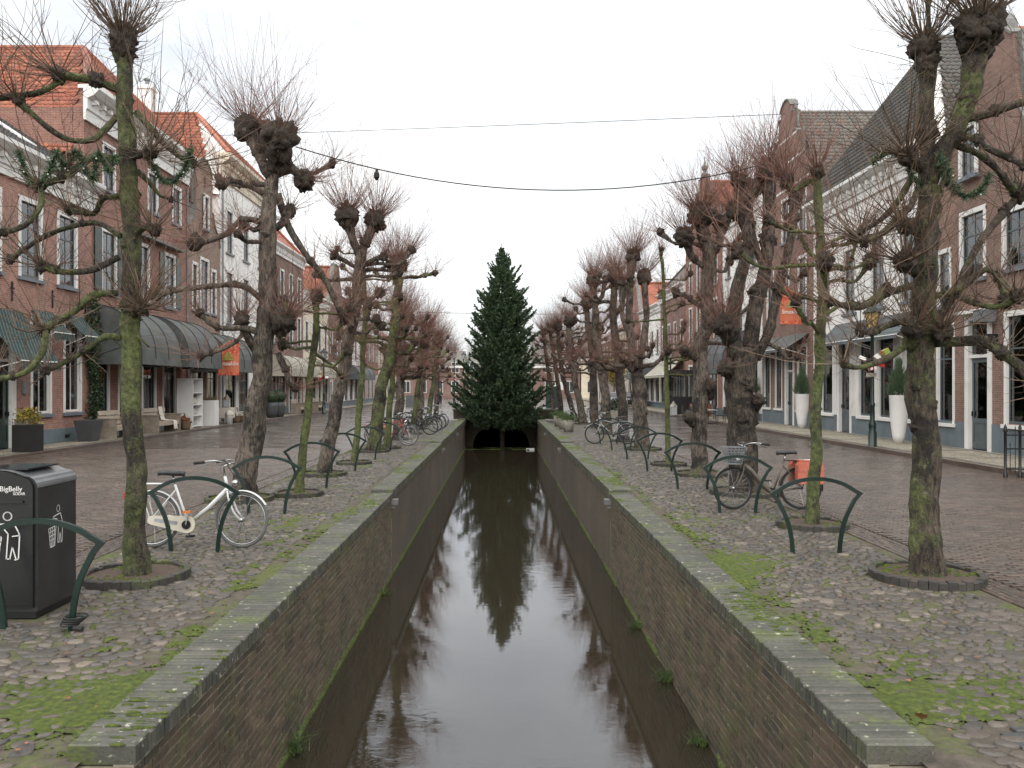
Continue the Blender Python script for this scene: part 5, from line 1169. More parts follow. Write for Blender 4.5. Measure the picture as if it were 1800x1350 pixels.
# ------------------------------------------------------------------ fir tree standing in the canal
fx, fy = .05, 45.9; fir = empty('fir_tree', (fx, fy, ZW), 'tall dense dark green fir standing in the canal before the bridge', 'tree')
MB().tube([(fx, fy, ZW-.3), (fx+.02, fy, 1), (fx, fy, 5), (fx-.03, fy, 10.0)], [.14, .13, .08, .012], 10, True, .1, 4).build('trunk', MT['bark_dark'], fir, True)
prof = [(.0, 2.0), (.4, 2.5), (1.2, 2.62), (2, 2.35), (3, 2.1), (4, 1.8), (5, 1.62), (6, 1.38), (7, 1.08), (8, .72), (8.8, .38), (9.4, .12), (9.75, .02)]
rng = np.random.default_rng(5); BS = []; BD = []; BL = []; CH_ = []
for i in range(470):
    z = .02+9.6*(i/470)**1.22; rr = np.interp(z, [p[0] for p in prof], [p[1] for p in prof])*rng.uniform(.55, 1.2)*(1+.05*sin(z*5)); a = i*2.39996+rng.normal(0, .2)
    el = np.interp(z, [0, 3, 7, 9.7], [-.12, .05, .35, .9])+rng.normal(0, .08); k = 7; L = rr/max(.5, cos(el)); d = np.array([cos(a)*cos(el), sin(a)*cos(el), sin(el)]); sd = np.array([-sin(a), cos(a), 0]); b0 = np.array([fx, fy, z])
    t = np.linspace(0, 1, k); pts = b0+d*L*t[:, None]+np.array([0, 0, 1])*(L*.22*(t**2.2)-L*.12*np.sin(t*pi))[:, None]
    CH_.append(pts)
    ns = int(7+L*24)
    for j in range(ns):
        u = rng.uniform(.12, 1.)**.8; f = u*(k-1); q = int(min(k-2, f)); p = pts[q]*(1-(f-q))+pts[q+1]*(f-q); tan = pts[q+1]-pts[q]; tan /= np.linalg.norm(tan)
        sg = rng.choice((-1, 1)); dd = tan*rng.uniform(.5, 1.)+sd*sg*rng.uniform(.3, 1.1)*(1-.5*u)+np.array([0, 0, rng.uniform(-.25, .45)]); dd /= np.linalg.norm(dd); ll = (.16+.34*(1-u))*min(1.25, .28+L*.62)*rng.uniform(.6, 1.2)
        BS.append(p); BD.append(dd); BL.append(ll)
        for e in range(3):
            d2 = dd+rng.normal(0, .5, 3)+np.array([0, 0, .15]); BS.append(p+dd*ll*rng.uniform(.2, .8)); BD.append(d2/np.linalg.norm(d2)); BL.append(ll*rng.uniform(.4, .7))
BS, BD, BL = np.array(BS), np.array(BD), np.array(BL); N = len(BS)
s1 = np.cross(BD, rng.normal(size=(N, 3))); s1 /= np.linalg.norm(s1, axis=1, keepdims=True); s2 = np.cross(BD, s1); wdt = (.022+.02*rng.random(N))[:, None]; E = BS+BD*BL[:, None]; Mi = BS+BD*BL[:, None]*.45
V = np.stack([BS, Mi+s1*wdt, E, Mi-s1*wdt, BS, Mi+s2*wdt, E, Mi-s2*wdt], 1).reshape(-1, 3); F = (np.array([(0, 1, 2, 3), (4, 5, 6, 7)])[None]+(np.arange(N)*8)[:, None, None]).reshape(-1, 4)
tag(np_obj('crown', V, F, MT['needle'], fir), kind='stuff')
m = MB()
for pts in CH_[::2]: m.tube(pts[::2], [.018, .012, .008, .004][:len(pts[::2])], 3, False)
tag(m.build('boughs', MT['bark_dark'], fir), kind='stuff')

# ------------------------------------------------------------------ bare trees far behind
def bare_tree(x, y, H, seed, label):
    t = empty('bare_tree', (x, y, 0), label, 'tree', 'bare trees behind the far houses'); q = random.Random(seed); m = MB(); cr = Crown(seed)
    m.tube([(x, y, 0), (x+.1, y, H*.25), (x, y, H*.45)], [.3, .24, .18], 7)
    m.build('trunk', MT['bark_dark'], t); m = MB()
    for i in range(16):
        a = q.uniform(0, 6.28); e = q.uniform(.5, 1.3); L = H*q.uniform(.3, .55); p0 = Vector((x, y, H*q.uniform(.25, .45))); d = Vector((cos(a)*cos(e), sin(a)*cos(e), sin(e)))
        pp = smooth_path([p0, p0+d*L*.5+Vector((q.uniform(-.3, .3), 0, .2)), p0+d*L+Vector((0, 0, .6))], .8); m.tube(pp, [.1*(1-.8*j/(len(pp)-1)) for j in range(len(pp))], 5); cr.along(pp, None, 60, H*.2, 0, .7, .022)
    tag(m.build('limbs', MT['bark_dark'], t), kind='stuff'); cr.build(t, MT['twig_grey'], 1.5)
for i, (x, y, H) in enumerate(((-12.5, 150, 14), (-8.5, 152, 13.5), (-5, 149, 13), (7, 151, 13), (11, 150, 13.5))):
    bare_tree(x, y, H, 200+i, ('tall bare tree behind the far brick house by the lamps', 'bare tree between the far brick and tan houses', 'bare tree behind the far tan house', 'bare tree behind the far red brick house', 'bare tree rising over the ridge end of the far red brick house')[i])

# ------------------------------------------------------------------ garlands and cables
MT['bulb'] = plain('bulb_glass', (.7, .68, .6), .3, .1, 5.)
def garland(pts, label, seed, r=.062):
    pp = smooth_path(pts, .03); g_ = empty('garland', pp[len(pp)//2], label, 'garland', 'fir garlands hung in the near trees'); MB().tube(pp[::3]+[pp[-1]], .012, 5).build('wire', MT['dgreen'], g_)
    q = np.random.default_rng(seed); n = len(pp)*34; i = q.integers(0, len(pp), n); P = np.array([tuple(p) for p in pp])[i]+q.normal(0, .006, (n, 3)); d = q.normal(size=(n, 3)); d /= np.linalg.norm(d, axis=1, keepdims=True)
    s_ = np.cross(d, q.normal(size=(n, 3))); s_ /= np.linalg.norm(s_, axis=1, keepdims=True); L = r*q.uniform(.6, 1.3, n)[:, None]; w = .006
    V = np.stack([P-s_*w, P+s_*w, P+d*L+s_*w*.3, P+d*L-s_*w*.3], 1).reshape(-1, 3); tag(np_obj('needles', V, np.arange(n*4).reshape(-1, 4), MT['needle'], g_), kind='stuff')
    for k in range(6, len(pp)-4, 11): MB().blob(pp[k]+Vector((.02, -.045, -.02)), .009, 6, 4, 0).build('bulb', MT['bulb'], g_, True)
for i, (Y, pts, lb) in enumerate(((8.2, [(34, 268), (45, 305), (66, 325), (85, 305), (100, 268)], 'fir garland swag at the outer limbs of the slim mossy pollard'), (8.35, [(98, 268), (115, 295), (135, 268), (150, 300), (165, 315), (172, 270), (190, 300), (205, 275)], 'looped fir garland by the trunk of the slim mossy pollard'),
                                  (8.6, [(262, 268), (275, 305), (295, 320), (320, 305), (336, 262)], 'fir garland swag over the house side with the white bicycle'), (8.6, [(1535, 285), (1560, 268), (1590, 275), (1605, 315), (1625, 325)], 'fir garland looped before the white plastered house'),
                                  (8.5, [(1655, 290), (1668, 325), (1695, 345), (1725, 335), (1738, 310)], 'fir garland swag before the bell gabled house'), (8.4, [(1652, 275), (1665, 295), (1672, 325), (1685, 330)], 'short fir garland hanging at the fork of the stout pollard'))):
    garland([PX(x, y, Y) for x, y in pts], lb, 300+i)
def cable(pts, label, r=.012, bulbs=()):
    c = empty('cable', pts[0], label, 'cable', 'overhead cables across the canal'); MB().tube(pts, r, 5).build('wire', MT['iron'], c)
    for p in bulbs: MB().lathe(Vector(p)-Vector((0, 0, .2)), [(.02, 0), (.05, .05), (.05, .12), (.025, .16), (.025, .2)], 8).build('bulb', MT['iron'], c)
def caten(a, b, sag, n=24): a, b = Vector(a), Vector(b); return [a.lerp(b, i/n)-Vector((0, 0, sag*4*(i/n)*(1-i/n))) for i in range(n+1)]
c1 = caten(PX(520, 258, 14.6), PX(1345, 288, 15.2), .62); cable(c1, 'sagging cable slung between the thick burr headed pollards', .011, [c1[4]])
cable(caten((-17.2, 50.0, 17.2), (14.25, 41.2, 15.6), .04), 'taut high cable between the gables over the canal', .016)
cable(caten((-15.3, 70, 8.6), (14.1, 72, 8.4), .25), 'far thin cable crossing behind the fir top', .02)
# ------------------------------------------------------------------ street furniture
MT['bin'] = plain('bin_plastic', (.030, .030, .031), .42, .35, 2.5, dirt=(.05, .047, .043)); MT['bin_front'] = plain('bin_front_plastic', (.012, .013, .013), .3, .3, 2.)
MT['bin_top'] = plain('bin_lid', (.16, .165, .17), .22, .3, 3., .3); MT['mark'] = plain('white_print', (.72, .72, .70), .6, .1, 4.)
MT['chrome'] = plain('chromed_steel', (.45, .45, .45), .25, .2, 5., 1.); MT['tyre'] = plain('tyre_rubber', (.018, .018, .018), .8, .3, 8.); MT['tyre_grey'] = plain('grey_tyre_rubber', (.10, .10, .095), .8, .3, 8.)
MT['bike_rim'] = plain('dull_rim', (.12, .12, .12), .4, .2, 5., .7); MT['bike_white'] = plain('bike_white_paint', (.62, .63, .62), .3, .12, 4.); MT['bike_cream'] = plain('chain_case_cream', (.60, .56, .46), .4, .1, 4.); MT['bike_black'] = plain('bike_black_paint', (.02, .019, .018), .3, .3, 4.)
MT['bike_taupe'] = plain('bike_taupe_paint', (.10, .085, .065), .35, .3, 4.); MT['bike_red'] = plain('bike_red_paint', (.35, .045, .03), .35, .2, 4.); MT['bike_silver'] = plain('bike_silver_paint', (.35, .36, .37), .3, .2, 4., .6)
MT['orange'] = plain('orange_pannier', (.46, .12, .075), .6, .25, 30., dirt=(.58, .24, .17)); MT['basket'] = plain('grey_wire_basket', (.19, .21, .23), .5, .2, 5.); MT['saddle'] = plain('saddle_leather', (.02, .021, .023), .35, .3, 6.)
MT['oldwood'] = plain('weathered_wood', (.24, .20, .155), .8, .35, 5., dirt=(.12, .105, .08)); MT['palewood'] = plain('pale_wood', (.36, .30, .235), .8, .25, 5.); MT['cloth'] = plain('cream_blanket', (.55, .51, .44), .95, .12, 8.)
MT['potwhite'] = plain('white_planter', (.74, .73, .71), .35, .08, 1.5); MT['potgrey'] = plain('dark_grey_pot', (.06, .063, .067), .55, .3, 3.); MT['concrete'] = plain('concrete', (.30, .28, .24), .8, .3, 5., dirt=(.16, .17, .10)); MT['wicker'] = plain('wicker', (.16, .11, .065), .8, .4, 25.)
MT['terracotta'] = plain('dried_flowers', (.28, .12, .07), .9, .5, 18.); MT['lampglass'] = plain('lamp_glass', (.42, .45, .47), .25, .15, 3.); MT['lampglass_warm'] = plain('warm_lamp_glass', (.50, .34, .13), .35, .2, 3.)
MT['red'] = plain('red_wrap', (.42, .03, .03), .5, .2, 5.); MT['lime'] = plain('lime_wrap', (.30, .36, .08), .5, .2, 5.); MT['denim'] = plain('dark_trousers', (.02, .025, .04), .9, .3, 6.); MT['jacket'] = plain('green_jacket', (.03, .06, .045), .9, .3, 6.); MT['skin'] = plain('skin', (.45, .27, .2), .6, .1, 5.); MT['hair'] = plain('hair', (.12, .07, .04), .8, .3, 20.)
MT['carpaint'] = plain('silver_car_paint', (.34, .35, .36), .25, .08, 1., .4); MT['darkglass'] = plain('dark_glass', (.015, .017, .02), .08, .1, 1.); MT['amber'] = plain('amber_reflector', (.55, .17, .02), .3, .1, 5.)

# --- litter bin with solar lid
bx0, bx1, by0, by1, bh = -4.65, -3.99, 7.08, 7.74, 1.26
t = empty('litter_bin', ((bx0+bx1)/2, (by0+by1)/2, 0), 'tall dark compactor litter bin with curved shiny lid and white pictograms', 'litter bin')
def arc_prof(z0, inset=0.):
    r = .10; xa, xb = bx0+inset, bx1-inset; p = [(xb, z0), (xb, 1.12)]+[(xb-r+r*cos(a), 1.12+r*sin(a)) for a in np.linspace(.2, pi/2-.15, 6)]+[(x, 1.217+.055*(1-((x-(xa+xb)/2)/((xb-xa)/2-r))**2)) for x in np.linspace(xb-r, xa+r, 7)]+[(xa+r-r*sin(a), 1.12+r*cos(a)) for a in np.linspace(.15, pi/2-.2, 6)]+[(xa, 1.12), (xa, z0)]
    return p
m = MB().prism([(x, by0+.02, z) for x, z in arc_prof(.06)], (0, by1-by0-.02, 0)); m.build('body', MT['bin'], t)
m = MB().prism([(x, by0-.012, z) for x, z in arc_prof(.10, .025)], (0, .03, 0)); m.build('front_panel', MT['bin_front'], t)
m = MB(); top = [(x, z+.006) for x, z in arc_prof(.06) if z > 1.09]; low = [(x, z-.02) for x, z in reversed(top)]; top = [(x+(.006 if x > -4.3 else -.006), z) for x, z in top]
for (xa, za), (xb, zb) in zip(top[:-1], top[1:]): m.poly([(xa, by0+.005, za), (xb, by0+.005, zb), (xb, by1+.01, zb), (xa, by1+.01, za)])
m.build('lid', MT['bin_top'], t, True)
m = MB().prism([(bx0+.12, by0+.08, 1.2725), (bx1-.12, by0+.08, 1.2725), (bx1-.12, by1-.08, 1.2725), (bx0+.12, by1-.08, 1.2725)], (0, 0, .012)); m.build('solar_panel', MT['darkglass'], t)
MB().box(bx0+.02, bx1-.02, by0+.03, by1-.02, 0, .06).build('base', MT['black'], t)
MB().box(bx0+.05, bx1-.07, by0-.018, by0-.013, .985, .992).box(bx0+.05, bx1-.07, by0-.018, by0-.013, .13, .136).build('door_seam', MT['black'], t)
MB().box(bx0+.1, bx1-.1, by0-.03, by0-.0135, 1.0, 1.02).build('hopper_lip', MT['black'], t)
def strokes(segs, w, to3, name, parent, mat):
    m = MB()
    for pl_ in segs:
        for (ax, ay), (bx, by) in zip(pl_[:-1], pl_[1:]):
            dx, dy = bx-ax, by-ay; L = hypot(dx, dy) or 1; nx_, ny_ = -dy/L*w/2, dx/L*w/2; ex, ey = dx/L*w*.3, dy/L*w*.3
            m.poly([to3(ax+nx_-ex, ay+ny_-ey), to3(ax-nx_-ex, ay-ny_-ey), to3(bx-nx_+ex, by-ny_+ey), to3(bx+nx_+ex, by+ny_+ey)])
    return m.build(name, mat, parent)
circ = [(.62+.07*cos(a), .92+.085*sin(a)) for a in np.linspace(0, 2*pi, 17)]
man = [[(.40, .74), (.72, .79), (.80, .60), (.82, .53), (.70, .51)], [(.40, .74), (.38, .70), (.56, .66), (.63, .56), (.60, .05), (.66, .05)], [(.82, .53), (.80, .05), (.74, .03)], [(.66, .05), (.70, .30), (.76, .05)], circ]
cup = [[(.18, .46), (.52, .50), (.46, .0), (.26, -.02), (.18, .46)], [(.20, .36), (.51, .40)], [(.22, .26), (.50, .29)], [(.23, .15), (.48, .18)], [(.27, .47), (.31, 0)], [(.36, .48), (.37, 0)], [(.45, .49), (.42, 0)], [(.26, .55), (.30, .66), (.42, .70), (.44, .58), (.26, .55)]]
strokes(man+cup, .022, lambda u, v: (bx1+.004, by0+.12+u*.36, .58+v*.35), 'pictogram', t, MT['mark'])
strokes(man+cup, .022, lambda u, v: (bx0+.10+u*.52, by0-.017, .50+v*.42), 'pictogram', t, MT['mark'])
me = text_mesh('BigBelly', .062, MT['mark']); add('lettering', me, t, ((bx0+bx1)/2+.12, by0-.0145, 1.10), (pi/2, 0, 0))
me = text_mesh('SOLAR', .034, MT['mark']); add('lettering', me, t, (bx1-.14, by0-.0145, 1.068), (pi/2, 0, 0))

# --- bike racks: arched flat-bar hoops set across the verge
def rack_mesh():
    m = MB(); L = []
    leg = smooth_path([Vector((.28, 0, -.05)), Vector((.30, 0, .18)), Vector((.36, 0, .42)), Vector((.50, 0, .70))], .06); top = [Vector((.52*cos(a)/cos(.62), 0, .70+.19*(sin(a)-sin(.62))/(1-sin(.62)))) for a in np.linspace(.62, pi-.62, 15)]
    path = leg[:-1]+top[0:1]
    def strip(ps, w, d):
        pr = None
        for i, p in enumerate(ps):
            tt = (ps[min(i+1, len(ps)-1)]-ps[max(i-1, 0)]).normalized(); nn = Vector((-tt.z, 0, tt.x)); q = Vector((0, d/2, 0)); k = m.pts([p-nn*w/2-q, p+nn*w/2-q, p+nn*w/2+q, p-nn*w/2+q])
            if pr is not None:
                for j in range(4): m.f.append((pr+j, pr+(j+1) % 4, k+(j+1) % 4, k+j))
            else: m.f.append((k, k+1, k+2, k+3))
            pr = k
        m.f.append((pr+3, pr+2, pr+1, pr))
    strip(path, .045, .03); strip([Vector((-p.x, p.y, p.z)) for p in path], .045, .03); A_ = m; 
    return m, top, strip
m1, top, _ = rack_mesh(); m1.f = [f for f in m1.f]
half = len(m1.v)//2
def split_rack():
    mm = MB(); mm.v = m1.v[:half]; mm.f = [f for f in m1.f if max(f) < half]; ml = mm.mesh('leg', MT['rack'])
    mm = MB(); mm.v = m1.v[half:]; mm.f = [tuple(i-half for i in f) for f in m1.f if min(f) >= half]; mr = mm.mesh('leg', MT['rack'])
    mm = MB(); pr = None
    for i, p in enumerate(top):
        tt = (top[min(i+1, len(top)-1)]-top[max(i-1, 0)]).normalized(); nn = Vector((-tt.z, 0, tt.x)); e = Vector((.03 if i == 0 else -.03 if i == len(top)-1 else 0, 0, 0)); q = Vector((0, .016, 0)); k = mm.pts([p+e-nn*.0225-q, p+e+nn*.0225-q, p+e+nn*.0225+q, p+e-nn*.0225+q])
        if pr is not None:
            for j in range(4): mm.f.append((pr+j, pr+(j+1) % 4, k+(j+1) % 4, k+j))
        else: mm.f.append((k, k+1, k+2, k+3))
        pr = k
    mm.f.append((pr+3, pr+2, pr+1, pr)); return ml, mr, mm.mesh('arch', MT['rack'])
RK = split_rack()
racks = [(-3.82, 6.8, 'dark green arched rack before the litter bin, cable lock at its foot'), (-3.72, 10.0, 'dark green arched bike rack the white bicycle leans on'), (-3.68, 12.95, 'dark green arched bike rack beside the thick pollard behind the white bicycle'),
         (-3.72, 16.2, 'dark green arched bike rack under the short leaning green pollard'), (-3.72, 19.4, 'empty green arched rack under the smooth dark leaning pollard'), (-3.72, 22.5, 'empty green arched rack by the slim mossy pollard'), (-3.72, 25.6, 'empty green arched rack by the thick mossy pollard'), (-3.72, 28.6, 'green arched rack at the red bicycle'),
         (3.78, 9.9, 'dark green arched bike rack in front of the slim pollard and orange panniers'), (3.74, 13.05, 'dark green arched bike rack at the front wheel of the black bicycle'), (3.72, 16.05, 'dark green arched bike rack by the cleft grey pollard'), (3.72, 19.4, 'empty green arched rack by the thin straight pollard'), (3.72, 22.5, 'empty green arched rack between the thin and the twin headed pollards'), (3.72, 25.6, 'empty green arched rack before the twin headed pollard'), (3.72, 28.6, 'green arched rack at the silver bicycle')]
for x, y, lb in racks:
    t = empty('bike_rack', (x, y, 0), lb, 'bike rack', 'arched bike racks on the verges'); rz = R.uniform(-.04, .04)
    for nm, me in zip(('leg', 'leg', 'arch'), RK): add(nm, me, t, (x, y, 0), (0, 0, rz))
t = empty('cable_lock', (-3.54, 6.78, 0), 'black cable lock coiled at the foot of the near bike rack', 'lock'); m = MB()
for k in range(4): m.torus((-3.54+.012*k, 6.77+.01*k, .05+.018*k), .07+.006*k, .008, 'z', 18, 5)
m.build('coil', MT['tyre'], t, True); MB().tube([(-3.48, 6.72, .03), (-3.40, 6.70, .03)], .02, 8).build('barrel', MT['tyre'], t)

# --- bicycles
def wheel(root, M, c, r, tyre, spokes=22, guard=None):
    w_ = MB(M).torus(c, r-.02, .019, 'y', 36, 7).build('wheel', tyre, root, True)
    MB(M).torus(c, r-.044, .009, 'y', 36, 5).build('rim', MT['chrome'] if tyre is not MT['tyre'] else MT['bike_rim'], w_, True)
    m = MB(M)
    for i in range(spokes):
        a = 2*pi*i/spokes; s_ = .025 if i % 2 else -.025; b = a+(.5 if i % 4 < 2 else -.5); m.bar((c[0]+.025*cos(b), s_, c[2]+.025*sin(b)), (c[0]+(r-.045)*cos(a), 0, c[2]+(r-.045)*sin(a)), .003)
    m.build('spokes', MT['chrome'], w_); MB(M).tube([(c[0], -.05, c[2]), (c[0], .05, c[2])], .026, 10).build('hub', MT['chrome'], w_, True)
    return w_
def bicycle(label, x, y, ang, lean, fm, guard, tyre, step=True, basket=False, pannier=False, case=None, stand=False, steer=0., style=0, reflect=False):
    M = Matrix.Translation((x, y, 0)) @ Matrix.Rotation(ang, 4, 'Z') @ Matrix.Rotation(lean, 4, 'X'); t = empty('bicycle', (x, y, 0), label, 'bicycle', 'bicycles parked on the verges'); r = .345
    rh, fh, bb, st, hd0, hd1 = (0, 0, r), (1.12, 0, r), (.45, 0, .29), (.27, 0, .78), (.93, 0, .72), (.89, 0, .88)
    wheel(t, M, rh, r, tyre); MF = M @ Matrix.Translation((.93, 0, 0)) @ Matrix.Rotation(steer, 4, 'Z') @ Matrix.Translation((-.93, 0, 0)); wheel(t, MF, fh, r, tyre)
    m = MB(M); m.tube([bb, st], .016, 8); m.tube([hd0, hd1], .02, 8)
    if style == 0: m.tube([(.925, 0, .73), (.70, 0, .50), (.47, 0, .31)], .026, 8); m.tube([(.40, 0, .36), (.20, .02, .39), (0.02, .05, r+.02)], .011, 6)
    elif style == 1: m.tube([(.925, 0, .73), (.80, 0, .62), (.62, 0, .40), (.52, 0, .30), (.45, 0, .28)], [.028, .04, .045, .04, .03], 8)
    else: m.tube([(.925, 0, .72), (.47, 0, .30)], .017, 8); m.tube([(.90, 0, .84), (.29, 0, .70)], .015, 8)
    for s_ in (-1, 1):
        m.tube([(.43, s_*.02, .29), (0, s_*.06, r)], .010, 6); m.tube([(.29, s_*.015, .72), (0, s_*.06, r)], .009, 6)
    m.build('frame', fm, t, True)
    m = MB(MF)
    for s_ in (-1, 1): m.tube([(.935, s_*.03, .70), (.96, s_*.055, .62), (1.03, s_*.055, .45), (1.12, s_*.055, r)], .012, 7)
    m.tube([(.93, -.035, .71), (.93, .035, .71)], .016, 6); m.build('fork', fm, t, True)
    m = MB(MF); m.tube([(.89, 0, .86), (.865, 0, 1.0), (.93, 0, 1.03)], .013, 8)
    for s_ in (-1, 1): m.tube(smooth_path([Vector((.93, 0, 1.03)), Vector((.95, s_*.12, 1.05)), Vector((.86, s_*.25, 1.08)), Vector((.72, s_*.29, 1.06))], .04), .011, 7)
    hb = m.build('handlebar', MT['chrome'], t, True)
    for s_ in (-1, 1):
        MB(MF).tube([(.76, s_*.285, 1.065), (.63, s_*.30, 1.05)], .018, 8).build('grip', MT['tyre'], hb, True)
        MB(MF).tube([(.84, s_*.25, 1.06), (.76, s_*.27, 1.03), (.68, s_*.29, 1.0)], .006, 5).build('brake_lever', MT['chrome'], hb)
    MB(MF).tube([(.90, .03, 1.02), (.98, .04, .9), (.97, .03, .72)], .005, 4).build('cable', MT['tyre'], hb)
    sp = MB(M).tube([(.27, 0, .76), (.24, 0, .90)], .012, 8).build('seat_post', MT['chrome'], t, True)
    m = MB(M); rings = []
    for xx, wd, zt in ((-.02, .03, .935), (.02, .085, .945), (.10, .085, .945), (.18, .05, .935), (.27, .025, .935), (.31, .012, .925)):
        rings.append(m.pts([(xx+.08, -wd, zt-.015), (xx+.08, -wd*.6, zt+.012), (xx+.08, 0, zt+.016), (xx+.08, wd*.6, zt+.012), (xx+.08, wd, zt-.015), (xx+.08, wd*.7, zt-.05), (xx+.08, 0, zt-.045), (xx+.08, -wd*.7, zt-.05)]))
    for a_, b_ in zip(rings[:-1], rings[1:]):
        for j in range(8): m.f.append((a_+j, a_+(j+1) % 8, b_+(j+1) % 8, b_+j))
    m.f.append(tuple(rings[0]+j for j in range(8))); m.f.append(tuple(rings[-1]+7-j for j in range(8))); m.build('saddle', MT['saddle'], t, True)
    if guard:
        for nm, c, a0, a1, MM in (('rear_mudguard', rh, .1, 3.3, M), ('front_mudguard', fh, .55, 3.1, MF)):
            m = MB(MM); pr = None
            for i in range(19):
                a = a0+(a1-a0)*i/18; e = Vector((cos(a), 0, sin(a))); cc = Vector(c); k = m.pts([cc+e*(r+.012)+Vector((0, -.03, 0)), cc+e*(r+.024), cc+e*(r+.012)+Vector((0, .03, 0))])
                if pr is not None: m.f += [(pr, pr+1, k+1, k), (pr+1, pr+2, k+2, k+1)]
                pr = k
            m.build(nm, guard, t, True)
        m = MB(M)
        for s_ in (-1, 1): m.tube([(-.10, s_*.06, .79), (.24, s_*.06, .79)], .008, 5); m.tube([(-.30, s_*.06, .79), (-.1, s_*.06, .79)], .008, 5); m.tube([(-.15, s_*.06, .78), (0, s_*.065, r)], .007, 5)
        for xx in (-.3, -.1, .08): m.tube([(xx, -.06, .79), (xx, .06, .79)], .007, 5)
        m.build('carrier', guard if not pannier else MT['iron'], t); MB(M).box(-.36, -.335, -.03, .03, .60, .68).build('rear_light', MT['red'], t)
        MB(MF).blob((1.02, 0, .80), .04, 8, 6, 0, sq=(1.2, 1, 1)).build('headlamp', MT['chrome'], t, True)
    if case:
        m = MB(M); o = []
        for a in np.linspace(-pi/2, pi/2, 9): o.append((.45+.105*cos(a), -.045, .29+.105*sin(a)))
        for a in np.linspace(pi/2, 3*pi/2, 7): o.append((.02+.055*cos(a), -.045, .345+.055*sin(a)))
        m.prism(o, (0, -.025, 0)); cs = m.build('chain_case', case, t)
        m = MB(M).prism([(.05, -.0715, .33), (.33, -.0715, .29), (.34, -.0715, .33), (.06, -.0715, .37)], (0, -.003, 0)); m.build('slot', MT['bike_silver'], cs)
    cw = MB(M).tube([(.45, -.085, .29), (.45, -.055, .29)], .055, 14).build('crank_wheel', MT['iron'], t)
    MB(M).bar((.45, -.09, .29), (.48, -.09, .45), .02, .014).build('crank', MT['chrome'], cw); MB(M).box(.44, .53, -.18, -.10, .44, .465).build('pedal', MT['amber'] if reflect else MT['tyre'], cw)
    MB(M).bar((.45, .09, .29), (.42, .09, .13), .02, .014).build('crank', MT['chrome'], cw); MB(M).box(.38, .47, .10, .18, .115, .14).build('pedal', MT['tyre'], cw)
    if stand: MB(M).bar((.36, -.05, .26), (.30, -.17, .0), .016).build('kickstand', MT['iron'], t)
    if basket:
        m = MB(MF); prof = [(.11, .72), (.165, 1.02)]; n = 20
        def ring(f): rr = .115+.06*f; return [(1.10+rr*1.15*cos(2*pi*i/n), rr*1.15*sin(2*pi*i/n)*1.05, .74+.27*f) for i in range(n)]
        for f in np.linspace(0, 1, 7):
            q = ring(f); m.tube(q+[q[0]], .004 if 0 < f < 1 else .009, 4, False)
        a_, b_ = ring(0), ring(1)
        for i in range(n): m.bar(a_[i], b_[i], .004)
        m.poly(ring(0)); m.build('basket', MT['basket'], t)
        m = MB(MF); q = ring(.12); q2 = ring(.95)
        for i in range(n): m.bar(q[i], q2[(i+4) % n], .004)
        m.build('basket_mesh', MT['basket'], t)
    if pannier:
        for s_ in (-1, 1):
            m = MB(M); y0_, y1_ = sorted((s_*.085, s_*.22)); o = [(-.28, .42), (.10, .42), (.12, .46), (.12, .72), (.08, .78), (-.26, .78), (-.30, .72), (-.30, .46)]
            m.prism([(a, y0_, b) for a, b in o], (0, y1_-y0_, 0)); pn = m.build('pannier', MT['orange'], t)
            MB(M).prism([(-.29, s_*.223, .62), (.11, s_*.223, .62), (.11, s_*.223, .775), (-.27, s_*.223, .775)], (0, s_*.006, 0)).build('flap', MT['orange'], pn); MB(M).box(-.11, -.07, min(s_*.224, s_*.235), max(s_*.224, s_*.235), .40, .60).build('strap', MT['white'], pn)
        MB(M).box(-.26, .08, -.2, .2, .785, .80).build('pannier_top', MT['orange'], t); MB(M).box(-.14, -.02, -.12, .12, .802, .812).build('label_patch', MT['white'], t)
        for k in (-.12, -.08, -.05): MB(M).box(k, k+.018, -.09, .09, .813, .816).build('print_bar', MT['black'], t)
    return t
bicycle('white step-through bicycle with cream chain case leaning on a bike rack', -4.33, 10.22, .0, -.06, MT['bike_white'], MT['bike_white'], MT['tyre_grey'], case=MT['bike_cream'], steer=-.12, reflect=True)
bicycle('black and taupe bicycle with wire basket and orange panniers', 4.88, 13.42, pi, .05, MT['bike_taupe'], MT['bike_taupe'], MT['tyre'], basket=True, pannier=True, stand=True, style=1, steer=.2)
bicycle('silver bicycle with black tyres by the dark pollard and racks', 4.35, 28.5, pi-.1, .04, MT['bike_silver'], MT['bike_silver'], MT['tyre'], style=2, steer=.1)
bicycle('red framed bicycle by the thick mossy pollard', -4.25, 27.7, .1, -.05, MT['bike_red'], MT['bike_black'], MT['tyre_grey'], style=2)
bicycle('black bicycle with pale rims close behind the red framed one', -4.3, 28.4, .15, -.05, MT['bike_black'], MT['bike_black'], MT['tyre_grey'], style=2)
bicycle('dark bicycle with black mudguards beside the slim pollard', -4.0, 33.6, .25, -.05, MT['bike_black'], MT['bike_black'], MT['tyre'], style=2)
bicycle('dark green bicycle between the two black bicycles', -4.0, 35.8, .2, -.05, MT['dgreen'], MT['bike_black'], MT['tyre'], style=0)
bicycle('black bicycle parked next to the silver one near the bridge', -3.9, 37.3, .3, -.05, MT['bike_black'], MT['bike_black'], MT['tyre'], style=0, case=MT['bike_black'])
bicycle('silver bicycle with wide handlebar angled to the canal near the bridge', -3.75, 40.2, -.45, -.05, MT['bike_silver'], MT['bike_silver'], MT['tyre'], style=0, steer=-.3)
bicycle('black bicycle with white front tyre among the pollards by the stone planters', 4.7, 45.0, pi+.5, .05, MT['bike_black'], MT['bike_black'], MT['potwhite'], style=0)
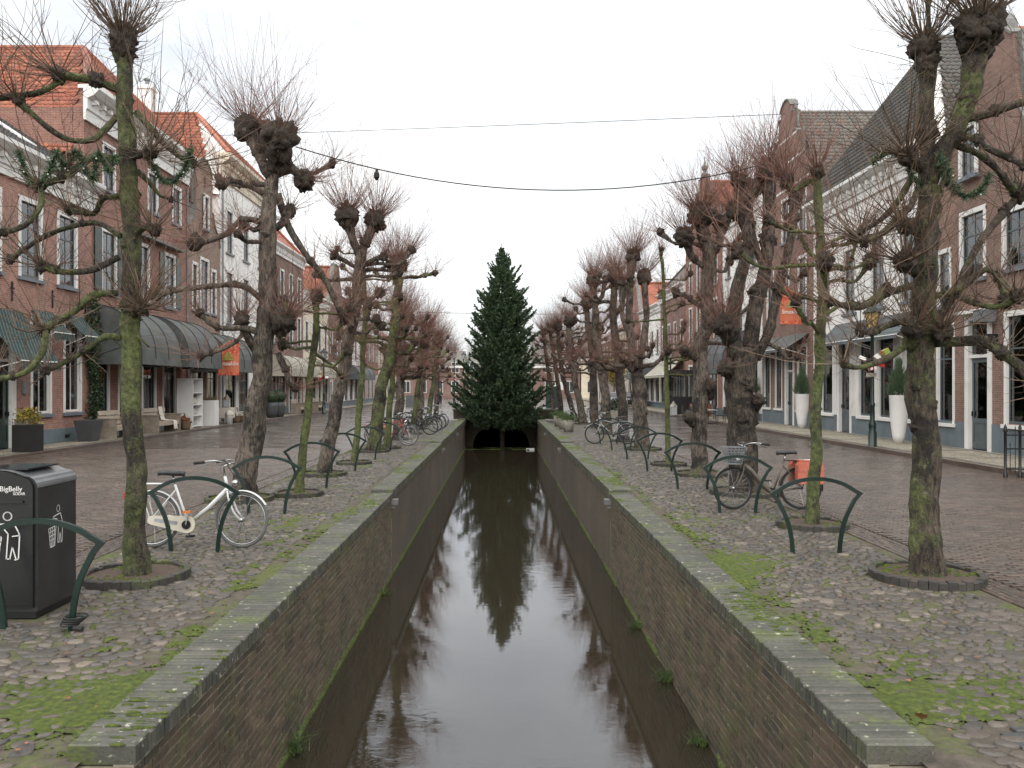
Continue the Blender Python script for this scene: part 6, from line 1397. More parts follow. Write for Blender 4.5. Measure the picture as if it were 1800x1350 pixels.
bicycle('pale bicycle standing behind the crooked pollard near the square', 6.2, 50, pi-.9, .05, MT['bike_silver'], MT['bike_silver'], MT['tyre_grey'], style=2)

# --- foliage clumps
def leaves(parent, name, pts, size, mat, seed, flat=0.):
    q = np.random.default_rng(seed); P = np.asarray(pts, float); n = len(P); d = q.normal(size=(n, 3)); d[:, 2] = d[:, 2]*(1-flat)+.3; d /= np.linalg.norm(d, axis=1, keepdims=True); s_ = np.cross(d, q.normal(size=(n, 3))); s_ /= np.linalg.norm(s_, axis=1, keepdims=True)
    L = size*q.uniform(.6, 1.3, n)[:, None]; V = np.stack([P, P+d*L*.5+s_*L*.32, P+d*L, P+d*L*.5-s_*L*.32], 1).reshape(-1, 3); return tag(np_obj(name, V, np.arange(n*4).reshape(-1, 4), mat, parent), kind='stuff')
def blades(parent, name, c, n, h, spread, mat, seed, r=.004):
    q = np.random.default_rng(seed); st = np.array(c)+np.stack([q.normal(0, spread, n), q.normal(0, spread, n), np.zeros(n)], -1); d = np.stack([q.normal(0, .55, n), q.normal(0, .55, n), np.ones(n)], -1); V, F, _ = twig_mesh(st, d, h*q.uniform(.5, 1.2, n), np.full(n, r), q.uniform(-.4, -.1, n), q, 4); return tag(np_obj(name, V, F, mat, parent), kind='stuff')
def ball_pts(c, r, n, seed, shell=.75, sq=(1, 1, 1)):
    q = np.random.default_rng(seed); d = q.normal(size=(n, 3)); d /= np.linalg.norm(d, axis=1, keepdims=True); return np.array(c)+d*np.array(sq)*r*q.uniform(shell, 1, n)[:, None]
zl, zr_ = SWZ[-1], SWZ[1]
# left pavement
t = empty('planter', (-14.0, 24.4, zl), 'square black planter with yellow green shrub by the striped awning door', 'planter'); MB().box(-14.3, -13.7, 24.1, 24.7, zl, zl+.80).build('box', MT['black'], t); MB().box(-14.26, -13.74, 24.14, 24.66, zl+.80, zl+.81).build('soil', MT['soil'], t)
leaves(t, 'shrub', ball_pts((-14.0, 24.4, zl+1.0), .38, 700, 1, .4, (1, 1, .8)), .09, MT['leaf_yellow'], 2); blades(t, 'silver_grass', (-14.05, 24.2, zl+.8), 160, .35, .16, MT['twig_grey'], 3)
t = empty('planter', (-14.5, 29.0, zl), 'tapered dark planter with ivy climbing the wall behind', 'planter'); MB().prism([(-14.7, 28.8, zl), (-14.3, 28.8, zl), (-14.3, 29.2, zl), (-14.7, 29.2, zl)], (0, 0, .01)).build('foot', MT['potgrey'], t)
m = MB(); n0 = m.pts([(-14.74, 28.76, zl), (-14.26, 28.76, zl), (-14.26, 29.24, zl), (-14.74, 29.24, zl), (-14.86, 28.64, zl+.74), (-14.14, 28.64, zl+.74), (-14.14, 29.36, zl+.74), (-14.86, 29.36, zl+.74)]); m.f += [(n0, n0+1, n0+5, n0+4), (n0+1, n0+2, n0+6, n0+5), (n0+2, n0+3, n0+7, n0+6), (n0+3, n0, n0+4, n0+7), (n0+4, n0+5, n0+6, n0+7)]; m.build('pot', MT['potgrey'], t)
t = empty('ivy', (-15.3, 30.3, 0), 'dark ivy climbing the wall between the two brick houses', 'ivy'); q = np.random.default_rng(8); n = 2600; zz = .7+4.7*q.random(n); yy = 30.45+q.normal(0, .22, n)*(1+.4*np.sin(zz*2))+.15*np.sin(zz*1.3); xx = -15.12+q.uniform(-.02, .16, n)
leaves(t, 'leaf_mass', np.stack([xx, yy, zz], -1), .11, MT['leaf_ivy'], 9); MB().tube([(-15.1, 30.4, .1), (-15.1, 30.5, 2), (-15.12, 30.4, 4.5)], .03, 6).build('stem', MT['bark_dark'], t)
def bench(label, x, y0, y1, slats=5):
    t = empty('bench', (x, (y0+y1)/2, zl), label, 'bench', 'wooden benches outside the shops')
    for y in (y0, y1-.06): MB().box(x-.35, x+.35, y, y+.06, zl, zl+.72).build('end_panel', MT['oldwood'], t); MB().box(x-.38, x+.40, y-.03, y+.09, zl+.722, zl+.76).build('arm_rest', MT['oldwood'], t)
    for k in range(3): MB().box(x-.26+k*.2, x-.08+k*.2, y0+.06, y1-.06, zl+.42, zl+.46).build('seat_slat', MT['palewood'], t)
    for k in range(3): MB().prism([(x-.33, y0+.06, zl+.50+k*.18), (x-.29, y0+.06, zl+.50+k*.18), (x-.33, y0+.06, zl+.66+k*.18), (x-.37, y0+.06, zl+.66+k*.18)], (0, y1-y0-.12, 0)).build('back_slat', MT['palewood'], t)
    MB().box(x+.28, x+.33, y0+.06, y1-.06, zl+.30, zl+.418).build('apron', MT['palewood'], t)
bench('weathered plank bench beside the tapered ivy planter', -14.4, 30.1, 31.9); bench('plank bench with a cream blanket under the grey awnings', -14.3, 33.6, 35.9)
t = empty('blanket', (-14.4, 35.3, zl+.46), 'cream knitted blanket draped over the plank bench', 'blanket'); m = MB(); pr = None
for i, (d, z) in enumerate(((-.42, .75), (-.38, 1.06), (-.30, 1.06), (-.24, .8), (-.18, .52), (.05, .485), (.30, .485), (.36, .45), (.37, .12))):
    k = m.pts([(-14.3+d, 35.1+.04*sin(i*1.7)+j*.08, zl+z+.012*sin(j*2.1+i)) for j in range(6)])
    if pr is not None:
        for j in range(5): m.f.append((pr+j, pr+j+1, k+j+1, k+j))
    pr = k
m.build('blanket_cloth', MT['cloth'], t, True)
t = empty('shelf_cabinet', (-14.6, 38.6, zl), 'tall white open shelf cabinet outside the fabric shop', 'cabinet')
for b, nm in (((-14.95, -14.2, 38.0, 38.05, 0, 2.3), 'side_panel'), ((-14.95, -14.2, 39.2, 39.25, 0, 2.3), 'side_panel'), ((-14.95, -14.2, 38.05, 39.2, 2.25, 2.3), 'top'), ((-14.95, -14.92, 38.05, 39.2, 0, 2.25), 'back_panel')): MB().box(b[0], b[1], b[2], b[3], zl+b[4], zl+b[5]).build(nm, MT['potwhite'], t)
for z in (.05, .55, 1.05, 1.6): MB().box(-14.92, -14.2, 38.05, 39.2, zl+z, zl+z+.04).build('shelf', MT['potwhite'], t)
for i, (y, z, mt) in enumerate(((38.3, .59, 'wicker'), (38.8, .59, 'cloth'), (38.4, 1.09, 'wicker'), (38.9, 1.09, 'cloth'), (38.6, 1.64, 'cloth'))):
    t = empty('shelf_pot', (-14.5, y, zl+z), ('brown pot on the lowest shelf of the white cabinet', 'cream pot on the lowest shelf of the white cabinet', 'brown pot on the middle shelf of the white cabinet', 'cream pot on the middle shelf of the white cabinet', 'cream pot on the top shelf of the white cabinet')[i], 'pot', 'pots in the shelf cabinet'); MB().lathe((-14.5, y, zl+z), [(.08, 0), (.13, .1), (.12, .22), (.07, .28), (.09, .32)], 10).build('pot_body', MT[mt], t, True); leaves(t, 'sprigs', ball_pts((-14.5, y, zl+z+.38), .1, 40, 40+i), .08, MT['heather'], 50+i)
t = empty('planter', (-14.35, 40.6, zl), 'tall white box planter with heather outside the fabric shop', 'planter'); MB().box(-14.7, -14.0, 40.3, 40.9, zl, zl+1.25).build('box', MT['potwhite'], t); MB().box(-14.65, -14.05, 40.35, 40.85, zl+1.25, zl+1.258).build('soil', MT['soil'], t); blades(t, 'heather', (-14.35, 40.6, zl+1.25), 420, .32, .18, MT['heather'], 12)
t = empty('display_table', (-14.3, 43.0, zl), 'draped table with lantern and homeware outside the fabric shop', 'table'); MB().box(-14.75, -13.9, 42.3, 43.7, zl+.78, zl+.82).build('table_top', MT['palewood'], t); MB().box(-14.77, -13.88, 42.28, 43.0, zl+.3, zl+.83).build('cloth_drape', MT['cloth'], t)
for x in (-14.7, -13.95):
    for y in (42.35, 43.65): MB().box(x-.03, x+.03, y-.03, y+.03, zl, zl+.78).build('leg', MT['palewood'], t)
def lantern(label, x, y, z, s_, mt='oldwood'):
    t = empty('lantern', (x, y, z), label, 'lantern'); w_ = .14*s_; h_ = .38*s_
    MB().box(x-w_, x+w_, y-w_, y+w_, z, z+.04).build('base', MT[mt], t)
    for a in (-1, 1):
        for b in (-1, 1): MB().box(x+a*w_*.9-.012, x+a*w_*.9+.012, y+b*w_*.9-.012, y+b*w_*.9+.012, z+.04, z+h_).build('post', MT[mt], t)
    MB().box(x-w_*.85, x+w_*.85, y-w_*.85, y+w_*.85, z+.041, z+h_).build('glass', MT['lampglass'], t); MB().lathe((x, y, z+h_), [(w_*1.4, 0), (w_*.5, .16*s_), (w_*.35, .2*s_), (.01, .26*s_)], 4).build('roof', MT[mt], t)
lantern('grey wooden lantern on the draped display table', -14.2, 42.7, zl+.831, 1.1)
for i, (x, y, lb) in enumerate(((-13.95, 43.4, 'wicker basket of bulbs in front of the display table'), (-13.9, 44.2, 'wicker basket next to the white cloth bucket'), (-14.0, 36.6, 'wicker basket of dried flowers at the end of the plank bench'), (-14.35, 37.2, 'low wicker basket of orange dried flowers by the shelf cabinet'))):
    t = empty('basket', (x, y, zl), lb, 'basket'); MB().lathe((x, y, zl), [(.16, 0), (.20, .15), (.24, .36), (.25, .38), (.22, .36)], 14).build('weave', MT['wicker'], t, True); leaves(t, 'filling', ball_pts((x, y, zl+.42), .22, 160, 60+i, .3, (1, 1, .6)), .12, MT['leaf_dead'] if i > 1 else MT['cloth'], 70+i)
t = empty('bucket', (-13.9, 42.2, zl), 'white bucket with white cloth by the display table', 'bucket'); MB().lathe((-13.9, 42.2, zl), [(.14, 0), (.19, .36), (.2, .37)], 14).build('pail', MT['potwhite'], t, True); MB().blob((-13.9, 42.2, zl+.5), .2, 10, 7, .4).build('cloth', MT['cloth'], t, True)
t = empty('sign_board', (-14.0, 37.0, zl), 'pale board leaning on the dried flowers', 'board'); MB().prism([(-13.95, 36.85, zl), (-13.95, 37.15, zl), (-14.2, 37.15, zl+.75), (-14.2, 36.85, zl+.75)], (.03, 0, .01)).build('panel', MT['palewood'], t); MB().prism([(-14.0, 36.85, zl+.18), (-14.0, 36.88, zl+.18), (-14.2, 36.88, zl+.72), (-14.2, 36.85, zl+.72)], (.045, 0, .015)).build('edge', MT['oldwood'], t)
for i, y in enumerate((50.6, 51.8)):
    x = -14.1+i*.15; t = empty('planter', (x, y, zl), 'dark grey round pot with clipped boxwood ball outside the cream shopfront', 'planter', 'boxwood ball pots'); MB().lathe((x, y, zl), [(.26, 0), (.36, .3), (.38, .7), (.36, .95), (.31, .93)], 16).build('pot', MT['potgrey'], t, True); MB().blob((x, y, zl+1.25), .4, 12, 9, .1).build('core', MT['leaf_box'], t, True); leaves(t, 'foliage', ball_pts((x, y, zl+1.25), .46, 900, 80+i, .85), .07, MT['leaf_box'], 90+i)
def banner(label, X, Y, Z, w, h, flip):
    t = empty('banner', (X, Y, Z), label, 'banner', 'orange shop banners'); s_ = -1 if flip else 1; top_l, top_r = (Z+h-.0, Z+h+.55) if not flip else (Z+h+.55, Z+h)
    m = MB(); n = 8; pr = None
    for i in range(n+1):
        f = i/n; k = m.pts([(X-w/2+w*f, Y+.04*sin(f*6), Z), (X-w/2+w*f, Y+.05*sin(f*6+.6), Z+h*.5), (X-w/2+w*f, Y, top_l+(top_r-top_l)*f)])
        if pr is not None: m.f += [(pr, k, k+1, pr+1), (pr+1, k+1, k+2, pr+2)]
        pr = k
    m.build('cloth', MT['banner'], t)
    MB().tube([(X-w/2-(.8 if not flip else 0), Y+.02, top_l-(.42 if not flip else 0)), (X+w/2+(.8 if flip else 0), Y+.02, top_r-(.42 if flip else 0))], .02, 6).build('pole', MT['palewood'], t)
    me = text_mesh('Smaaklin', .27*w, MT['mark'], .2); add('lettering', me, t, (X, Y-.07, Z+h*.36), (pi/2, 0, 0))
    o = strokes([[(-.25, .0), (.0, .5), (.28, .05), (-.25, .0)], [(-.1, .12), (.1, .3)], [(-.3, -.1), (.3, -.1)]], .08, lambda u, v: (X+u*.7*w, Y-.07, Z+h*.62+v*.6*w), 'emblem', t, MT['lime'])
def bannermat():
    m, nt, b = newmat('orange_banner', (.6, .13, .06), .8); f = nd(nt, 'ShaderNodeTexVoronoi', {'Vector': pos(nt), 'Scale': 10.}).outputs['Color']; f = nd(nt, 'ShaderNodeSeparateColor', {0: f}).outputs[0]
    z = nd(nt, 'ShaderNodeSeparateXYZ', {0: nd(nt, 'ShaderNodeTexCoord').outputs['Generated']}).outputs[2]; up = ramp(nt, z, [(0., 1.), (.07, 1.), (.10, 0.), (.5, 0.), (.58, 1.)])
    c = ramp(nt, f, [(.0, (.50, .035, .025)), (.4, (.58, .12, .05)), (.62, (.62, .24, .12)), (1., (.40, .03, .03))]); nt.links.new(mixc(nt, up, (.52, .15, .075), c), b.inputs['Base Color']); return m
MT['banner'] = bannermat()
banner('orange shop banner hanging outside the fabric shop', -13.55, 41.0, 2.55, 1.05, 1.35, False); banner('orange shop banner on the brown brick house above the grey awnings', 13.3, 37.9, 4.85, .95, 1.35, True)
# --- lamps
def lamp(label, x, y, z0, H, glass='lampglass', deco=True, sign=False, double=False):
    t = empty('street_lamp', (x, y, z0), label, 'street lamp', 'green street lamps')
    MB().lathe((x, y, z0), [(.17, 0), (.17, .10), (.13, .12), (.13, .55), (.10, .6), (.115, .75), (.115, .82), (.075, .9), (.07, 1.35), (.085, 1.38), (.085, 1.44), (.058, 1.5), (.05, H-.1), (.07, H-.08), (.07, H)], 12).build('post', MT['rack'], t, True)
    MB().lathe((x, y, z0+H), [(.11, .04), (.24, .55), (.23, .56)], 6).build('lantern_glass', MT[glass], t); m = MB().lathe((x, y, z0+H), [(.10, 0), (.13, .04), (.13, .05)], 6); m.lathe((x, y, z0+H+.55), [(.30, 0), (.30, .03), (.12, .2), (.06, .22), (.06, .28), (.02, .34)], 6); m.build('lantern_frame', MT['rack'], t)
    for i in range(6): a = 2*pi*i/6; MB().bar((x+.115*cos(a), y+.115*sin(a), z0+H+.04), (x+.245*cos(a), y+.245*sin(a), z0+H+.56), .018).build('glazing_bar', MT['rack'], t)
    if sign: MB().box(x-.22, x+.1, y-.07, y-.055, z0+2.3, z0+2.42).build('name_plate', MT['concrete'], t)
    if deco:
        d = empty('parcel_decoration', (x, y, z0+2.55), 'gift parcels on the '+label[6:], 'decoration', 'gift parcels on the lamps'); q = random.Random(int(y))
        for i, mt in enumerate(('red', 'white', 'lime', 'red', 'white', 'red', 'potwhite')):
            M = Matrix.Translation((x+q.uniform(-.35, .3), y-.12+q.uniform(-.12, .1), z0+2.6+q.uniform(-.05, .5))) @ Matrix.Rotation(q.uniform(-.9, .9), 4, 'Y') @ Matrix.Rotation(q.uniform(0, 3), 4, 'Z'); a, b, c = q.uniform(.08, .14), q.uniform(.06, .1), q.uniform(.04, .08)
            p = MB(M).box(-a, a, -b, b, -c, c).build('parcel', MT[mt], d); MB(M).box(-a-.003, a+.003, -.02, .02, -c-.003, c+.003).build('ribbon', MT['white' if mt == 'red' else 'red'], p)
lamp('green street lamp with warm lantern before the white house', 11.7, 26.0, zr_-.1, 3.75, 'lampglass_warm', True, True)
lamp('green street lamp outside the cream shop', -12.9, 60, 0, 3.9); lamp('green street lamp by the terrace beyond the stepped gable', 11.9, 58, 0, 3.9, deco=False)
lamp('green street lamp at the bridge parapet', -4.45, 78, 0, 4.6); lamp('green street lamp behind the bridge', -4.2, 92, 0, 5.0); lamp('green street lamp closest to the fir tree', -3.9, 96, 0, 4.2); lamp('green street lamp on the square beyond the pollards', 4.6, 82, 0, 4.4, deco=False)
# --- right pavement
for i, (x, y, h_, lb) in enumerate(((13.3, 27.6, 1.6, 'tall white vase planter with conifer beside the green street lamp'), (13.6, 37.3, 1.55, 'tall white vase planter with conifer by the door under the grey awning'), (13.75, 45.2, 1.55, 'tall white vase planter with conifer behind the knotted pollard'))):
    t = empty('planter', (x, y, zr_), lb, 'planter', 'tall white planters'); MB().lathe((x, y, zr_), [(.15, 0), (.2, .25), (.27, .8), (.30, h_-.02), (.31, h_), (.27, h_), (.26, h_-.06)], 20).build('vase', MT['potwhite'], t, True)
    P = np.concatenate([ball_pts((x, y, zr_+h_+.05+.95*k/14), .30*(1-(k/14)**1.6)+.04+.05*sin(k), 150, 400+k+i*20, .5, (1, 1, .5)) for k in range(15)]); V_, F_, _ = twig_mesh(P, np.stack([(P[:, 0]-x)*2.2+NP.normal(0, .12, len(P)), (P[:, 1]-y)*2.2+NP.normal(0, .12, len(P)), np.ones(len(P))], -1), NP.uniform(.10, .26, len(P)), np.full(len(P), .009), .1, NP, 4); tag(np_obj('conifer', V_, F_, MT['needle'], t), kind='stuff'); MB().tube([(x, y, zr_+h_-.1), (x, y, zr_+h_+.9)], .02, 5).build('stem', MT['bark_dark'], t)
t = empty('railing', (12.2, 18.0, zr_-.1), 'black iron railing with spiked bars on the pavement edge', 'railing')
for x in (11.0, 11.32, 12.4, 13.5): MB().lathe((x, 18.0, 0), [(.045, 0), (.045, .1), (.03, .12), (.03, 1.0), (.05, 1.02), (.03, 1.06), (.035, 1.1), (.0, 1.2)], 8, False).build('post', MT['black'], t, True)
for z in (.18, .62, .92): MB().box(11.0, 13.5, 17.985, 18.015, z, z+.03).build('rail', MT['black'], t)
for i in range(22):
    x = 11.11+i*.11; hh = 1.03 if i % 2 else .70; MB().lathe((x, 18.0, .12), [(.009, 0), (.009, hh-.12), (.018, hh-.1), (.0, hh)], 5, False).build('bar', MT['black'], t)
def terrace(label, x, y):
    t = empty('terrace_table', (x, y, 0), label, 'table', 'terrace tables'); MB().box(x-.4, x+.4, y-.6, y+.6, .72, .76).build('table_top', MT['concrete'], t); MB().box(x-.04, x+.04, y-.04, y+.04, .04, .72).build('column', MT['iron'], t); MB().box(x-.25, x+.25, y-.25, y+.25, 0, .04).build('foot', MT['iron'], t)
    for k, (dx, dy) in enumerate(((-.7, 0), (.7, 0))):
        c = empty('terrace_chair', (x+dx, y+dy, 0), 'dark slatted terrace chair at the '+('stone topped' if y < 46 else 'further')+' table', 'chair', 'terrace chairs'); s_ = -1 if dx < 0 else 1
        MB().box(x+dx-.22, x+dx+.22, y-.22, y+.22, .43, .46).build('seat', MT['iron'], c); MB().box(min(x+dx+s_*.2, x+dx+s_*.24), max(x+dx+s_*.2, x+dx+s_*.24), y-.22, y+.22, .5, .9).build('backrest', MT['iron'], c)
        for a in (-.19, .19):
            for b in (-.19, .19): MB().box(x+dx+a-.015, x+dx+a+.015, y+b-.015, y+b+.015, 0, .43).build('leg', MT['iron'], c)
terrace('stone topped terrace table under the dark awning', 11.0, 44.0); terrace('further terrace table beside the stone topped one', 11.4, 47.6)
t = empty('terrace_screen', (12.6, 56, 0), 'black framed glass terrace screen with dark lower panels', 'screen'); MB().box(11.3, 14.0, 55.9, 56.0, zr_, 1.3).build('lower_panel', MT['black'], t); MB().box(11.3, 14.0, 55.93, 55.96, 1.3, 2.8).build('pane', MT['glass'], t); MB().box(11.2, 14.1, 55.85, 56.05, 2.8, 3.1).build('top_rail', MT['black'], t)
for x in (11.25, 12.6, 13.95): MB().box(x-.05, x+.05, 55.86, 56.04, zr_, 2.8).build('post', MT['black'], t)
lantern('tall white metal lantern standing on the terrace pavement', 11.4, 54.6, zr_-.02, 1.5, 'concrete')
for i, (x, y) in enumerate(((12.2, 51.5), (12.9, 52.3))):
    t = empty('planter', (x, y, zr_), 'brown wooden terrace planter with boxwood ball', 'planter', 'brown terrace planters'); MB().box(x-.35, x+.35, y-.35, y+.35, zr_, zr_+.8).build('box', MT['terracotta'], t); leaves(t, 'foliage', ball_pts((x, y, zr_+.95), .3, 300, 600+i, .7), .09, MT['leaf_box'], 610+i)
for i, (x, y) in enumerate(((2.95, 36.2), (2.92, 38.6), (2.88, 41.2))):
    t = empty('planter', (x, y, .01), (('worn stone grass planter closest to the wall bracket', 'worn stone grass planter in the middle of the row of three', 'worn stone grass planter closest to the bridge')[i]), 'planter', 'stone planters by the canal'); MB().lathe((x, y, .01), [(.20, 0), (.24, .3), (.27, .52), (.23, .52)], 10).build('pot', MT['concrete'], t, True); blades(t, 'grass', (x, y, .48), 420, .42, .13, MT['leaf_grass'], 620+i, .007)
t = empty('planter', (6.4, 47.5, .0), 'square concrete planter with clipped hedge behind the pollards', 'planter'); MB().box(5.9, 6.9, 47.2, 48.0, 0, .62).build('box', MT['concrete'], t); leaves(t, 'hedge', np.stack([NP.uniform(5.9, 6.9, 900), NP.uniform(47.2, 48, 900), NP.uniform(.6, 1.3, 900)], -1), .1, MT['leaf_box'], 640)
t = empty('utility_cabinet', (4.6, 74, 0), 'dark green ribbed utility cabinet beside the fir on the square', 'cabinet'); MB().box(4.0, 5.2, 73.7, 74.3, .05, 1.9).build('body', MT['dgreen'], t); MB().box(3.95, 5.25, 73.65, 74.35, 1.9, 2.0).build('lid', MT['rack'], t)
for k in range(7): MB().box(4.08+k*.16, 4.14+k*.16, 73.68, 73.7, .2, 1.8).build('rib', MT['rack'], t)
t = empty('notice_board', (6.1, 88, 0), 'white notice board on a post, on the square', 'notice board'); MB().box(6.05, 6.15, 87.95, 88.05, 0, 3.6).build('post', MT['zinc'], t); MB().box(5.6, 6.6, 87.85, 87.93, 1.6, 2.5).build('panel', MT['white'], t); MB().box(5.6, 6.6, 87.85, 87.93, 2.6, 3.5).build('panel', MT['white'], t)
t = empty('chalk_board', (-8.6, 78, 0), 'black A-shaped chalk board standing on the far street', 'sign board'); MB().prism([(-9.0, 77.6, 0), (-8.2, 77.6, 0), (-8.2, 77.9, 1.15), (-9.0, 77.9, 1.15)], (0, .04, 0)).build('front_panel', MT['darkwood'], t); MB().prism([(-9.0, 78.2, 0), (-8.2, 78.2, 0), (-8.2, 77.95, 1.15), (-9.0, 77.95, 1.15)], (0, .04, 0)).build('back_panel', MT['darkwood'], t)
bench('white slatted bench outside the cream shop', -14.2, 57.0, 58.9); bench('dark slatted bench beyond the street lamp', -14.2, 62.5, 64.3)
# yellow tree and parked cars
t = empty('yellow_tree', (12.3, 90, 0), 'small tree with yellow autumn leaves beside the silver car', 'tree'); MB().tube([(12.3, 90, 0), (12.3, 90, 2), (12.2, 90, 3.4)], [.1, .08, .04], 7).build('trunk', MT['bark_dark'], t); leaves(t, 'crown', ball_pts((12.3, 90, 3.6), 1.6, 2600, 700, .2, (1, 1, 1.05)), .22, MT['leaf_yellow'], 701)
def car(label, x, y, paint):
    t = empty('parked_car', (x, y, 0), label, 'car', 'parked cars'); L = 3.9; W = .83
    side = [(0, .35), (.05, .75), (.25, .88), (.95, .98), (1.55, 1.40), (2.9, 1.45), (3.55, 1.05), (3.85, .95), (3.9, .4), (3.5, .25), (.3, .25)]
    m = MB(); k = len(side); n1 = m.pts([(x-W*(.86 if z > 1.1 else 1), y+a, z) for a, z in side]); n2 = m.pts([(x+W*(.86 if z > 1.1 else 1), y+a, z) for a, z in side]); m.f += [tuple(range(n1, n1+k)), tuple(range(n2+k-1, n2-1, -1))]+[(n1+i, n1+(i+1) % k, n2+(i+1) % k, n2+i) for i in range(k)]; m.build('body', MT[paint], t)
    MB().prism([(x-.66, y+1.0, 1.0), (x+.66, y+1.0, 1.0), (x+.6, y+1.5, 1.37), (x-.6, y+1.5, 1.37)], (0, -.03, .02)).build('windscreen', MT['darkglass'], t)
    for s_ in (-1, 1):
        MB().prism([(x+s_*W*.93, y+1.25, 1.03), (x+s_*W*.93, y+3.2, 1.05), (x+s_*W*.865, y+2.8, 1.38), (x+s_*W*.865, y+1.65, 1.36)], (s_*.012, 0, 0)).build('side_window', MT['darkglass'], t)
        MB().blob((x+s_*.58, y+.12, .72), .13, 8, 6, 0, sq=(1, .5, .8)).build('headlight', MT['lampglass'], t, True); MB().box(min(x+s_*.84, x+s_*1.0), max(x+s_*.84, x+s_*1.0), y+1.2, y+1.3, .98, 1.1).build('mirror', MT[paint], t)
        for yy in (.7, 3.1):
            w_ = MB().tube([(x+s_*.66, y+yy, .31), (x+s_*.85, y+yy, .31)], .31, 18).build('wheel', MT['tyre'], t); MB().tube([(x+s_*.84, y+yy, .31), (x+s_*.86, y+yy, .31)], .2, 14).build('rim', MT['chrome'], w_)
    MB().box(x-.6, x+.6, y-.02, y+.04, .42, .6).build('grille', MT['black'], t); MB().box(x-.26, x+.26, y-.035, y-.021, .44, .55).build('number_plate', MT['lime'], t)
car('silver hatchback parked on the far street behind the pollards', 10.8, 76, 'carpaint'); car('black hatchback parked behind the silver one', 12.6, 77.5, 'bike_black')
# a person standing on the far street
t = empty('person', (-6.6, 89, 0), 'person in dark green jacket and dark trousers standing on the far street', 'person')
def skin_person(x, y):
    sk = [((0, 0, .95), .14), ((0, 0, 1.15), .14), ((0, 0, 1.38), .17), ((0, 0, 1.50), .07), ((0, 0, 1.56), .065), ((0, 0, 1.66), .10), ((0, -.01, 1.74), .085)]; m = MB()
    m.tube([(x+a, y+b, c) for (a, b, c), r in sk], [r for _, r in sk], 12)
    for s_ in (-1, 1): m.tube([(x+s_*.08, y, .98), (x+s_*.10, y, .5), (x+s_*.10, y+.02, .1), (x+s_*.10, y-.03, .03)], [.105, .075, .05, .05], 8); m.tube([(x+s_*.17, y, 1.42), (x+s_*.24, y, 1.15), (x+s_*.16, y-.18, 1.0), (x+s_*.08, y-.26, 1.02)], [.06, .048, .04, .035], 8)
    return m
bd = skin_person(-6.6, 89).build('body', MT['skin'], t, True)
MB().tube([(-6.6, 89, .92), (-6.6, 89, 1.15), (-6.6, 89, 1.40), (-6.6, 89, 1.49)], [.17, .165, .20, .09], 12).build('jacket', MT['jacket'], t, True)
for s_ in (-1, 1):
    MB().tube([(-6.6+s_*.18, 89, 1.43), (-6.6+s_*.25, 89, 1.15), (-6.6+s_*.17, 88.83, 1.0)], [.075, .062, .05], 8).build('sleeve', MT['jacket'], t, True); MB().tube([(-6.6+s_*.08, 89, .99), (-6.6+s_*.10, 89, .5), (-6.6+s_*.10, 89.02, .09)], [.125, .092, .07], 8).build('trouser_leg', MT['denim'], t, True)
MB().blob((-6.6, 89.02, 1.72), .115, 10, 7, .1, sq=(1, 1, .9)).build('hair', MT['hair'], t, True)
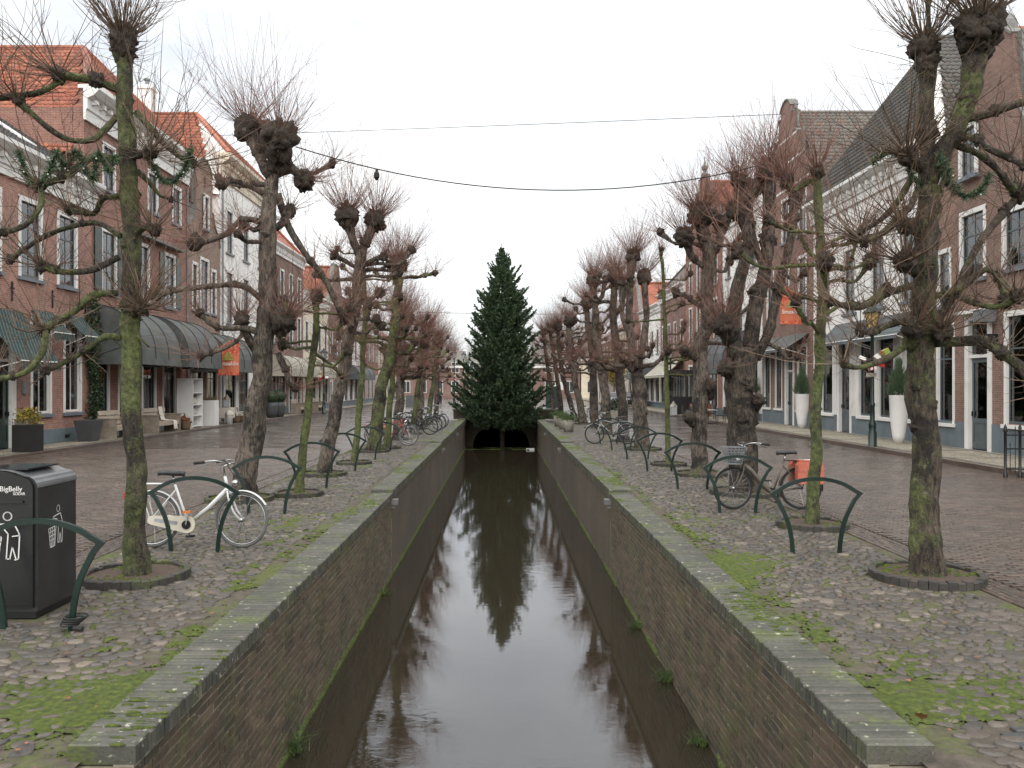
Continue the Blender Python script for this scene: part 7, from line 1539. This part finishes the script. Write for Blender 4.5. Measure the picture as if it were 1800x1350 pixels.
# --- grass tufts at the water line, fallen leaves
for i, (x, y, n, h_, lb) in enumerate(((-1.93, 7.7, 90, .34, 'grass tuft at the water line below the white bicycle wall'), (1.9, 9.6, 90, .22, 'fern like tuft rooted at the water line below the mossy right coping'), (1.9, 11.7, 60, .18, 'small green tuft further along the water line under the coping'), (1.88, 7.9, 60, .2, 'wispy tuft at the water line near the crack in the wall'), (-1.9, 13.6, 40, .16, 'short tuft at the water line below the wall bracket'))):
    t = empty('grass_tuft', (x, y, ZW), lb, 'grass tuft', 'tufts at the water line'); blades(t, 'blades', (x, y, ZW+.01), n, h_, .05, MT['leaf_grass'], 720+i, .0035); MB().blob((x+.05*(1 if x > 0 else -1), y, ZW+.01), .06, 8, 6, .3, sq=(.6, 1.3, .7)).build('root_clump', MT['moss'], t, True)
def leaf_shape(M):
    o = [(0, -.5), (.16, -.28), (.42, -.2), (.3, .02), (.42, .25), (.16, .25), (0, .55), (-.16, .25), (-.42, .25), (-.3, .02), (-.42, -.2), (-.16, -.28)]; m = MB(M); n = m.pts([(0, 0, .06)]+[(a, b, .10*abs(a)*2+.05*b) for a, b in o])
    for i in range(12): m.f.append((n, n+1+i, n+1+(i+1) % 12))
    return m
for i, (x, y, s_, lb) in enumerate(((-2.45, 4.30, .10, 'curled red brown leaf in the stone groove by the near bridge'), (-2.40, 4.22, .12, 'large brown leaf in the stone groove'), (2.42, 4.75, .09, 'dark red leaf lying at the edge of the coping'))):
    t = empty('fallen_leaf', (x, y, .0), lb, 'leaf'); zz = .10 if i == 2 else -.02; M = Matrix.Translation((x, y, zz)) @ Matrix.Rotation(i*1.3, 4, 'Z') @ Matrix.Rotation(.3+.2*i, 4, 'X') @ Matrix.Diagonal((s_, s_, s_, 1)); lf = leaf_shape(M).build('blade', MT['leaf_dead'], t); MB(M).tube([(0, -.5, 0), (.05, -1.0, .1)], .03, 4).build('stalk', MT['leaf_dead'], t)
q = random.Random(77); base = leaf_shape(None); tv = np.array(base.v); tf = np.array(base.f); n = 240; sd_ = NP.choice((-1, 1), n); yy = 4.4+17*NP.random(n)**1.3; xx = NP.uniform(2.4, 5.6, n); kp = outside_pits(sd_*xx, yy, 0); sd_, xx, yy = sd_[kp], xx[kp], yy[kp]; n = len(xx)
V, F = bake(tv, tf, np.stack([sd_*xx, yy, np.full(n, .024)+np.where(xx > 4.7, .02, 0)], -1), NP.uniform(0, 6.3, n), np.stack([NP.uniform(.02, .055, n)]*3, -1)); tag(np_obj('fallen_leaves', V, F, MT['leaf_dead']), 'small brown fallen leaves scattered over cobbles and street edge', 'leaves', kind='stuff')
